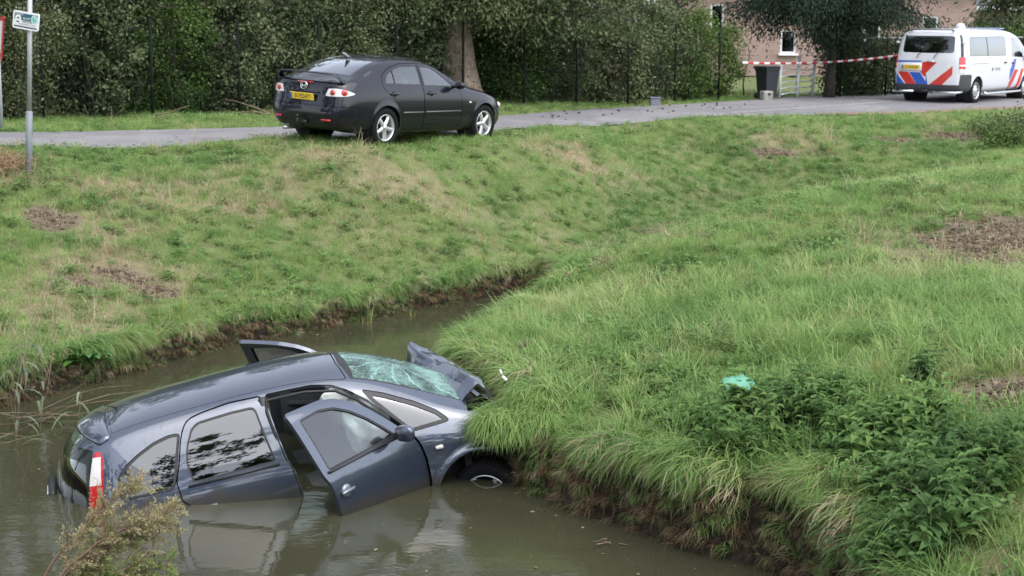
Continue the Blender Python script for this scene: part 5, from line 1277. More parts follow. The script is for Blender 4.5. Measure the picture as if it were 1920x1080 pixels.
def scatter(name, protos, P, rot, scale, idx, tint, mats):
    """one object of kind stuff: points that carry instances of the prototypes"""
    col = bpy.data.collections.new(name + '_kinds')
    for k, o in enumerate(protos):
        o.name = '%s_%02d' % (name, k); col.objects.link(o)
    me = bpy.data.meshes.new(name); n = len(P)
    me.vertices.add(n); me.vertices.foreach_set('co', np.asarray(P, np.float32).ravel())
    for nm, ty, arr, key in (('rot', 'FLOAT_VECTOR', rot, 'vector'), ('scl', 'FLOAT', scale, 'value'), ('tint', 'FLOAT', tint, 'value')):
        a = me.attributes.new(nm, ty, 'POINT'); a.data.foreach_set(key, np.asarray(arr, np.float32).ravel())
    a = me.attributes.new('kind_no', 'INT', 'POINT'); a.data.foreach_set('value', np.asarray(idx, np.int32))
    for m in mats: me.materials.append(m)
    o = link(name, me); tag(o, kind='stuff')
    ng = bpy.data.node_groups.new(name, 'GeometryNodeTree')
    ng.interface.new_socket('Geometry', in_out='INPUT', socket_type='NodeSocketGeometry'); ng.interface.new_socket('Geometry', in_out='OUTPUT', socket_type='NodeSocketGeometry')
    gi = ng.nodes.new('NodeGroupInput'); go = ng.nodes.new('NodeGroupOutput')
    ci = ng.nodes.new('GeometryNodeCollectionInfo'); ci.inputs['Collection'].default_value = col; ci.inputs['Separate Children'].default_value = True; ci.inputs['Reset Children'].default_value = True
    ip = ng.nodes.new('GeometryNodeInstanceOnPoints'); ip.inputs['Pick Instance'].default_value = True
    def na(nm, ty):
        x = ng.nodes.new('GeometryNodeInputNamedAttribute'); x.data_type = ty; x.inputs['Name'].default_value = nm; return x.outputs['Attribute']
    er = ng.nodes.new('FunctionNodeEulerToRotation')
    ng.links.new(gi.outputs[0], ip.inputs['Points']); ng.links.new(ci.outputs[0], ip.inputs['Instance'])
    ng.links.new(na('kind_no', 'INT'), ip.inputs['Instance Index']); ng.links.new(na('rot', 'FLOAT_VECTOR'), er.inputs[0]); ng.links.new(er.outputs[0], ip.inputs['Rotation'])
    ng.links.new(na('scl', 'FLOAT'), ip.inputs['Scale']); ng.links.new(ip.outputs[0], go.inputs[0])
    md = o.modifiers.new('scatter', 'NODES'); md.node_group = ng
    return o

def slope_tilt(X, Y, amt=.6):
    e = .25; gx = (height(X + e, Y, False) - height(X - e, Y, False)) / (2 * e); gy = (height(X, Y + e, False) - height(X, Y - e, False)) / (2 * e)
    return np.clip(gy, -1, 1) * amt, np.clip(-gx, -1, 1) * amt

G_COLS = [(.132, .235, .075), (.190, .325, .095), (.262, .400, .120), (.345, .450, .165), (.43, .42, .22), (.50, .43, .28)]
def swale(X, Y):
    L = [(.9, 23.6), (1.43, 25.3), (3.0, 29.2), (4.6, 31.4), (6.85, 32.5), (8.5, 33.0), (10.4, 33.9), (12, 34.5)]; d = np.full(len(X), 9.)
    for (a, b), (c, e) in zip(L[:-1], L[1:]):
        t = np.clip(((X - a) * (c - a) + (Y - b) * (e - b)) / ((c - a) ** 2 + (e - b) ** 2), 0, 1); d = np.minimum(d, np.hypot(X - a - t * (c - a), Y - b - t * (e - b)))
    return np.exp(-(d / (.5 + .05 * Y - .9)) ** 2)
NETTLE = [(2.0, 12.1, .50, .42), (2.75, 11.3, .45, .35), (2.95, 10.3, .55, .45), (2.5, 9.7, .35, .35), (3.3, 12.4, .2, .2), (2.3, 11.6, .35, .35)]
def build_grass():
    gm = leaf_mat('grass_blades', G_COLS, .5, .45, .3)
    sm = leaf_mat('dry_blades', [(.28, .21, .13), (.42, .34, .22), (.55, .47, .32)], .7, .25, .2)
    nm = leaf_mat('herb_leaves', [(.085, .155, .055), (.125, .22, .07), (.175, .285, .09), (.25, .36, .11)], .7, .4, .12)
    protos = [blade_tuft('a', 34, .10, .11, .0065, .35, .6, gm, 1), blade_tuft('b', 34, .10, .14, .006, .45, .9, gm, 2), blade_tuft('c', 30, .12, .09, .007, .55, .7, gm, 3),
              blade_tuft('d', 34, .09, .32, .0065, .40, 1.5, gm, 4, 6), blade_tuft('e', 30, .08, .40, .007, .35, 1.9, gm, 5, 7), blade_tuft('f', 26, .10, .26, .006, .6, 1.3, gm, 6, 6),
              blade_tuft('g', 22, .12, .14, .004, .9, .9, sm, 7), blade_tuft('h', 18, .08, .38, .004, .35, 1.6, sm, 8, 6),
              herb_tuft('i', 'nettle', nm, 9), herb_tuft('j', 'nettle', nm, 10), herb_tuft('k', 'low', nm, 11), herb_tuft('l', 'low', nm, 12),
              blade_tuft('m', 7, .05, .42, .012, .10, .25, leaf_mat('reed_blades', [(.20, .28, .06), (.30, .36, .09), (.38, .40, .14)], .5, .4), 13, 4)]
    R = np.random.default_rng(11)
    def region(x0, x1, y0, y1, dens):
        n = int((x1 - x0) * (y1 - y0) * dens); return R.uniform(x0, x1, n), R.uniform(y0, y1, n)
    def sample(boxes):
        xs, ys = zip(*[region(*b) for b in boxes]); return np.concatenate(xs), np.concatenate(ys)
    def in_view(X, Y, m=3.2):
        return (np.abs(X) < Y * .33 + m) & (Y > 8.2)
    def base_filter(X, Y, lo=.0):
        k = in_view(X, Y); X, Y = X[k], Y[k]
        sd = canal_sd(X, Y) + (fbm(X, Y, .55, 5) - .5) * .34; k = sd > .16 + lo; X, Y, sd = X[k], Y[k], sd[k]
        rs = road_sd(X, Y) + (fbm(X, Y, .35, 91) - .5) * .5; k = rs > -.06; return X[k], Y[k], sd[k], rs[k]
    # ---- short and medium grass everywhere
    X, Y = sample([(-11.5, 11, 8, 24, 125), (-14, 18, 24, 46, 85)])
    X, Y, sd, rs = base_filter(X, Y)
    near = ~((X < .75 * (Y - 23) + .9) & (X < 3.5 + .2 * (Y - 20))) | ((X > -1.3) & (Y < 19))
    near = near & (X > -1.2)
    soil = soilmask(X, Y); dry = dryness(X, Y)
    keep = R.random(len(X)) > soil * .93; X, Y, sd, rs, near, soil, dry = [a[keep] for a in (X, Y, sd, rs, near, soil, dry)]
    lushn = fbm(X, Y, 1.1, 71)
    nettle = ell(X, Y, NETTLE, .45) * sstep(.33, .5, fbm(X, Y, .55, 141))
    edge = 1 - sstep(.2, .75, sd)
    L = sstep(.42, .62, lushn); n = len(X); u = R.random(n)
    longp = np.where(near, .30 + .35 * L, .10 + .22 * L) + edge * .45; longp = np.where(near & (Y > 18.5), longp * .55, longp)
    idx = R.integers(0, 3, n); lg = u < longp; idx = np.where(lg, R.integers(3, 6, n), idx)
    st = R.random(n) < dry * .55; idx = np.where(st, np.where(R.random(n) < .8, 6, 7), idx)
    hb = (~st) & (R.random(n) < .10 + .25 * sstep(.5, .7, fbm(X, Y, .8, 81))); idx = np.where(hb, R.integers(10, 12, n), idx)
    nt_ = R.random(n) < nettle * .9; keep = ~(nt_ & (R.random(n) < .45)); idx = np.where(nt_ & (R.random(n) < .5), R.integers(10, 12, n), idx)
    base = .42 + (fbm(X, Y, .7, 101) - .5) * .9 + R.normal(0, .07, n)
    mown = np.where(near & (Y > 17), .05, 0) + np.where(~near, .02, 0)
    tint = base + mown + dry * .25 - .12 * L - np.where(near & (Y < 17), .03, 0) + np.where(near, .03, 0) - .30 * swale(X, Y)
    tint = np.where(idx >= 10, R.uniform(.25, .7, n), np.where((idx == 6) | (idx == 7), R.random(n), tint))
    sc = R.uniform(.7, 1.25, n) * np.where(near, 1.08, .95) * (1 - .35 * soil)
    sc = np.where((idx >= 3) & (idx < 6), sc * np.where(near & (Y < 18.5), .9, .62), sc)
    sc = np.where(rs < .4, sc * np.where(Y < 29, 1.05, .8), sc)
    tx, ty = slope_tilt(X, Y)
    # near the water the grass hangs over the edge
    e = .12; gx = (canal_sd(X + e, Y) - canal_sd(X - e, Y)) / (2 * e); gy = (canal_sd(X, Y + e) - canal_sd(X, Y - e)) / (2 * e)
    hang = edge * np.where(near, 1.0, .55)
    Z = height(X, Y)
    rot = np.stack([tx + gy * hang + R.normal(0, .12, n), ty - gx * hang + R.normal(0, .12, n), R.uniform(0, 6.28, n)], 1)
    # the euler turns about z first, so spin the tuft, then tilt it
    P = np.stack([X, Y, Z - .01], 1)
    k = keep
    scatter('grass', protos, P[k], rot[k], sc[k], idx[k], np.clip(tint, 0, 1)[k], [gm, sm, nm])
    # ---- nettles on the right bank, as their own bed
    X, Y = sample([(.3, 4.8, 8.3, 14.5, 78)]); X, Y, sd, rs = base_filter(X, Y)
    nettle = ell(X, Y, NETTLE, .45) * sstep(.33, .5, fbm(X, Y, .55, 141))
    k = R.random(len(X)) < nettle * .75; X, Y, sd = X[k], Y[k], sd[k]; n = len(X)
    pr = [herb_tuft('a', 'nettle', nm, s) for s in (21, 22, 23, 24)]
    tx, ty = slope_tilt(X, Y, .4)
    scatter('nettle_bed', pr, np.stack([X, Y, height(X, Y) - .02], 1), np.stack([tx + R.normal(0, .15, n), ty + R.normal(0, .15, n), R.uniform(0, 6.28, n)], 1), R.uniform(.85, 1.4, n), R.integers(0, 4, n), np.clip(.36 + (fbm(X, Y, .4, 151) - .5) * .9 + R.normal(0, .1, n), 0, 1), [nm])
    # ---- overhanging fringe right at the scarp edges: long blades that fall towards the water
    X, Y = sample([(-6.5, 2.6, 9, 24.5, 1200)]); k = in_view(X, Y); X, Y = X[k], Y[k]
    sd = canal_sd(X, Y) + (fbm(X, Y, .55, 5) - .5) * .34; nearb = (X > -.95) & ((Y < 18.6) | (X > .3)) 
    k = (sd > np.where(nearb, .07, .06)) & (sd < np.where(nearb, .50, .32)); X, Y, sd, nearb = X[k], Y[k], sd[k], nearb[k]
    k = R.random(len(X)) < np.where(nearb, .85, .9) * (.5 + .8 * sstep(.35, .6, fbm(X, Y, .45, 161))); X, Y, sd, nearb = X[k], Y[k], sd[k], nearb[k]; n = len(X)
    e = .12; gx = (canal_sd(X + e, Y) - canal_sd(X - e, Y)) / (2 * e); gy = (canal_sd(X, Y + e) - canal_sd(X, Y - e)) / (2 * e); gl = np.hypot(gx, gy) + 1e-6; gx /= gl; gy /= gl
    pr = [fringe_tuft('a', gm, 31), fringe_tuft('b', gm, 32), fringe_tuft('c', sm, 33), fringe_tuft('d', gm, 34)]
    az = np.arctan2(-gy, -gx)          # fringe tufts fall towards +x; turn them to the water
    idx = R.integers(0, 2, n); idx = np.where(R.random(n) < np.where(sd < .2, .28, .08), 2, idx); idx = np.where(R.random(n) < .2, 3, idx)
    sc = R.uniform(.40, 1.1, n) * np.where(nearb, np.where(Y < 11.8, 1.0, .92), .80) * (.6 + .6 * sstep(.35, .65, fbm(X, Y, .28, 211))) * (.45 + .55 * sstep(.08, .25, sd))
    tint = np.where(idx == 2, R.random(n), np.clip(.36 + (fbm(X, Y, .5, 171) - .5) * .8 + R.normal(0, .1, n), 0, 1))
    scatter('bank_fringe', pr, np.stack([X, Y, height(X, Y)], 1), np.stack([R.normal(0, .22, n), R.normal(0, .22, n), az + R.normal(0, .85, n)], 1), sc, idx, tint, [gm, sm])
    soil_crumbs()
    extra_fringe(gm, sm, leaf_mat('thatch_blades', [(.07, .045, .03), (.15, .10, .06), (.28, .21, .12)], .9, .15, .1))

def extra_fringe(gm, sm, rm):
    R = np.random.default_rng(19); e = .12
    # brown roots and dead thatch on the bare face of the bank
    n0 = 60000; X = R.uniform(-6.5, 2.6, n0 * 2); Y = R.uniform(9, 24.5, n0 * 2); sd = canal_sd(X, Y) + (fbm(X, Y, .55, 5) - .5) * .34
    nb = (X > -.95) & ((Y < 18.6) | (X > .3)); k = (sd > .05) & (sd < np.where(nb, .22, .14)) & (np.abs(X) < Y * .33 + 1.2) & (nb | (R.random(len(X)) < .5)); X, Y = X[k], Y[k]; n = len(X)
    gx = (canal_sd(X + e, Y) - canal_sd(X - e, Y)); gy = (canal_sd(X, Y + e) - canal_sd(X, Y - e)); az = np.arctan2(-gy, -gx)
    nose_x = R.uniform(-.22, .34, 260); nose_y = 13.02 + R.uniform(-.05, .60, 260) * (.35 + .65 * (nose_x + .22) / .56)
    X = np.concatenate([X, nose_x]); Y = np.concatenate([Y, nose_y]); az = np.concatenate([az, R.normal(-2.2, .5, 260)]); n2 = len(X)
    idx = np.concatenate([np.zeros(n, int), np.ones(260, int)]); z = height(X, Y); z[n:] = np.maximum(z[n:], .42) + R.uniform(.0, .16, 260)
    sc = np.where(idx == 0, R.uniform(.22, .55, n2), R.uniform(.55, .9, n2))
    scatter('bank_thatch', [fringe_tuft('a', rm, 41), fringe_tuft('b', gm, 42)], np.stack([X, Y, z], 1), np.stack([R.normal(0, .2, n2), R.normal(0, .2, n2), az + R.normal(0, .4, n2)], 1), sc, idx, np.where(idx == 0, R.random(n2), R.uniform(.35, .6, n2)), [gm, rm])

def soil_crumbs():
    R = np.random.default_rng(23); X, Y = [], []
    for (cx, cy, rx, ry) in SOIL:
        n = int(900 * rx * ry * 3.2); X.append(cx + R.normal(size=n) * rx * .55); Y.append(cy + R.normal(size=n) * ry * .55)
    X, Y = np.concatenate(X), np.concatenate(Y); k = soilmask(X, Y) > R.uniform(.1, .8, len(X)); X, Y = X[k], Y[k]; n = len(X); pr = []
    cm = leaf_mat('crumbs', [(.07, .052, .038), (.13, .10, .07), (.21, .17, .12)], .95, 0, .1)
    for s in range(4):
        V, F = [], []; R2 = np.random.default_rng(s)
        for a in range(4):
            for b in range(6): th = PI * (a + .5) / 4; w = 2 * PI * b / 6; q = R2.uniform(.7, 1.3); V.append((q * math.sin(th) * math.cos(w), q * math.sin(th) * math.sin(w), q * .65 * math.cos(th)))
        for a in range(3):
            for b in range(6): F.append([a * 6 + b, (a + 1) * 6 + b, (a + 1) * 6 + (b + 1) % 6, a * 6 + (b + 1) % 6])
        F += [[0, 1, 2, 3, 4, 5], [23, 22, 21, 20, 19, 18]]; me = newmesh('crumb', V, F, cm, None, False); pr.append(bpy.data.objects.new('crumb', me))
    scatter('soil_crumbs', pr, np.stack([X, Y, height(X, Y)], 1), R.uniform(0, 6.28, (n, 3)), np.abs(R.normal(0, .016, n)) + .007, R.integers(0, 4, n), R.random(n), [cm])
    n = 5200; X = R.uniform(-7.5, 8, n * 3); Y = R.uniform(11, 38, n * 3); s = np.maximum(soilmask(X, Y), ell(X, Y, STRAW, .5)); k = R.random(n * 3) < s * .75; X, Y = X[k], Y[k]; n = len(X)
    sm = MAT['dry_blades']; pr = [blade_tuft('s', 12, .10, .16, .006, 1.5, .3, sm, 81), blade_tuft('t', 9, .14, .2, .005, 1.7, .2, sm, 82)]
    scatter('cut_straw', pr, np.stack([X, Y, height(X, Y) + .02], 1), np.stack([R.normal(0, .3, n), R.normal(0, .3, n), R.uniform(0, 6.28, n)], 1), R.uniform(.5, 1.1, n), R.integers(0, 2, n), R.random(n), [sm])

def fringe_tuft(name, material, seed):
    R = np.random.default_rng(seed); V, F, T = [], [], []; seg = 7
    for i in range(22):
        y0 = R.normal() * .05; x0 = R.normal() * .03; az = R.normal() * .45; hh = R.uniform(.2, .48); ww = .0085 * R.uniform(.6, 1.4)
        side = (-math.sin(az), math.cos(az)); x, y, z = x0, y0, -.02; base = len(V); th = R.uniform(.1, 1.0); end = R.uniform(2.3, 3.15)
        for k in range(seg + 1):
            t = k / seg; wk = ww * (1 - t ** 1.8) + .0003
            V.append((x - side[0] * wk / 2, y - side[1] * wk / 2, z)); V.append((x + side[0] * wk / 2, y + side[1] * wk / 2, z))
            an = th + (end - th) * t ** .9; s = hh / seg
            x += math.sin(an) * math.cos(az) * s; y += math.sin(an) * math.sin(az) * s; z += math.cos(an) * s
        for k in range(seg): F.append([base + 2 * k, base + 2 * k + 1, base + 2 * k + 3, base + 2 * k + 2])
        T += [R.normal() * .12] * (2 * seg + 2)
    me = newmesh(name, V, np.array(F), material, None, True)
    at = me.attributes.new('tint', 'FLOAT', 'POINT'); at.data.foreach_set('value', np.array(T, np.float32))
    return bpy.data.objects.new(name, me)
# ------------------------------------------------------------------ hedge shrubs, trees, fence, houses
mat('bark', (.22, .175, .135), .95, col2=(.11, .085, .065), vscale=7, bump=.9, bscale=22)
mat('bark_dark', (.05, .042, .034), .95, col2=(.025, .022, .02), vscale=9, bump=.6, bscale=30)
HEDGE = leaf_mat('hedge_leaves', [(.026, .040, .022), (.050, .072, .034), (.082, .115, .052), (.13, .168, .078), (.19, .215, .115)], .6, .25, .2)
HEDGE_L = leaf_mat('bright_leaves', [(.03, .07, .014), (.06, .12, .02), (.10, .17, .035), (.15, .20, .06)], .45, .3, .4)
OLIVE = leaf_mat('olive_leaves', [(.032, .046, .020), (.060, .082, .033), (.10, .13, .052), (.155, .18, .082), (.21, .22, .12)], .5, .25, .35)
NEEDLE = leaf_mat('needle_leaves', [(.010, .020, .013), (.018, .034, .021), (.032, .052, .032), (.055, .075, .045)], .7, .15, .15)

def stems(mb, x0, y0, z0, h, n, R, r=.02, spread=.5):
    for i in range(n):
        x, y = x0 + R.normal() * .25, y0 + R.normal() * .15; lx, ly = R.normal(size=2) * spread * .5
        pts = [(x, y, z0 - .05)]; 
        for k in range(1, 5): pts.append((x + lx * k / 4 + R.normal() * .05, y + ly * k / 4 + R.normal() * .05, z0 + h * k / 4))
        rr = r * R.uniform(.5, 1.3); mb.tube(pts, [rr, rr * .85, rr * .7, rr * .5, rr * .25], 6)

def shrub(x, y, w, d, h, n, label, material, seed, size=.065, group='shrubs of the hedge behind the fence', name='hedge_shrub', light=.5, cat='shrub', zoff=0.):
    R = np.random.default_rng(seed); z0 = float(height(np.array([x]), np.array([y]))[0]) + zoff
    root = empty(name, (x, y, z0), 0, label, cat, group)
    mb = MB(); stems(mb, 0, 0, 0, h * .8, 6, R, .022); mb.build('stem', [MAT['bark_dark']], root, True)
    if h > 2 and w < 3:
        mb = MB(); stems(mb, 0, -d * .33, 0, h * .7, 3, R, .012, .6); mb.build('stem', [MAT['bark_dark']], root, True)
    # leaves gather in clumps through the volume, denser outside
    nc = max(20, int(n / 70)); 
    c = np.stack([R.uniform(-1, 1, nc) * w / 2, R.uniform(-1, 1, nc) * d / 2, R.uniform(.03, 1, nc) * h], 1)
    prof = .55 + .45 * np.sin(np.clip(c[:, 2] / h, 0, 1) * 2.6); c[:, :2] *= (prof * R.uniform(.75, 1.12, nc))[:, None]
    ci = R.integers(0, nc, n); cr = R.uniform(.10, .26, nc); P = c[ci] + R.normal(size=(n, 3)) * cr[ci][:, None] * .75
    P[:, 2] = np.abs(P[:, 2] - .02) + .02
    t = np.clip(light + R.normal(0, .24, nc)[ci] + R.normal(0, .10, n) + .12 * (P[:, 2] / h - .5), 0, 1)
    link('crown', leaf_mesh('crown', P, size, material, t, R, .25, .6), root)
    return root

def limb(mb, p, d, L, r, depth, R, tips, curl=.25):
    pts = [Vector(p)]; rr = [r]; d = Vector(d).normalized(); k = 5
    for i in range(k):
        d = (d + Vector(R.normal(size=3)) * curl * .35 + Vector((0, 0, .05))).normalized(); pts.append(pts[-1] + d * L / k); rr.append(r * (1 - .55 * (i + 1) / k))
    mb.tube(pts, rr, 8 if depth > 1 else 5)
    if depth == 0: tips.append((pts[-1], d)); tips.append((pts[2], d)); return
    for j in range(R.integers(2, 5)):
        i = int(R.integers(2, k + 1)); a = Vector(R.normal(size=3)); a = (a - d * a.dot(d)).normalized()
        limb(mb, pts[i], (d * .75 + a * .8), L * R.uniform(.55, .8), rr[i] * .65, depth - 1, R, tips, curl)

def tree(name, x, y, z, trunk, r0, crown_c, crown_r, n, leaf, size, label, seed, bark='bark', cat='tree', group=None, low=None, light=.5, droop=.4):
    R = np.random.default_rng(seed); root = empty(name, (x, y, z), 0, label, cat, group)
    mb = MB(); tips = []
    pts, rr = [], []
    for k in range(9):
        t = k / 8; pts.append((trunk * .05 * math.sin(3 * t + seed), trunk * .04 * math.cos(2 * t + seed), -.1 + trunk * t)); rr.append(r0 * (1.25 * math.exp(-6 * t) * .45 + 1 - .4 * t))
    mb.tube(pts, rr, 24)
    # furrowed, uneven bole
    for i, v in enumerate(mb.V):
        q = Vector((v[0] * 3, v[1] * 3, v[2] * 1.2)); s = 1 + .16 * mnoise.noise(q + Vector((seed, 0, 0))); ang = math.atan2(v[1], v[0]); s += .05 * math.sin(ang * 5 + seed) * max(0, 1 - v[2] / trunk * 1.5)
        mb.V[i] = (v[0] * s, v[1] * s, v[2])
    top = Vector(pts[-1])
    for j in range(7):
        a = 2 * PI * j / 7 + R.normal() * .3; limb(mb, top + Vector((0, 0, -R.uniform(0, trunk * .25))), (math.cos(a), math.sin(a), R.uniform(.2, 1.2)), crown_r[2] * R.uniform(.5, .85), r0 * .4, 2, R, tips)
    mb.build('trunk', [MAT[bark]], root, True)
    C = np.array(crown_c, float); CR = np.array(crown_r, float)
    nc = max(60, int(n / 55)); d = R.normal(size=(nc, 3)); d /= np.linalg.norm(d, axis=1)[:, None]; c = C + d * CR * (R.uniform(.35, 1.0, nc) ** .6)[:, None]
    c += R.normal(size=(nc, 3)) * CR * .07
    if low is not None: c = c[c[:, 2] + z > low + R.uniform(-.25, .25, len(c))]; nc = len(c)
    ci = R.integers(0, nc, n); cr = R.uniform(.22, .5, nc)
    P = c[ci] + R.normal(size=(n, 3)) * cr[ci][:, None] * np.array([1, 1, .6]) * .6
    t = np.clip(light + R.normal(0, .17, nc)[ci] + R.normal(0, .10, n), 0, 1)
    link('crown', leaf_mesh('crown', P, size, leaf, t, R, droop, .5), root)
    return root

def weeping(name, x, y, z, bough_list, trunk, r0, n_per, leaf, size, label, seed, parent=None):
    """tree seen from below its crown: boughs that reach out and hang, with sprays of foliage along them"""
    R = np.random.default_rng(seed); root = parent or empty(name, (x, y, z), 0, label, 'tree')
    mb = MB(); pts, rr = [], []
    for k in range(0 if parent else 9):
        t = k / 8; pts.append((.08 * math.sin(3 * t), .06 * t, -.1 + trunk * t)); rr.append(r0 * (.6 * math.exp(-7 * t) + 1 - .45 * t))
    if pts: mb.tube(pts, rr, 18)
    P, D, T = [], [], []
    for (tx, ty, tz, sag) in bough_list:
        h = tz + R.uniform(.3, 1.1); s = Vector((0, 0, min(h, trunk * .95))); e = Vector((tx, ty, tz)); path = []
        for k in range(9):
            t = k / 8; p = s.lerp(e, t); p.z += sag * 4 * t * (1 - t) * .6; p += Vector(R.normal(size=3)) * .05 * t; path.append(p)
        mb.tube(path, [.05 * (1 - k / 10) for k in range(9)], 6)
        tt = np.clip(.45 + R.normal() * .15, 0, 1)
        for q in range(n_per):
            t = R.uniform(.15, 1.05); i = min(int(t * 8), 7); f = t * 8 - i; b = path[i].lerp(path[i + 1], f)
            hang = abs(R.normal()) * .28; o = R.normal(size=3) * np.array([.26, .26, .07])
            P.append((b.x + o[0], b.y + o[1], b.z + o[2] - hang)); D.append((o[0] * .8 + (tx) * .15, o[1] * .8 + ty * .15, -.6)); T.append(np.clip(tt + R.normal() * .12, 0, 1))
    mb.build('bough' if parent else 'trunk', [MAT['bark_dark']], root, True)
    link('hanging_foliage' if parent else 'crown', leaf_mesh('crown', np.array(P), size, leaf, np.array(T), R, .2, .5 if parent else .34, 0, np.array(D) * (.3 if parent else 1)), root)
    return root

def gz(x, y): return float(height(np.array([float(x)]), np.array([float(y)]))[0])

POSTS = [(-11.2, 29.6), (-9.02, 30.86), (-7.16, 31.93), (-5.65, 33.2), (-4.13, 34.39), (-2.55, 35.46), (-1.13, 36.38), (.25, 37.33), (1.51, 38.31), (2.79, 39.11), (4.06, 40.42), (5.3, 41.55)]
def mesh_fence(posts, h, label, top_rail=False, r=.029):
    x0, y0 = posts[0]; root = empty('mesh_fence', (x0, y0, gz(x0, y0)), 0, label, 'fence'); zb = gz(x0, y0)
    fm = mat('fence_green', (.008, .011, .010), .8, spec=.15)
    P = [(x - x0, y - y0, gz(x, y) - zb) for x, y in posts]
    me0 = None
    for p in P:
        if me0 is None:
            mb = MB(); mb.tube([(0, 0, -.3), (0, 0, h)], r, 10); mb.lathe([(r * 1.1, h), (r * .9, h + .02), (.001, h + .03)], 10, 'z'); o = mb.build('post', [fm], root, True); me0 = o.data
        else: o = link('post', me0, root)
        o.location = p
    mb = MB()
    for a, b in zip(P[:-1], P[1:]):
        for k in range(10):
            z = .08 + (h - .12) * k / 9; mb.tube([(a[0], a[1], a[2] + z), (b[0], b[1], b[2] + z)], .003, 3, cap=False)
        L = math.hypot(b[0] - a[0], b[1] - a[1]); m = int(L / .10)
        for k in range(1, m):
            t = k / m; q = (a[0] + (b[0] - a[0]) * t, a[1] + (b[1] - a[1]) * t, a[2] + (b[2] - a[2]) * t); mb.tube([(q[0], q[1], q[2] + .06), (q[0], q[1], q[2] + h - .04)], .0018, 3, cap=False)
    o = mb.build('wire_mesh', [fm], root); o['kind'] = 'stuff'
    if top_rail:
        mb = MB(); mb.tube([(p[0], p[1], p[2] + h - .02) for p in P], .022, 8); mb.build('top_rail', [mat('rail_grey', (.3, .3, .32), .5)], root, True)
    return root

def brick_mat():
    m, nt, b = node_mat('pale_red_brick'); co = nt.nodes.new('ShaderNodeTexCoord').outputs['Object']
    br = nt.nodes.new('ShaderNodeTexBrick'); br.inputs['Scale'].default_value = 1.0
    br.inputs['Brick Width'].default_value = .22; br.inputs['Row Height'].default_value = .062; br.inputs['Mortar Size'].default_value = .008
    br.inputs['Color1'].default_value = (.36, .21, .17, 1); br.inputs['Color2'].default_value = (.24, .15, .125, 1); br.inputs['Mortar'].default_value = (.36, .33, .30, 1)
    mp = nt.nodes.new('ShaderNodeMapping'); mp.inputs['Rotation'].default_value = (PI / 2, 0, 0); nt.links.new(co, mp.inputs['Vector']); nt.links.new(mp.outputs[0], br.inputs['Vector'])
    c = mixc(nt, ramp(nt, noise(nt, co, 1.5), .35, .8, 0, .5), br.outputs['Color'], (.36, .27, .24)); nt.links.new(c, b.inputs['Base Color']); b.inputs['Roughness'].default_value = .9
    MAT['brick'] = m

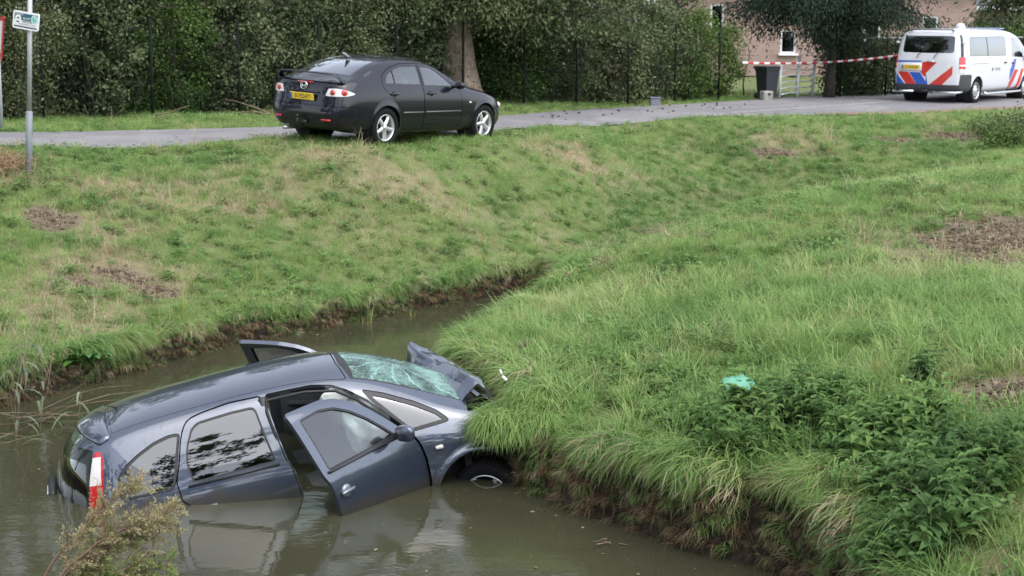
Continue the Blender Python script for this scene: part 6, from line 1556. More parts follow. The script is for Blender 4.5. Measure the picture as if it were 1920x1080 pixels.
def house(name, x, y, rot, W, D, H, label, windows, roof_h=2.6, eave=.5, zb=1.55, doors=()):
    """W along local x; the front faces local -y"""
    root = empty(name, (x, y, zb), rot, label, 'house')
    wall = MB(); t = .3
    # front wall built round its openings
    ops = sorted(windows + list(doors)); xs = [0] + [v for (a, b, z0, z1) in ops for v in (a, b)] + [W]
    for i in range(0, len(xs) - 1, 2): wall.box(((xs[i] + xs[i + 1]) / 2, 0, H / 2), (max(xs[i + 1] - xs[i], .01), t, H))
    for (a, b, z0, z1) in ops:
        if z0 > .02: wall.box(((a + b) / 2, 0, z0 / 2), (b - a, t, z0))
        wall.box(((a + b) / 2, 0, (z1 + H) / 2), (b - a, t, H - z1))
    wall.box((t / 2 - .0, D / 2, H / 2), (t, D - t, H)); wall.box((W - t / 2, D / 2, H / 2), (t, D - t, H)); wall.box((W / 2, D, H / 2), (W, t, H))
    wall.build('wall', [MAT['brick']], root)
    wh = mat('frame_white', (.72, .73, .75), .5); gd = glass('house_glass', (.25, .28, .3))
    for (a, b, z0, z1) in windows:
        f = MB(); w = .07
        for (cx, cz, sx, sz) in (((a + b) / 2, z0 + w / 2, b - a, w), ((a + b) / 2, z1 - w / 2, b - a, w), (a + w / 2, (z0 + z1) / 2, w, z1 - z0 - 2 * w), (b - w / 2, (z0 + z1) / 2, w, z1 - z0 - 2 * w)): f.box((cx, -.06, cz), (sx, .10, sz))
        if b - a > .8: f.box(((a + b) / 2, -.06, (z0 + z1) / 2), (.05, .09, z1 - z0 - 2 * w))
        fo = f.build('window', [wh], root)
        g = MB(); g.box(((a + b) / 2, -.03, (z0 + z1) / 2), (b - a - 2 * w, .01, z1 - z0 - 2 * w)); g.build('pane', [gd], fo)
        s = MB(); s.box(((a + b) / 2, -.22, z0 - .04), (b - a + .16, .18, .08), 0, None, .01); s.build('sill', [wh], fo)
        g = MB(); g.box(((a + b) / 2, .35, (z0 + z1) / 2), (b - a, .02, z1 - z0)); g.build('curtain', [mat('curtain_grey', (.25, .27, .3), .9, var=.4, vscale=3)], fo)
    for (a, b, z0, z1) in doors:
        g = MB(); g.box(((a + b) / 2, .05, (z0 + z1) / 2), (b - a - .01, .06, z1 - z0 - .01)); g.build('door', [mat('door_dark', (.04, .045, .05), .5)], root)
    rf = MB(); e = eave
    V = [(-e, -e, H), (W + e, -e, H), (W + e, D + e, H), (-e, D + e, H), (1.2, D / 2, H + roof_h), (W - 1.2, D / 2, H + roof_h)]
    rf.add([(a, b, c + .15) for a, b, c in V] + [(a, b, c) for a, b, c in V[:4]], [[0, 1, 5, 4], [1, 2, 5], [2, 3, 4, 5], [3, 0, 4], [9, 8, 7, 6], [6, 7, 1, 0], [7, 8, 2, 1], [8, 9, 3, 2], [9, 6, 0, 3]])
    ro = rf.build('roof', [mat('slate_tiles', (.055, .06, .075), .55, col2=(.10, .105, .12), vscale=14, bump=.4, bscale=30)], root)
    # rows of tiles on the front slope
    n = 9; tl = MB()
    for k in range(n):
        f = (k + .5) / n; yy = -e + (D / 2 + e) * f; zz = H + .15 + roof_h * f; xa = -e + (1.2 + e) * f; xb = W + e - (1.2 + e) * f
        tl.box(((xa + xb) / 2, yy - .02, zz + .02), (xb - xa - .1, (D / 2 + e) / n * 1.05, .03), 0, Matrix.Rotation(math.atan2(roof_h, D / 2 + e), 3, 'X'))
    o = tl.build('tile_courses', [MAT['slate_tiles']], ro)
    gt = MB(); gt.box((W / 2, -e - .05, H + .06), (W + 2 * e, .10, .16), 0, None, .02); gt.build('gutter', [mat('gutter_white', (.6, .61, .63), .5)], root)
    return root

def build_background():
    brick_mat()
    # hedge of mixed shrubs right behind the fence
    lab = ['dark green shrub filling the hedge at the far left behind the street sign', 'dark evergreen shrub left of the tall hazel stems', 'bushy dark shrub behind the second fence post from the left', 'tall mid green shrub above the fallen twigs', 'loose shrub with pale leaf edges behind the saloon tail', 'dark shrub right behind the saloon boot', 'dense shrub behind the saloon roof', 'dark shrub just left of the thick trunk', 'dark ivy clad shrub right of the thick trunk', 'dark shrub between the two fence posts right of the trunk', 'full dark green shrub in the middle of the right hedge', 'mid green shrub above the small grey box', 'shrub with yellowish leaves near the end of the hedge', 'bright green bush that ends the hedge beside the driveway']
    seq = []
    pts = np.array(POSTS, float); s = np.concatenate([[0], np.cumsum(np.hypot(*np.diff(pts, axis=0).T))]); n = len(lab)
    for i in range(n):
        q = (i + .55) / n * s[-1]; x = np.interp(q, s, pts[:, 0]); y = np.interp(q, s, pts[:, 1]); seq.append((x - .42, y + .75))
    for i, (x, y) in enumerate(seq):
        if abs(x + 1.2) < .75: y += 1.0
        last = i >= n - 2
        hh = [2.6, 2.2, 2.8, 2.4, 2.7, 2.3, 2.6, 2.5, 2.3, 2.2, 2.4, 2.3, 2.5, 2.25][i]
        shrub(x, y, 2.1 if i < n - 1 else 1.5, 1.5, hh, [13000, 11000][last], lab[i], HEDGE_L if i in (3, 9, n - 1) else (OLIVE if i in (1, 6, 11) else HEDGE), 100 + i, [.075, .06, .09, .065, .085, .07, .06, .08, .065, .075, .06, .08, .065, .07][i], light=[.5, .62, .42, .22, .66, .45, .7, .4, .36, .12, .5, .72, .6, .5][i])
    for i in range(8):
        q = (i + .5) / 8 * s[-1]; x = np.interp(q, s, pts[:, 0]); y = np.interp(q, s, pts[:, 1])
        shrub(x - 1.4, y + 2.5, 3.4, 1.3, 2.9 if i < 6 else 2.3, 7000, ['dark inner shrub behind the hedge, first from the left', 'dark inner shrub behind the hedge, second from the left', 'dark inner shrub behind the hedge above the twig heap', 'dark inner shrub behind the hedge over the saloon boot', 'dark inner shrub behind the hedge left of the trunk', 'dark inner shrub behind the hedge right of the trunk', 'dark inner shrub behind the hedge above the grey box', 'dark inner shrub behind the last stretch of hedge'][i], HEDGE, 700 + i, .12, 'inner row of the hedge', 'inner_shrub', .35)
    shrub(5.45, 42.7, 1.1, 1.2, 1.8, 6500, 'bright green bush at the very end of the hedge left of the bin', HEDGE_L, 133, .07, None, 'hedge_shrub', .6)
    # a second, deeper row closes most of the gaps; taller trees stand in it
    for i, (x, y, h) in enumerate([(-11.0, 31.3, 5), (-8.6, 32.6, 5.5), (-6.6, 34.0, 5.2), (-4.6, 35.6, 5.6), (-2.6, 37.2, 5.0), (1.6, 40.2, 4.8), (3.4, 42.2, 4.5)]):
        tree('garden_tree', x, y, 1.75, 2.2, .09, (0, 0, 3.5), (1.7, 1.0, 2.2), 8000, [OLIVE, HEDGE][i % 2], .13,
             ['olive leaved tree over the far left of the hedge', 'dark garden tree over the hedge left of the saloon', 'olive tree whose pale leaves show over the hedge left of the saloon', 'dark garden tree rising behind the saloon boot', 'olive tree crown left above the thick trunk', 'dark crown over the hedge right of the thick trunk', 'olive crown over the bright end of the hedge'][i], 300 + i, 'bark_dark', light=[.6, .5, .7, .5, .6, .45, .6][i], low=3.0)
    for i, (x, y) in enumerate([(-20, 40), (-14.5, 43), (-10, 46), (1.5, 50)]):
        tree('tall_tree', x, y, 1.75, 5.5, .3, (0, 0, 8.2), (3.4, 3.0, 4.6), 6500, [HEDGE, OLIVE][i % 2], .32, ['tall garden tree far left behind the hedge', 'tall garden tree behind the left hedge', 'tall garden tree behind the saloon side of the hedge', 'tall tree behind the right half of the hedge', 'tall tree close to the brick house'][i], 350 + i, 'bark_dark', light=.45)
    # the thick trunk with its overhanging boughs
    big = tree('broad_tree', -1.05, 36.95, 1.75, 4.2, .36, (.6, .3, 5.6), (4.2, 2.6, 3.4), 26000, OLIVE, .14, 'old tree with a thick pale ridged trunk behind the saloon bonnet', 41, 'bark', low=3.35, light=.55)
    Rb = np.random.default_rng(8); B = [(Rb.uniform(-3.0, 4.6), Rb.uniform(-1.3, .3), Rb.uniform(1.55, 2.7), Rb.uniform(.1, .4)) for k in range(26)]
    B = [(a, b_, max(c, 2.35) if abs(a) < 1.1 else c, s_) for a, b_, c, s_ in B]
    weeping('broad_tree', 0, 0, 0, B, 4.0, .3, 620, OLIVE, .10, '', 43, big)
    # dark drooping conifer by the driveway
    R = np.random.default_rng(5); B = []
    for k in range(50):
        a = R.uniform(0, 2 * PI); r = R.uniform(.8, 3.0); B.append((r * math.cos(a), r * math.sin(a) * .8, R.uniform(1.6, 3.4) + (.0 if r < 2.4 else .3), R.uniform(.1, .5)))
    weeping('drooping_conifer', 8.55, 43.6, 1.68, B, 6.0, .11, 1100, NEEDLE, .10, 'dark conifer with drooping boughs over the driveway gate', 51)
    B = []
    for k in range(18):
        a = R.uniform(0, 2 * PI); r = R.uniform(.6, 2.2); B.append((r * math.cos(a), r * math.sin(a) * .7, R.uniform(1.7, 3.4), R.uniform(.1, .4)))
    weeping('olive_tree', 16.1, 50.5, 1.6, B, 5.0, .2, 600, OLIVE, .17, 'olive brown tree hanging in at the top right corner', 52)
    # leafy growth round the conifer trunk
    shrub(9.05, 44.8, 1.1, .9, 2.0, 5000, 'ivy covered bush round the conifer trunk', HEDGE, 131, .08, None, 'ivy_bush', .5)
    # clipped hedge behind the second fence, right
    for i, (x, y) in enumerate([(9.6, 45.2), (10.9, 46.0), (12.3, 47.1), (13.8, 48.2), (15.4, 49.4), (17.2, 50.6)]):
        shrub(x, y, 1.75, .9, 1.62 if i < 3 else 1.75, 7000, ['clipped dark hedge plant directly right of the conifer', 'clipped dark hedge plant just left of the police van', 'clipped dark hedge plant behind the van rear', 'clipped hedge plant behind the van roof, hidden to its top', 'clipped light hedge plant right above the van roof', 'clipped hedge plant at the right edge above the van windscreen'][i], HEDGE if i < 3 else HEDGE_L, 140 + i, .075, 'clipped hedge along the right fence', light=.38)
    mesh_fence(POSTS, 1.95, 'dark green mesh fence with tall posts along the roadside hedge')
    mesh_fence([(8.93, 43.98), (10.4, 45.0), (12.0, 46.2), (13.6, 47.4), (15.3, 48.6)], 1.62, 'mesh fence with a pale top rail along the clipped hedge', True)
    # houses
    house('brick_house', 6.4, 62, 0, 11.2, 8, 3.3, 'pale red brick house with white windows behind the conifer', [(1.1, 1.62, 1.55, 2.7), (3.8, 4.4, .85, 1.75), (7.0, 7.6, 1.2, 2.3), (9.2, 9.8, 1.2, 2.3)], 2.6)
    house('brick_house', 16.0, 68.5, math.radians(-8), 9.5, 8, 2.55, 'brick bungalow with a dark tiled roof above the police van', [(1.2, 1.5, 1.5, 2.2), (1.85, 2.2, 1.5, 2.2), (6.2, 7.2, 1.2, 2.2)], 2.4, doors=[(3.3, 4.5, 0, 2.2)])
    house('brick_house', -12, 58, 0, 9, 8, 3.6, 'red brick house glimpsed through the hedge top on the left', [(2.0, 3.2, 1.0, 2.3), (5.4, 6.6, 1.0, 2.3)], 2.6)

def build_behind():
    # the near side of the ditch behind the photographer, seen only in the car glass
    for i, (x, y) in enumerate([(-13.5, 13.5), (-12.8, 19.5), (-15.5, 25.5)]):
        tree('bank_tree', x, y, 1.2, 2.6, .2, (0, 0, 4.6), (2.4, 2.4, 3.6), 4200, HEDGE, .26, ['tree on the left bank outside the picture, nearest', 'tree on the left bank outside the picture, middle', 'tree on the left bank outside the picture, farthest'][i], 450 + i, 'bark_dark', group='trees on the left bank')
    for i, x in enumerate([-24, -18, -12, -6, 0, 6, 12, 18, 24]):
        shrub(x, -8 - (i % 2), 7.5, 2.2, 6.2 + .8 * (i % 3), 4200, ['field hedge behind the camera, part %s' % w for w in ('farthest left', 'left', 'mid left', 'near left', 'centre', 'near right', 'mid right', 'right', 'farthest right')][i], HEDGE, 800 + i, .38, 'field hedge behind the camera', 'field_hedge', .4)
    for i, (x, y, h) in enumerate([(-15, -10, 9), (-5, -16, 10), (5, -13, 8), (-26, -4, 9), (13, -20, 10)]):
        tree('field_tree', x, y, 1.3, 4.5, .25, (0, 0, 9.5), (4.2, 4.2, 4.8), 4200, OLIVE, .32, ['broad tree behind the camera mirrored in the car glass', 'second tree behind the camera', 'small tree behind the camera on the right', 'tree far left behind the camera', 'tree far right behind the camera'][i], 400 + i, 'bark_dark', group='trees behind the camera')
# ------------------------------------------------------------------ street furniture and small things
def build_props():
    zinc = mat('zinc_grey', (.27, .30, .33), .55, metal=.15, var=.2, vscale=12)
    # street name post with neighbourhood sign
    z = gz(-6.90, 22.55) - .12
    root = empty('street_sign', (-6.845, 22.55, z), 0, 'small white neighbourhood watch sign on a grey steel post', 'sign')
    root.rotation_euler = (0, math.radians(3.0), 0)
    mb = MB(); mb.tube([(0, 0, -.2), (0, 0, 1.0), (0, 0, 1.02)], [.048, .048, .036], 20); mb.build('sleeve', [zinc], root, True)
    mb = MB(); mb.tube([(0, 0, 1.0), (0, 0, 2.75)], .033, 18); mb.build('pole', [mat('pole_light', (.40, .42, .44), .5, metal=.2, var=.15, vscale=10)], root, True)
    def rr(w, h, r, n=6):
        P = []
        for cx, cy, a0 in ((w / 2 - r, h / 2 - r, 0), (-w / 2 + r, h / 2 - r, PI / 2), (-w / 2 + r, -h / 2 + r, PI), (w / 2 - r, -h / 2 + r, 3 * PI / 2)):
            for k in range(n + 1): a = a0 + PI / 2 * k / n; P.append((cx + r * math.cos(a), cy + r * math.sin(a)))
        return P
    mb = MB(); mb.prism(rr(.44, .245, .03), -.008, .008, 0, 'y')
    sg = mb.build('sign_plate', [mat('sign_white', (.80, .81, .83), .35)], root); sg.location = (-.035, -.055, 2.27); sg.rotation_euler = (0, math.radians(5), math.radians(-22))
    def flat(poly, col, name, y): m2 = MB(); m2.prism(poly, y - .001, y, 0, 'y'); return m2.build(name, [col], sg)
    teal = mat('sign_teal', (.04, .12, .17), .4); pale = mat('sign_mint', (.42, .66, .62), .4); dk = mat('sign_dark', (.06, .06, .09), .4); wt = MAT['sign_white']
    flat([(-.195, .0), (-.195, .095), (.195, .095), (.195, .0)], teal, 'blue_panel', -.009)
    flat([(-.195, -.098), (-.195, -.080), (.195, -.080), (.195, -.098)], dk, 'dark_bar', -.009)
    circ = lambda cx, cy, r, n=24, a0=0, a1=2 * PI: [(cx + r * math.cos(a0 + (a1 - a0) * k / n), cy + r * math.sin(a0 + (a1 - a0) * k / n)) for k in range(n)]
    flat(circ(.145, .035, .058), pale, 'emblem', -.0105); flat(circ(.145, .035, .030), mat('sign_green', (.12, .40, .32), .4), 'emblem_core', -.012); flat(circ(.152, .042, .016), pale, 'emblem_eye', -.0135)
    flat(circ(-.13, .02, .052, 20, 0, PI) + [(-.182, -.06), (-.078, -.06)], wt, 'house_figure', -.0105)
    flat([(-.155, .015), (-.13, .045), (-.105, .015)], dk, 'roof_figure', -.012); flat([(-.155, -.035), (-.155, -.018), (-.105, -.018), (-.105, -.035)], dk, 'people_figure', -.012)
    for (tx, s_, px, pz, cm) in (('ATTENTIE', .030, -.115, .077, wt), ('BUURT', .040, .02, .028, wt), ('PREVENTIE', .034, .03, -.018, dk), ('WIJ MELDEN VERDACHT GEDRAG', .019, .03, -.052, dk)):
        me = text_mesh(tx, s_, .0004); me.materials.clear(); me.materials.append(cm); t = link('lettering', me, sg); t.rotation_euler = (PI / 2, 0, 0); t.location = (px, -.0125, pz)
    for zz in (2.20, 2.34):
        mb = MB(); mb.lathe([(.036, -.012), (.040, -.010), (.040, .010), (.036, .012)], 16, 'z', M=Matrix.Translation((0, 0, zz))); mb.build('clamp', [MAT['dark_metal']], root, True)
    # yield sign at the left edge, turned well away
    z = gz(-9.1, 28.6)
    root = empty('yield_sign', (-8.86, 28.2, z), 0, 'red bordered triangular yield sign cut off by the left edge', 'sign')
    mb = MB(); mb.tube([(-.13, 0, -.2), (-.13, 0, 1.95)], .032, 14); mb.build('pole', [MAT['pole_light']], root, True)
    tri = lambda s: [(-s / 2, s * .289), (s / 2, s * .289), (0, -s * .577)]
    mb = MB(); mb.prism(smooth_poly(tri(.92), 2, .08).tolist(), -.008, .008, 0, 'y'); s1 = mb.build('sign_plate', [mat('sign_red', (.55, .02, .02), .35)], root); s1.location = (-.06, -.06, 1.76); s1.rotation_euler = (0, 0, math.radians(-62))
    mb = MB(); mb.prism(smooth_poly(tri(.66), 2, .08).tolist(), -.0095, .0095, 0, 'y'); mb.build('white_field', [MAT['sign_white']], s1)
    # wheelie bin
    z = gz(6.68, 42.4) 
    root = empty('wheelie_bin', (6.68, 42.4, z), math.radians(25), 'dark grey wheelie bin beside the open field gate', 'bin')
    dg = mat('bin_grey', (.022, .026, .034), .45, bump=.05)
    V = []
    for (h, wx, wy) in ((.06, .155, .20), (.80, .20, .27)):
        V += [(sx * wx, sy * wy, h) for sx, sy in ((-1, -1), (1, -1), (1, 1), (-1, 1))]
    mb = MB(); mb.add(V, [[0, 1, 5, 4], [1, 2, 6, 5], [2, 3, 7, 6], [3, 0, 4, 7], [3, 2, 1, 0], [4, 5, 6, 7]]); mb.box((0, 0, .80), (.45, .58, .05), 0, None, .015); mb.build('body', [dg], root)
    mb = MB(); mb.box((0, 0, .855), (.47, .60, .05), 0, None, .025); mb.box((0, .31, .84), (.5, .05, .04), 0, None, .012); mb.build('lid', [dg], root)
    for s_ in (-1, 1):
        mb = MB(); mb.lathe([(.001, -.03), (.085, -.03), (.095, -.015), (.095, .015), (.085, .03), (.001, .03)], 20, 'x', M=Matrix.Translation((s_ * .17, .22, .09))); mb.build('wheel', [MAT['rubber']], root, True)
    root = empty('concrete_block', (6.60, 41.95, gz(6.6, 41.95)), .3, 'small weathered concrete block in front of the bin', 'block')
    mb = MB(); mb.box((0, 0, .12), (.28, .26, .26), 0, None, .025); mb.box((.02, -.132, .17), (.08, .012, .06), 1); mb.build('block', [mat('concrete', (.33, .32, .29), .9, col2=(.2, .2, .17), vscale=6, bump=.6, bscale=25), MAT['dark_metal']], root)
    # galvanised field gate, swung open towards the camera
    root = empty('field_gate', (8.25, 44.45, gz(8.25, 44.45)), math.radians(234), 'galvanised tubular field gate standing open beside the conifer', 'gate')
    gal = mat('galvanised', (.70, .74, .74), .5, metal=.2, var=.2, vscale=8)
    mb = MB(); mb.tube([(0, 0, -.1), (-.10, 0, 1.0)], .045, 10); mb.build('hinge_post', [gal], root, True)
    mb = MB(); mb.tube([(.95, 0, .0), (.86, 0, 1.12)], .05, 10); mb.build('stile', [gal], root, True)
    mb = MB(); mb.tube([(1.98, 0, .05), (1.93, 0, .92)], .035, 10); mb.build('stile', [gal], root, True)
    for k in range(6):
        zz = .14 + .155 * k; pts = [(0 - .1 * zz, 0, zz), (.35, 0, zz - .035), (.9, 0, zz), (1.4, 0, zz + .01), (1.95, 0, zz - .02)]
        mb = MB(); mb.tube(pts, .018, 8); mb.build('bar', [gal], root, True)
    # police tape
    root = empty('barrier_tape', (5.95, 41.9, 2.66), 0, 'red and white barrier tape strung from the bush to the police van', 'tape')
    A = Vector((0, 0, 0)); B = Vector((4.62, 2.55, .14)); n = 30
    rt = mat('tape_red', (.50, .03, .04), .45); wt2 = mat('tape_white', (.78, .77, .78), .45)
    for k in range(n):
        V = []
        for t in (k / n, (k + .5) / n, (k + 1) / n):
            p = A.lerp(B, t); p.z -= .09 * 4 * t * (1 - t); tw = .35 * math.sin(t * 9)
            V += [p + Vector((.0, math.sin(tw) * .03, .029 * math.cos(tw))), p - Vector((.0, math.sin(tw) * .03, .029 * math.cos(tw)))]
        V2 = V + [v + Vector((.001, -.002, 0)) for v in V]
        me = newmesh('tape_section', V2, [[0, 2, 3, 1], [2, 4, 5, 3], [7, 9, 8, 6], [9, 11, 10, 8], [0, 6, 8, 2], [2, 8, 10, 4], [1, 3, 9, 7], [3, 5, 11, 9]], [rt if k % 2 else wt2]); link('tape_section', me, root)
    # small grey box at the hedge foot
    mb = MB(); mb.box((0, 0, .09), (.24, .2, .20), 0, None, .02); mb.box((0, 0, .20), (.27, .23, .03), 0, None, .01); o = mb.build('utility_box', [mat('box_grey', (.17, .18, .22), .6)]); o.location = (3.45, 39.1, gz(3.45, 39.1)); tag(o, 'small grey box standing at the foot of the hedge', 'box')
    # mud clods on the road
    R = np.random.default_rng(77); me = None
    for k in range(34):
        t = R.random() ** .8; x = .2 + 5.6 * t + R.normal() * .35; y = 32.6 + 6.2 * t + R.uniform(0, 1.9)
        if road_sd(np.array([x]), np.array([y]))[0] > -.15: continue
        V, F = [], []; s_ = R.uniform(.012, .034)
        for a in range(4):
            for b in range(7):
                th = PI * (a + .5) / 4; w = 2 * PI * b / 7; q = s_ * R.uniform(.75, 1.25); V.append((q * math.sin(th) * math.cos(w) * 1.4, q * math.sin(th) * math.sin(w), q * .6 * math.cos(th)))
        for a in range(3):
            for b in range(7): F.append([a * 7 + b, (a + 1) * 7 + b, (a + 1) * 7 + (b + 1) % 7, a * 7 + (b + 1) % 7])
        F += [[0, 1, 2, 3, 4, 5, 6], [27, 26, 25, 24, 23, 22, 21]]
        o = link('mud_clod', newmesh('mud_clod', V, F, mat('clod', (.085, .075, .06), .95, var=.4, vscale=30)), None, (x, y, gz2(x, y) + .035 + s_ * .3), (0, 0, R.uniform(0, 6)))
        tag(o, 'dark mud clod lying on the road right of the saloon', 'mud', 'mud clods scattered on the road')
    # floating bits on the water
    pts = [(-3.9, 11.2), (-2.6, 10.2), (-1.4, 10.3), (-.6, 10.9), (.2, 11.0), (.55, 11.9), (.35, 12.2), (-1.9, 9.6), (-.9, 9.9), (-.2, 10.3), (.9, 10.9), (1.1, 10.6), (-3.2, 9.6), (-2.2, 9.9), (-.05, 12.4), (.15, 12.3), (-1.0, 11.4), (-1.6, 20.1), (-1.0, 20.4), (-2.4, 19.3), (-2.0, 19.4), (-.4, 20.2), (-3.5, 17.2), (-2.9, 17.6), (-1.6, 18.7), (-.3, 11.9), (.7, 11.3), (-4.4, 12.6), (-4.1, 13.4), (-.7, 12.1)]
    fl = leaf_mat('dead_leaves', [(.12, .08, .04), (.26, .19, .10), (.40, .36, .27)], .6, .2)
    for k, (x, y) in enumerate(pts):
        L = R.uniform(.025, .055); V = [(0, 0, .004), (L * .5, L * .32, .008), (L, 0, .004), (L * .5, -L * .3, .003)]
        me = newmesh('floating_leaf', V, [[0, 3, 2, 1]], fl); at = me.attributes.new('tint', 'FLOAT', 'POINT'); at.data.foreach_set('value', np.full(4, R.random(), np.float32))
        o = link('floating_leaf', me, None, (x, y, .003), (0, 0, R.uniform(0, 6))); tag(o, 'small pale dead leaf floating on the ditch water', 'leaf', 'dead leaves floating on the ditch water')
    # fine floating debris and scum, thickest along the banks
    n = 5200; X = R.uniform(-5.5, 2.5, n); Y = R.uniform(8.8, 22.5, n); sd = canal_sd(X, Y)
    k = (sd < .12) & (R.random(n) < .10 + .8 * np.exp(-np.abs(sd) / .25)) & (fbm(X, Y, .6, 201) > .42); X, Y = X[k], Y[k]; m_ = len(X)
    o = link('floating_debris', leaf_mesh('floating_debris', np.stack([X, Y, np.full(m_, .002)], 1), .016, fl, R.random(m_), R, 0, .5, 40, np.stack([R.normal(size=m_), R.normal(size=m_), np.zeros(m_)], 1)))
    vv = np.zeros(len(o.data.vertices) * 3, np.float32); o.data.vertices.foreach_get('co', vv); vv = vv.reshape(-1, 3); vv[:, 2] = .0025; o.data.vertices.foreach_set('co', vv.ravel()); tag(o, kind='stuff')
    # torn stems and a white shard lying in the water by the bank
    stk = mat('dead_stalk', (.24, .18, .12), .9, col2=(.12, .09, .06), vscale=10)
    def sticks(name, x, y, z, n, L, r, label, cat, seed, spread=.4, up=0., az=None, m=stk):
        R2 = np.random.default_rng(seed); mb = MB()
        for i in range(n):
            a = R2.uniform(0, 2 * PI) if az is None else az + R2.normal() * .5; l = L * R2.uniform(.5, 1.1); el = up + R2.normal() * .12; p = Vector((R2.normal() * spread * .4, R2.normal() * spread * .4, abs(R2.normal()) * .03)); d = Vector((math.cos(a) * math.cos(el), math.sin(a) * math.cos(el), math.sin(el))); q = [p]
            for k in range(4): d = (d + Vector(R2.normal(size=3)) * .12).normalized(); q.append(q[-1] + d * l / 4)
            q = [Vector((v.x, v.y, max(v.z, .0))) for v in q]; mb.tube(q, [r, r * .9, r * .7, r * .5, r * .3], 5)
        o = mb.build(name, [m], None, True); o.location = (x, y, z); return tag(o, label, cat)
    sticks('dead_branch', -4.9, 32.0, gz(-4.9, 32.0) + .08, 3, 1.6, .018, 'bare broken branch leaning out of the hedge left of the saloon', 'branch', 5, .3, .22, -.3 + PI)
    sticks('dead_branch', -6.9, 31.0, gz(-6.9, 31.0) + .05, 3, 1.0, .015, 'short pale branch lying on the verge below the hedge', 'branch', 6, .3, .1, .2)
    sticks('twig_heap', -4.3, 32.2, gz(-4.3, 32.2) + .05, 26, .5, .008, 'reddish heap of broken twigs at the hedge foot left of the saloon', 'twigs', 7, .5, .2, None, mat('red_twig', (.22, .11, .07), .9))
    sticks('bare_twig', -.80, 15.6, .02, 6, .6, .009, 'bare pale twig sticking up from the water behind the crumpled bonnet', 'twig', 9, .12, 1.1, 1.9, mat('pale_twig', (.36, .33, .25), .8))
    sticks('drift_stalks', .78, 11.55, .01, 4, .13, .005, 'cluster of pale dead stalks floating by the right bank', 'stalks', 10, .3, .03)
    sticks('dead_reeds', -4.85, 14.7, .02, 18, 1.2, .006, 'tangle of dead reed stalks fallen into the water at the left bank', 'reeds', 12, 1.0, .12, -.2)
    sticks('upright_reeds', -4.9, 15.2, .25, 14, 1.5, .005, 'tall dry reed stems leaning over the left bank', 'reeds', 13, .6, 1.15, .9)
    sticks('straw_patch', 2.44, 22.7, gz(2.44, 22.7) + .03, 60, .35, .006, None, None, 14, 1.0, .05)['kind'] = 'stuff'
    # reeds with long grey green leaves at the left edge
    for q, (rx, ry, lab) in enumerate(((-4.62, 14.5, 'tall reed clump with grey green leaves at the left edge'), (-4.3, 14.9, 'thinner reed clump just right of the left edge reeds'))):
        root = empty('reed_plant', (rx, ry, gz(rx, ry)), 0, lab, 'reed'); R3 = np.random.default_rng(500 + q); ms = MB(); V, F, T = [], [], []
        for i in range(7 - 2 * q):
            lx, ly = R3.normal(size=2) * .22; H = R3.uniform(1.2, 1.95) * (1 - .3 * q); bx, by = R3.normal(size=2) * .15; path = [Vector((bx + lx * (k / 6) ** 1.5, by + ly * (k / 6) ** 1.5, H * k / 6)) for k in range(7)]; ms.tube(path, [.006 * (1 - k / 8) for k in range(7)], 5)
            for j in range(7):
                p = path[min(6, 1 + j % 6)].copy(); a = R3.uniform(0, 2 * PI); l = R3.uniform(.25, .5); el = .9; sd2 = Vector((-math.sin(a), math.cos(a), 0)); b = len(V)
                for k in range(7):
                    t = k / 6; w = .013 * math.sin(PI * min(1, .15 + t * .85)) ** .7; V += [p - sd2 * w, p + sd2 * w]; e2 = el - 2.1 * t; p = p + Vector((math.cos(a) * math.cos(e2), math.sin(a) * math.cos(e2), math.sin(e2))) * l / 6
                for k in range(6): F.append([b + 2 * k, b + 2 * k + 1, b + 2 * k + 3, b + 2 * k + 2])
                T += [R3.random()] * 14
        ms.build('stem', [stk], root, True); me = newmesh('foliage', V, F, leaf_mat('reed_leaves', [(.10, .14, .08), (.17, .21, .13), (.24, .27, .17)], .6, .35), None, True)
        at = me.attributes.new('tint', 'FLOAT', 'POINT'); at.data.foreach_set('value', np.array(T, np.float32)); link('foliage', me, root)
    # hay heap at the left edge
    R2 = np.random.default_rng(15); P = R2.normal(size=(2600, 3)) * np.array([.26, .22, .12]); P[:, 2] = np.abs(P[:, 2])
    o = link('hay_heap', leaf_mesh('hay_heap', P, .12, leaf_mat('hay', [(.22, .13, .08), (.34, .23, .14), (.42, .31, .2)], .8, .15), None, R2, 0, .07), None, (-7.32, 22.6, gz(-7.3, 22.6))); tag(o, 'small reddish heap of dry cut grass at the left edge', 'hay')
    # white shard and grey foam by the nose of the car, green plastic on the bank
    mb = MB(); mb.box((0, 0, 0), (.06, .03, .016), 0, Matrix.Rotation(.3, 3, 'Y'), .007); mb.box((-.06, .02, .02), (.05, .025, .015), 0, Matrix.Rotation(.9, 3, 'Y'), .006); o = mb.build('headlamp_shard', [MAT['lamp_white']], None, True); o.location = (-.06, 13.6, .80); o.rotation_euler = (.3, .35, -.6); tag(o, 'broken white headlamp piece lying in the grass at the car nose', 'shard')
    V, F = [], []
    for i in range(9):
        for j in range(7):
            u, v = i / 8 - .5, j / 6 - .5; V.append((u * .24, v * .16, .035 + .05 * mnoise.noise(Vector((u * 5, v * 5, 3))) - .12 * (u * u + v * v)))
    for i in range(8):
        for j in range(6): a = i * 7 + j; F.append([a, a + 7, a + 8, a + 1])
    o = link('plastic_scrap', newmesh('plastic_scrap', V, F, mat('mint_plastic', (.12, .34, .23), .6)), None, (1.80, 12.35, gz(1.80, 12.35) + .36), (.35, 0, .2)); tag(o, 'crumpled mint green plastic scrap lying in the nettles', 'litter')
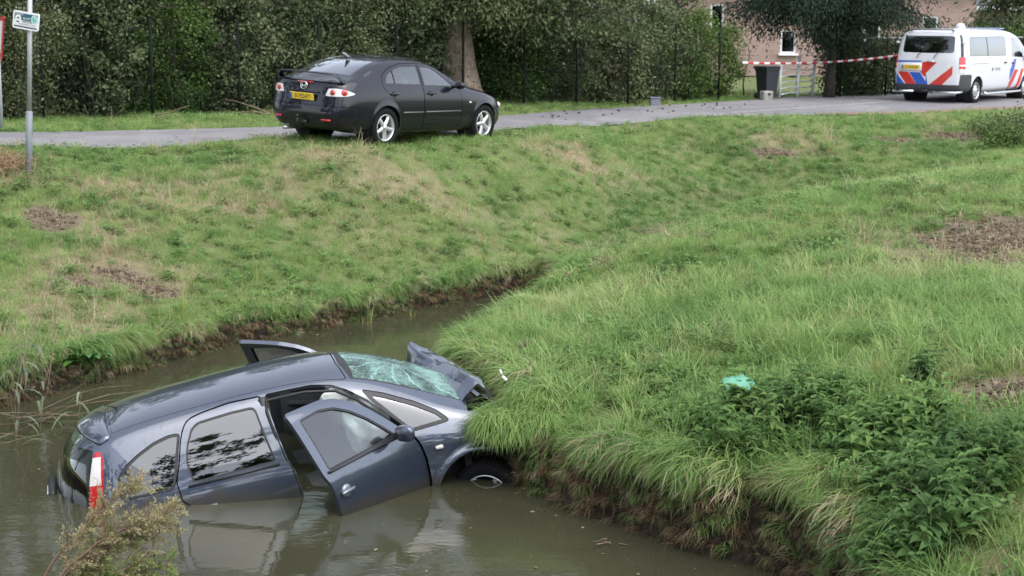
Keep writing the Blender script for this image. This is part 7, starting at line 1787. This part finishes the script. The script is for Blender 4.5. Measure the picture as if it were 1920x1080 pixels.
    # broad leaved plants
    def rosette(name, x, y, n, L, label, seed, m, up=.7, z=None):
        R2 = np.random.default_rng(seed); V, F, T = [], [], []
        for i in range(n):
            a = R2.uniform(0, 2 * PI); l = L * R2.uniform(.6, 1.1); w = l * .36; el = up + R2.normal() * .2; sd = Vector((-math.sin(a), math.cos(a), 0)); p = Vector((math.cos(a) * .03, math.sin(a) * .03, 0)); b = len(V)
            for k in range(7):
                t = k / 6; e2 = el - 1.5 * t * t; wk = w * math.sin(PI * min(1, t * .93 + .07)) ** .8; up_ = Vector((0, 0, 1))
                V += [p + sd * wk * .5 + up_ * wk * .15, p, p - sd * wk * .5 + up_ * wk * .15]; p = p + Vector((math.cos(a) * math.cos(e2), math.sin(a) * math.cos(e2), math.sin(e2))) * l / 6
            for k in range(6):
                for j in range(2): c = b + k * 3 + j; F.append([c, c + 1, c + 4, c + 3])
            T += [R2.random()] * 21
        me = newmesh(name, V, F, m, None, True); at = me.attributes.new('tint', 'FLOAT', 'POINT'); at.data.foreach_set('value', np.array(T, np.float32))
        o = link(name, me, None, (x, y, gz(x, y) if z is None else z)); return tag(o, label, 'plant')
    dock = leaf_mat('dock_leaves', [(.04, .12, .025), (.07, .18, .035), (.11, .23, .05)], .35, .3, .5)
    rosette('dock_plant', -4.55, 16.75, 26, .34, 'bright green broad leaved dock plant on the left bank edge', 1, dock)
    rosette('dock_plant', -3.75, 16.6, 14, .2, 'smaller light green leafy plant at the water edge below the dock', 2, dock)
    dk2 = leaf_mat('dark_weed_leaves', [(.02, .06, .02), (.04, .095, .03)], .4, .25, .4)
    rosette('weed_clump', -.62, 20.9, 40, .24, 'dark leafy weed clump over the far bank edge', 3, dk2, .9)
    rosette('weed_clump', 2.2, 11.75, 10, .2, 'yellow green weed rosette among the right nettles', 4, leaf_mat('lime_leaves', [(.14, .26, .04), (.20, .32, .06)], .4, .3))
    shrub(10.35, 33.4, .9, .6, .5, 3000, 'light green bush in the ditch near the right edge', HEDGE_L, 171, .06, None, 'ditch_bush', .6, zoff=-.1)
    shrub(10.9, 34.6, 2.4, 1.0, .6, 5000, 'dull green bramble thicket along the right verge', OLIVE, 172, .06, None, 'bramble', .45, zoff=-.15)
    # yellow green reed shoots
    for k, (x, y, hh) in enumerate([(-1.86, 20.04, .5), (-3.31, 20.45, .35), (-3.9, 18.6, .4), (-2.0, 19.6, .3), (-1.3, 20.6, .28), (.05, 21.9, .5), (-.4, 22.4, .3), (2.6, 11.3, .35), (2.75, 11.9, .3), (2.95, 12.6, .32), (3.2, 11.2, .3), (2.3, 12.7, .28), (2.95, 10.6, .3)]):
        rr2 = np.random.default_rng(900 + k); V, F, T = [], [], []
        for i in range(7):
            a = rr2.uniform(0, 2 * PI); h2 = hh * rr2.uniform(.5, 1.1); ln = rr2.uniform(.05, .3); p = Vector((rr2.normal() * .03, rr2.normal() * .03, 0)); b = len(V); sd = Vector((math.cos(a + PI / 2), math.sin(a + PI / 2), 0))
            for s_ in range(6):
                t = s_ / 5; w = .011 * (1 - t ** 2) + .0005; q = p + Vector((math.cos(a), math.sin(a), 0)) * ln * h2 * t * t + Vector((0, 0, h2 * t)); V += [q - sd * w, q + sd * w]
            for s_ in range(5): F.append([b + 2 * s_, b + 2 * s_ + 1, b + 2 * s_ + 3, b + 2 * s_ + 2])
            T += [rr2.random()] * 12
        me = newmesh('reed_shoot', V, F, MAT['reed_blades'], None, True); at = me.attributes.new('tint', 'FLOAT', 'POINT'); at.data.foreach_set('value', np.array(T, np.float32))
        o = link('reed_shoot', me, None, (x, y, gz(x, y))); tag(o, ['tallest yellow green reed shoots on the far bank above the saloon side', 'yellow green reed shoots on the left half of the far bank slope', 'reed shoots low on the far bank right of the dock plant', 'short reed shoots beside the tallest pair on the far bank', 'small reed shoots low on the far bank in the middle', 'reed shoots standing at the far bank by the ditch end', 'small reed shoots just above the ditch end', 'reed shoots at the near side of the nettles', 'lime reed shoots in the middle of the nettle bed', 'reed shoots above the nettle bed on the right', 'reed shoots at the right rim of the nettle bed', 'reed shoots left above the nettles', 'reed shoots at the lower right of the nettle bed'][k], 'reed', 'yellow green reed shoots')
    build_foreground_shrub()

def build_foreground_shrub():
    """feathery brown green plumes reaching in over the water at the lower left"""
    root = empty('feathery_shrub', (-3.0, 8.9, .0), 0, 'feathery brown and green shrub reaching over the water at lower left', 'shrub')
    R = np.random.default_rng(61); mb = MB(); P, D, T = [], [], []; P2, D2 = [], []
    O = Vector((-3.0, 8.9, 0))
    base = Vector((-2.85, 8.9, .45)) - O
    ends = [((-1.96, 9.0, 1.10), .0), ((-2.16, 9.0, 1.26), .0), ((-2.02, 9.05, .98), .2), ((-2.1, 8.95, .85), .5), ((-2.03, 9.0, .78), .8), ((-2.2, 9.0, .72), .8), ((-2.3, 8.95, .60), .9), ((-2.05, 9.1, .62), .9), ((-2.35, 9.05, .90), .3), ((-2.15, 9.1, 1.0), .3), ((-2.4, 9.0, .75), .4), ((-2.0, 8.9, .5), .9)]
    for (e, green) in ends:
        e = Vector(e) - O; path = []
        s = base + Vector(R.normal(size=3)) * .015
        for k in range(11):
            t = k / 10; p = s.lerp(e, t); p.z += .10 * math.sin(PI * t) * (1 if green < .3 else -.3) - .03 * t * t; p += Vector(R.normal(size=3)) * .008; path.append(p)
        mb.tube(path, [.009 * (1 - k / 12) + .001 for k in range(11)], 6)
        for q in range(88):                      # side plumes
            t = R.uniform(.28, 1.0); i = min(int(t * 10), 9); b = path[i].lerp(path[i + 1], t * 10 - i)
            d = (path[i + 1] - path[i]).normalized(); a = Vector(R.normal(size=3)); a = (a - d * a.dot(d)).normalized(); dd = (d * .8 + a * .8).normalized(); L = R.uniform(.05, .15)
            tip = b + dd * L; mb.tube([b, b + dd * L * .5 + Vector((0, 0, .004)), tip], [.0018, .0013, .0006], 3, cap=False)
            for w in range(34):
                f = R.uniform(.15, 1.1); c = b + dd * L * f; P.append(c + Vector(R.normal(size=3)) * .004); o = Vector(R.normal(size=3)); o = (o - dd * o.dot(dd)) * .7 + dd; D.append(tuple(o))
                T.append(np.clip((.75 if R.random() < green + .15 else .28) + R.normal() * .14, 0, 1))
    # a kinked bare stalk that hangs down
    mb.tube([Vector((-2.04, 9.0, 1.02)) - O, Vector((-2.06, 9.0, .93)) - O, Vector((-2.10, 9.0, .88)) - O, Vector((-2.09, 9.0, .70)) - O], .005, 6)
    mb.tube([base + Vector((-.9, -.1, -.75)), base + Vector((-.3, -.03, -.28)), base], [.022, .016, .011], 8)
    mb.build('branch', [mat('red_bark', (.24, .15, .11), .8, col2=(.15, .09, .07), vscale=20)], root, True)
    fm = leaf_mat('plume_leaves', [(.42, .31, .21), (.48, .40, .25), (.38, .37, .18), (.23, .31, .10), (.15, .25, .07)], .7, .3, .2)
    link('foliage', leaf_mesh('foliage', np.array([tuple(p) for p in P]), .021, fm, np.array(T), R, 0, .3, 0, np.array(D)), root)
def gz2(x, y): return float(height(np.array([float(x)]), np.array([float(y)]), False)[0])
# ------------------------------------------------------------------ put it together
build_ground()
build_background()
build_behind()
build_meriva()
build_sedan()
build_van()
build_grass()
build_props()
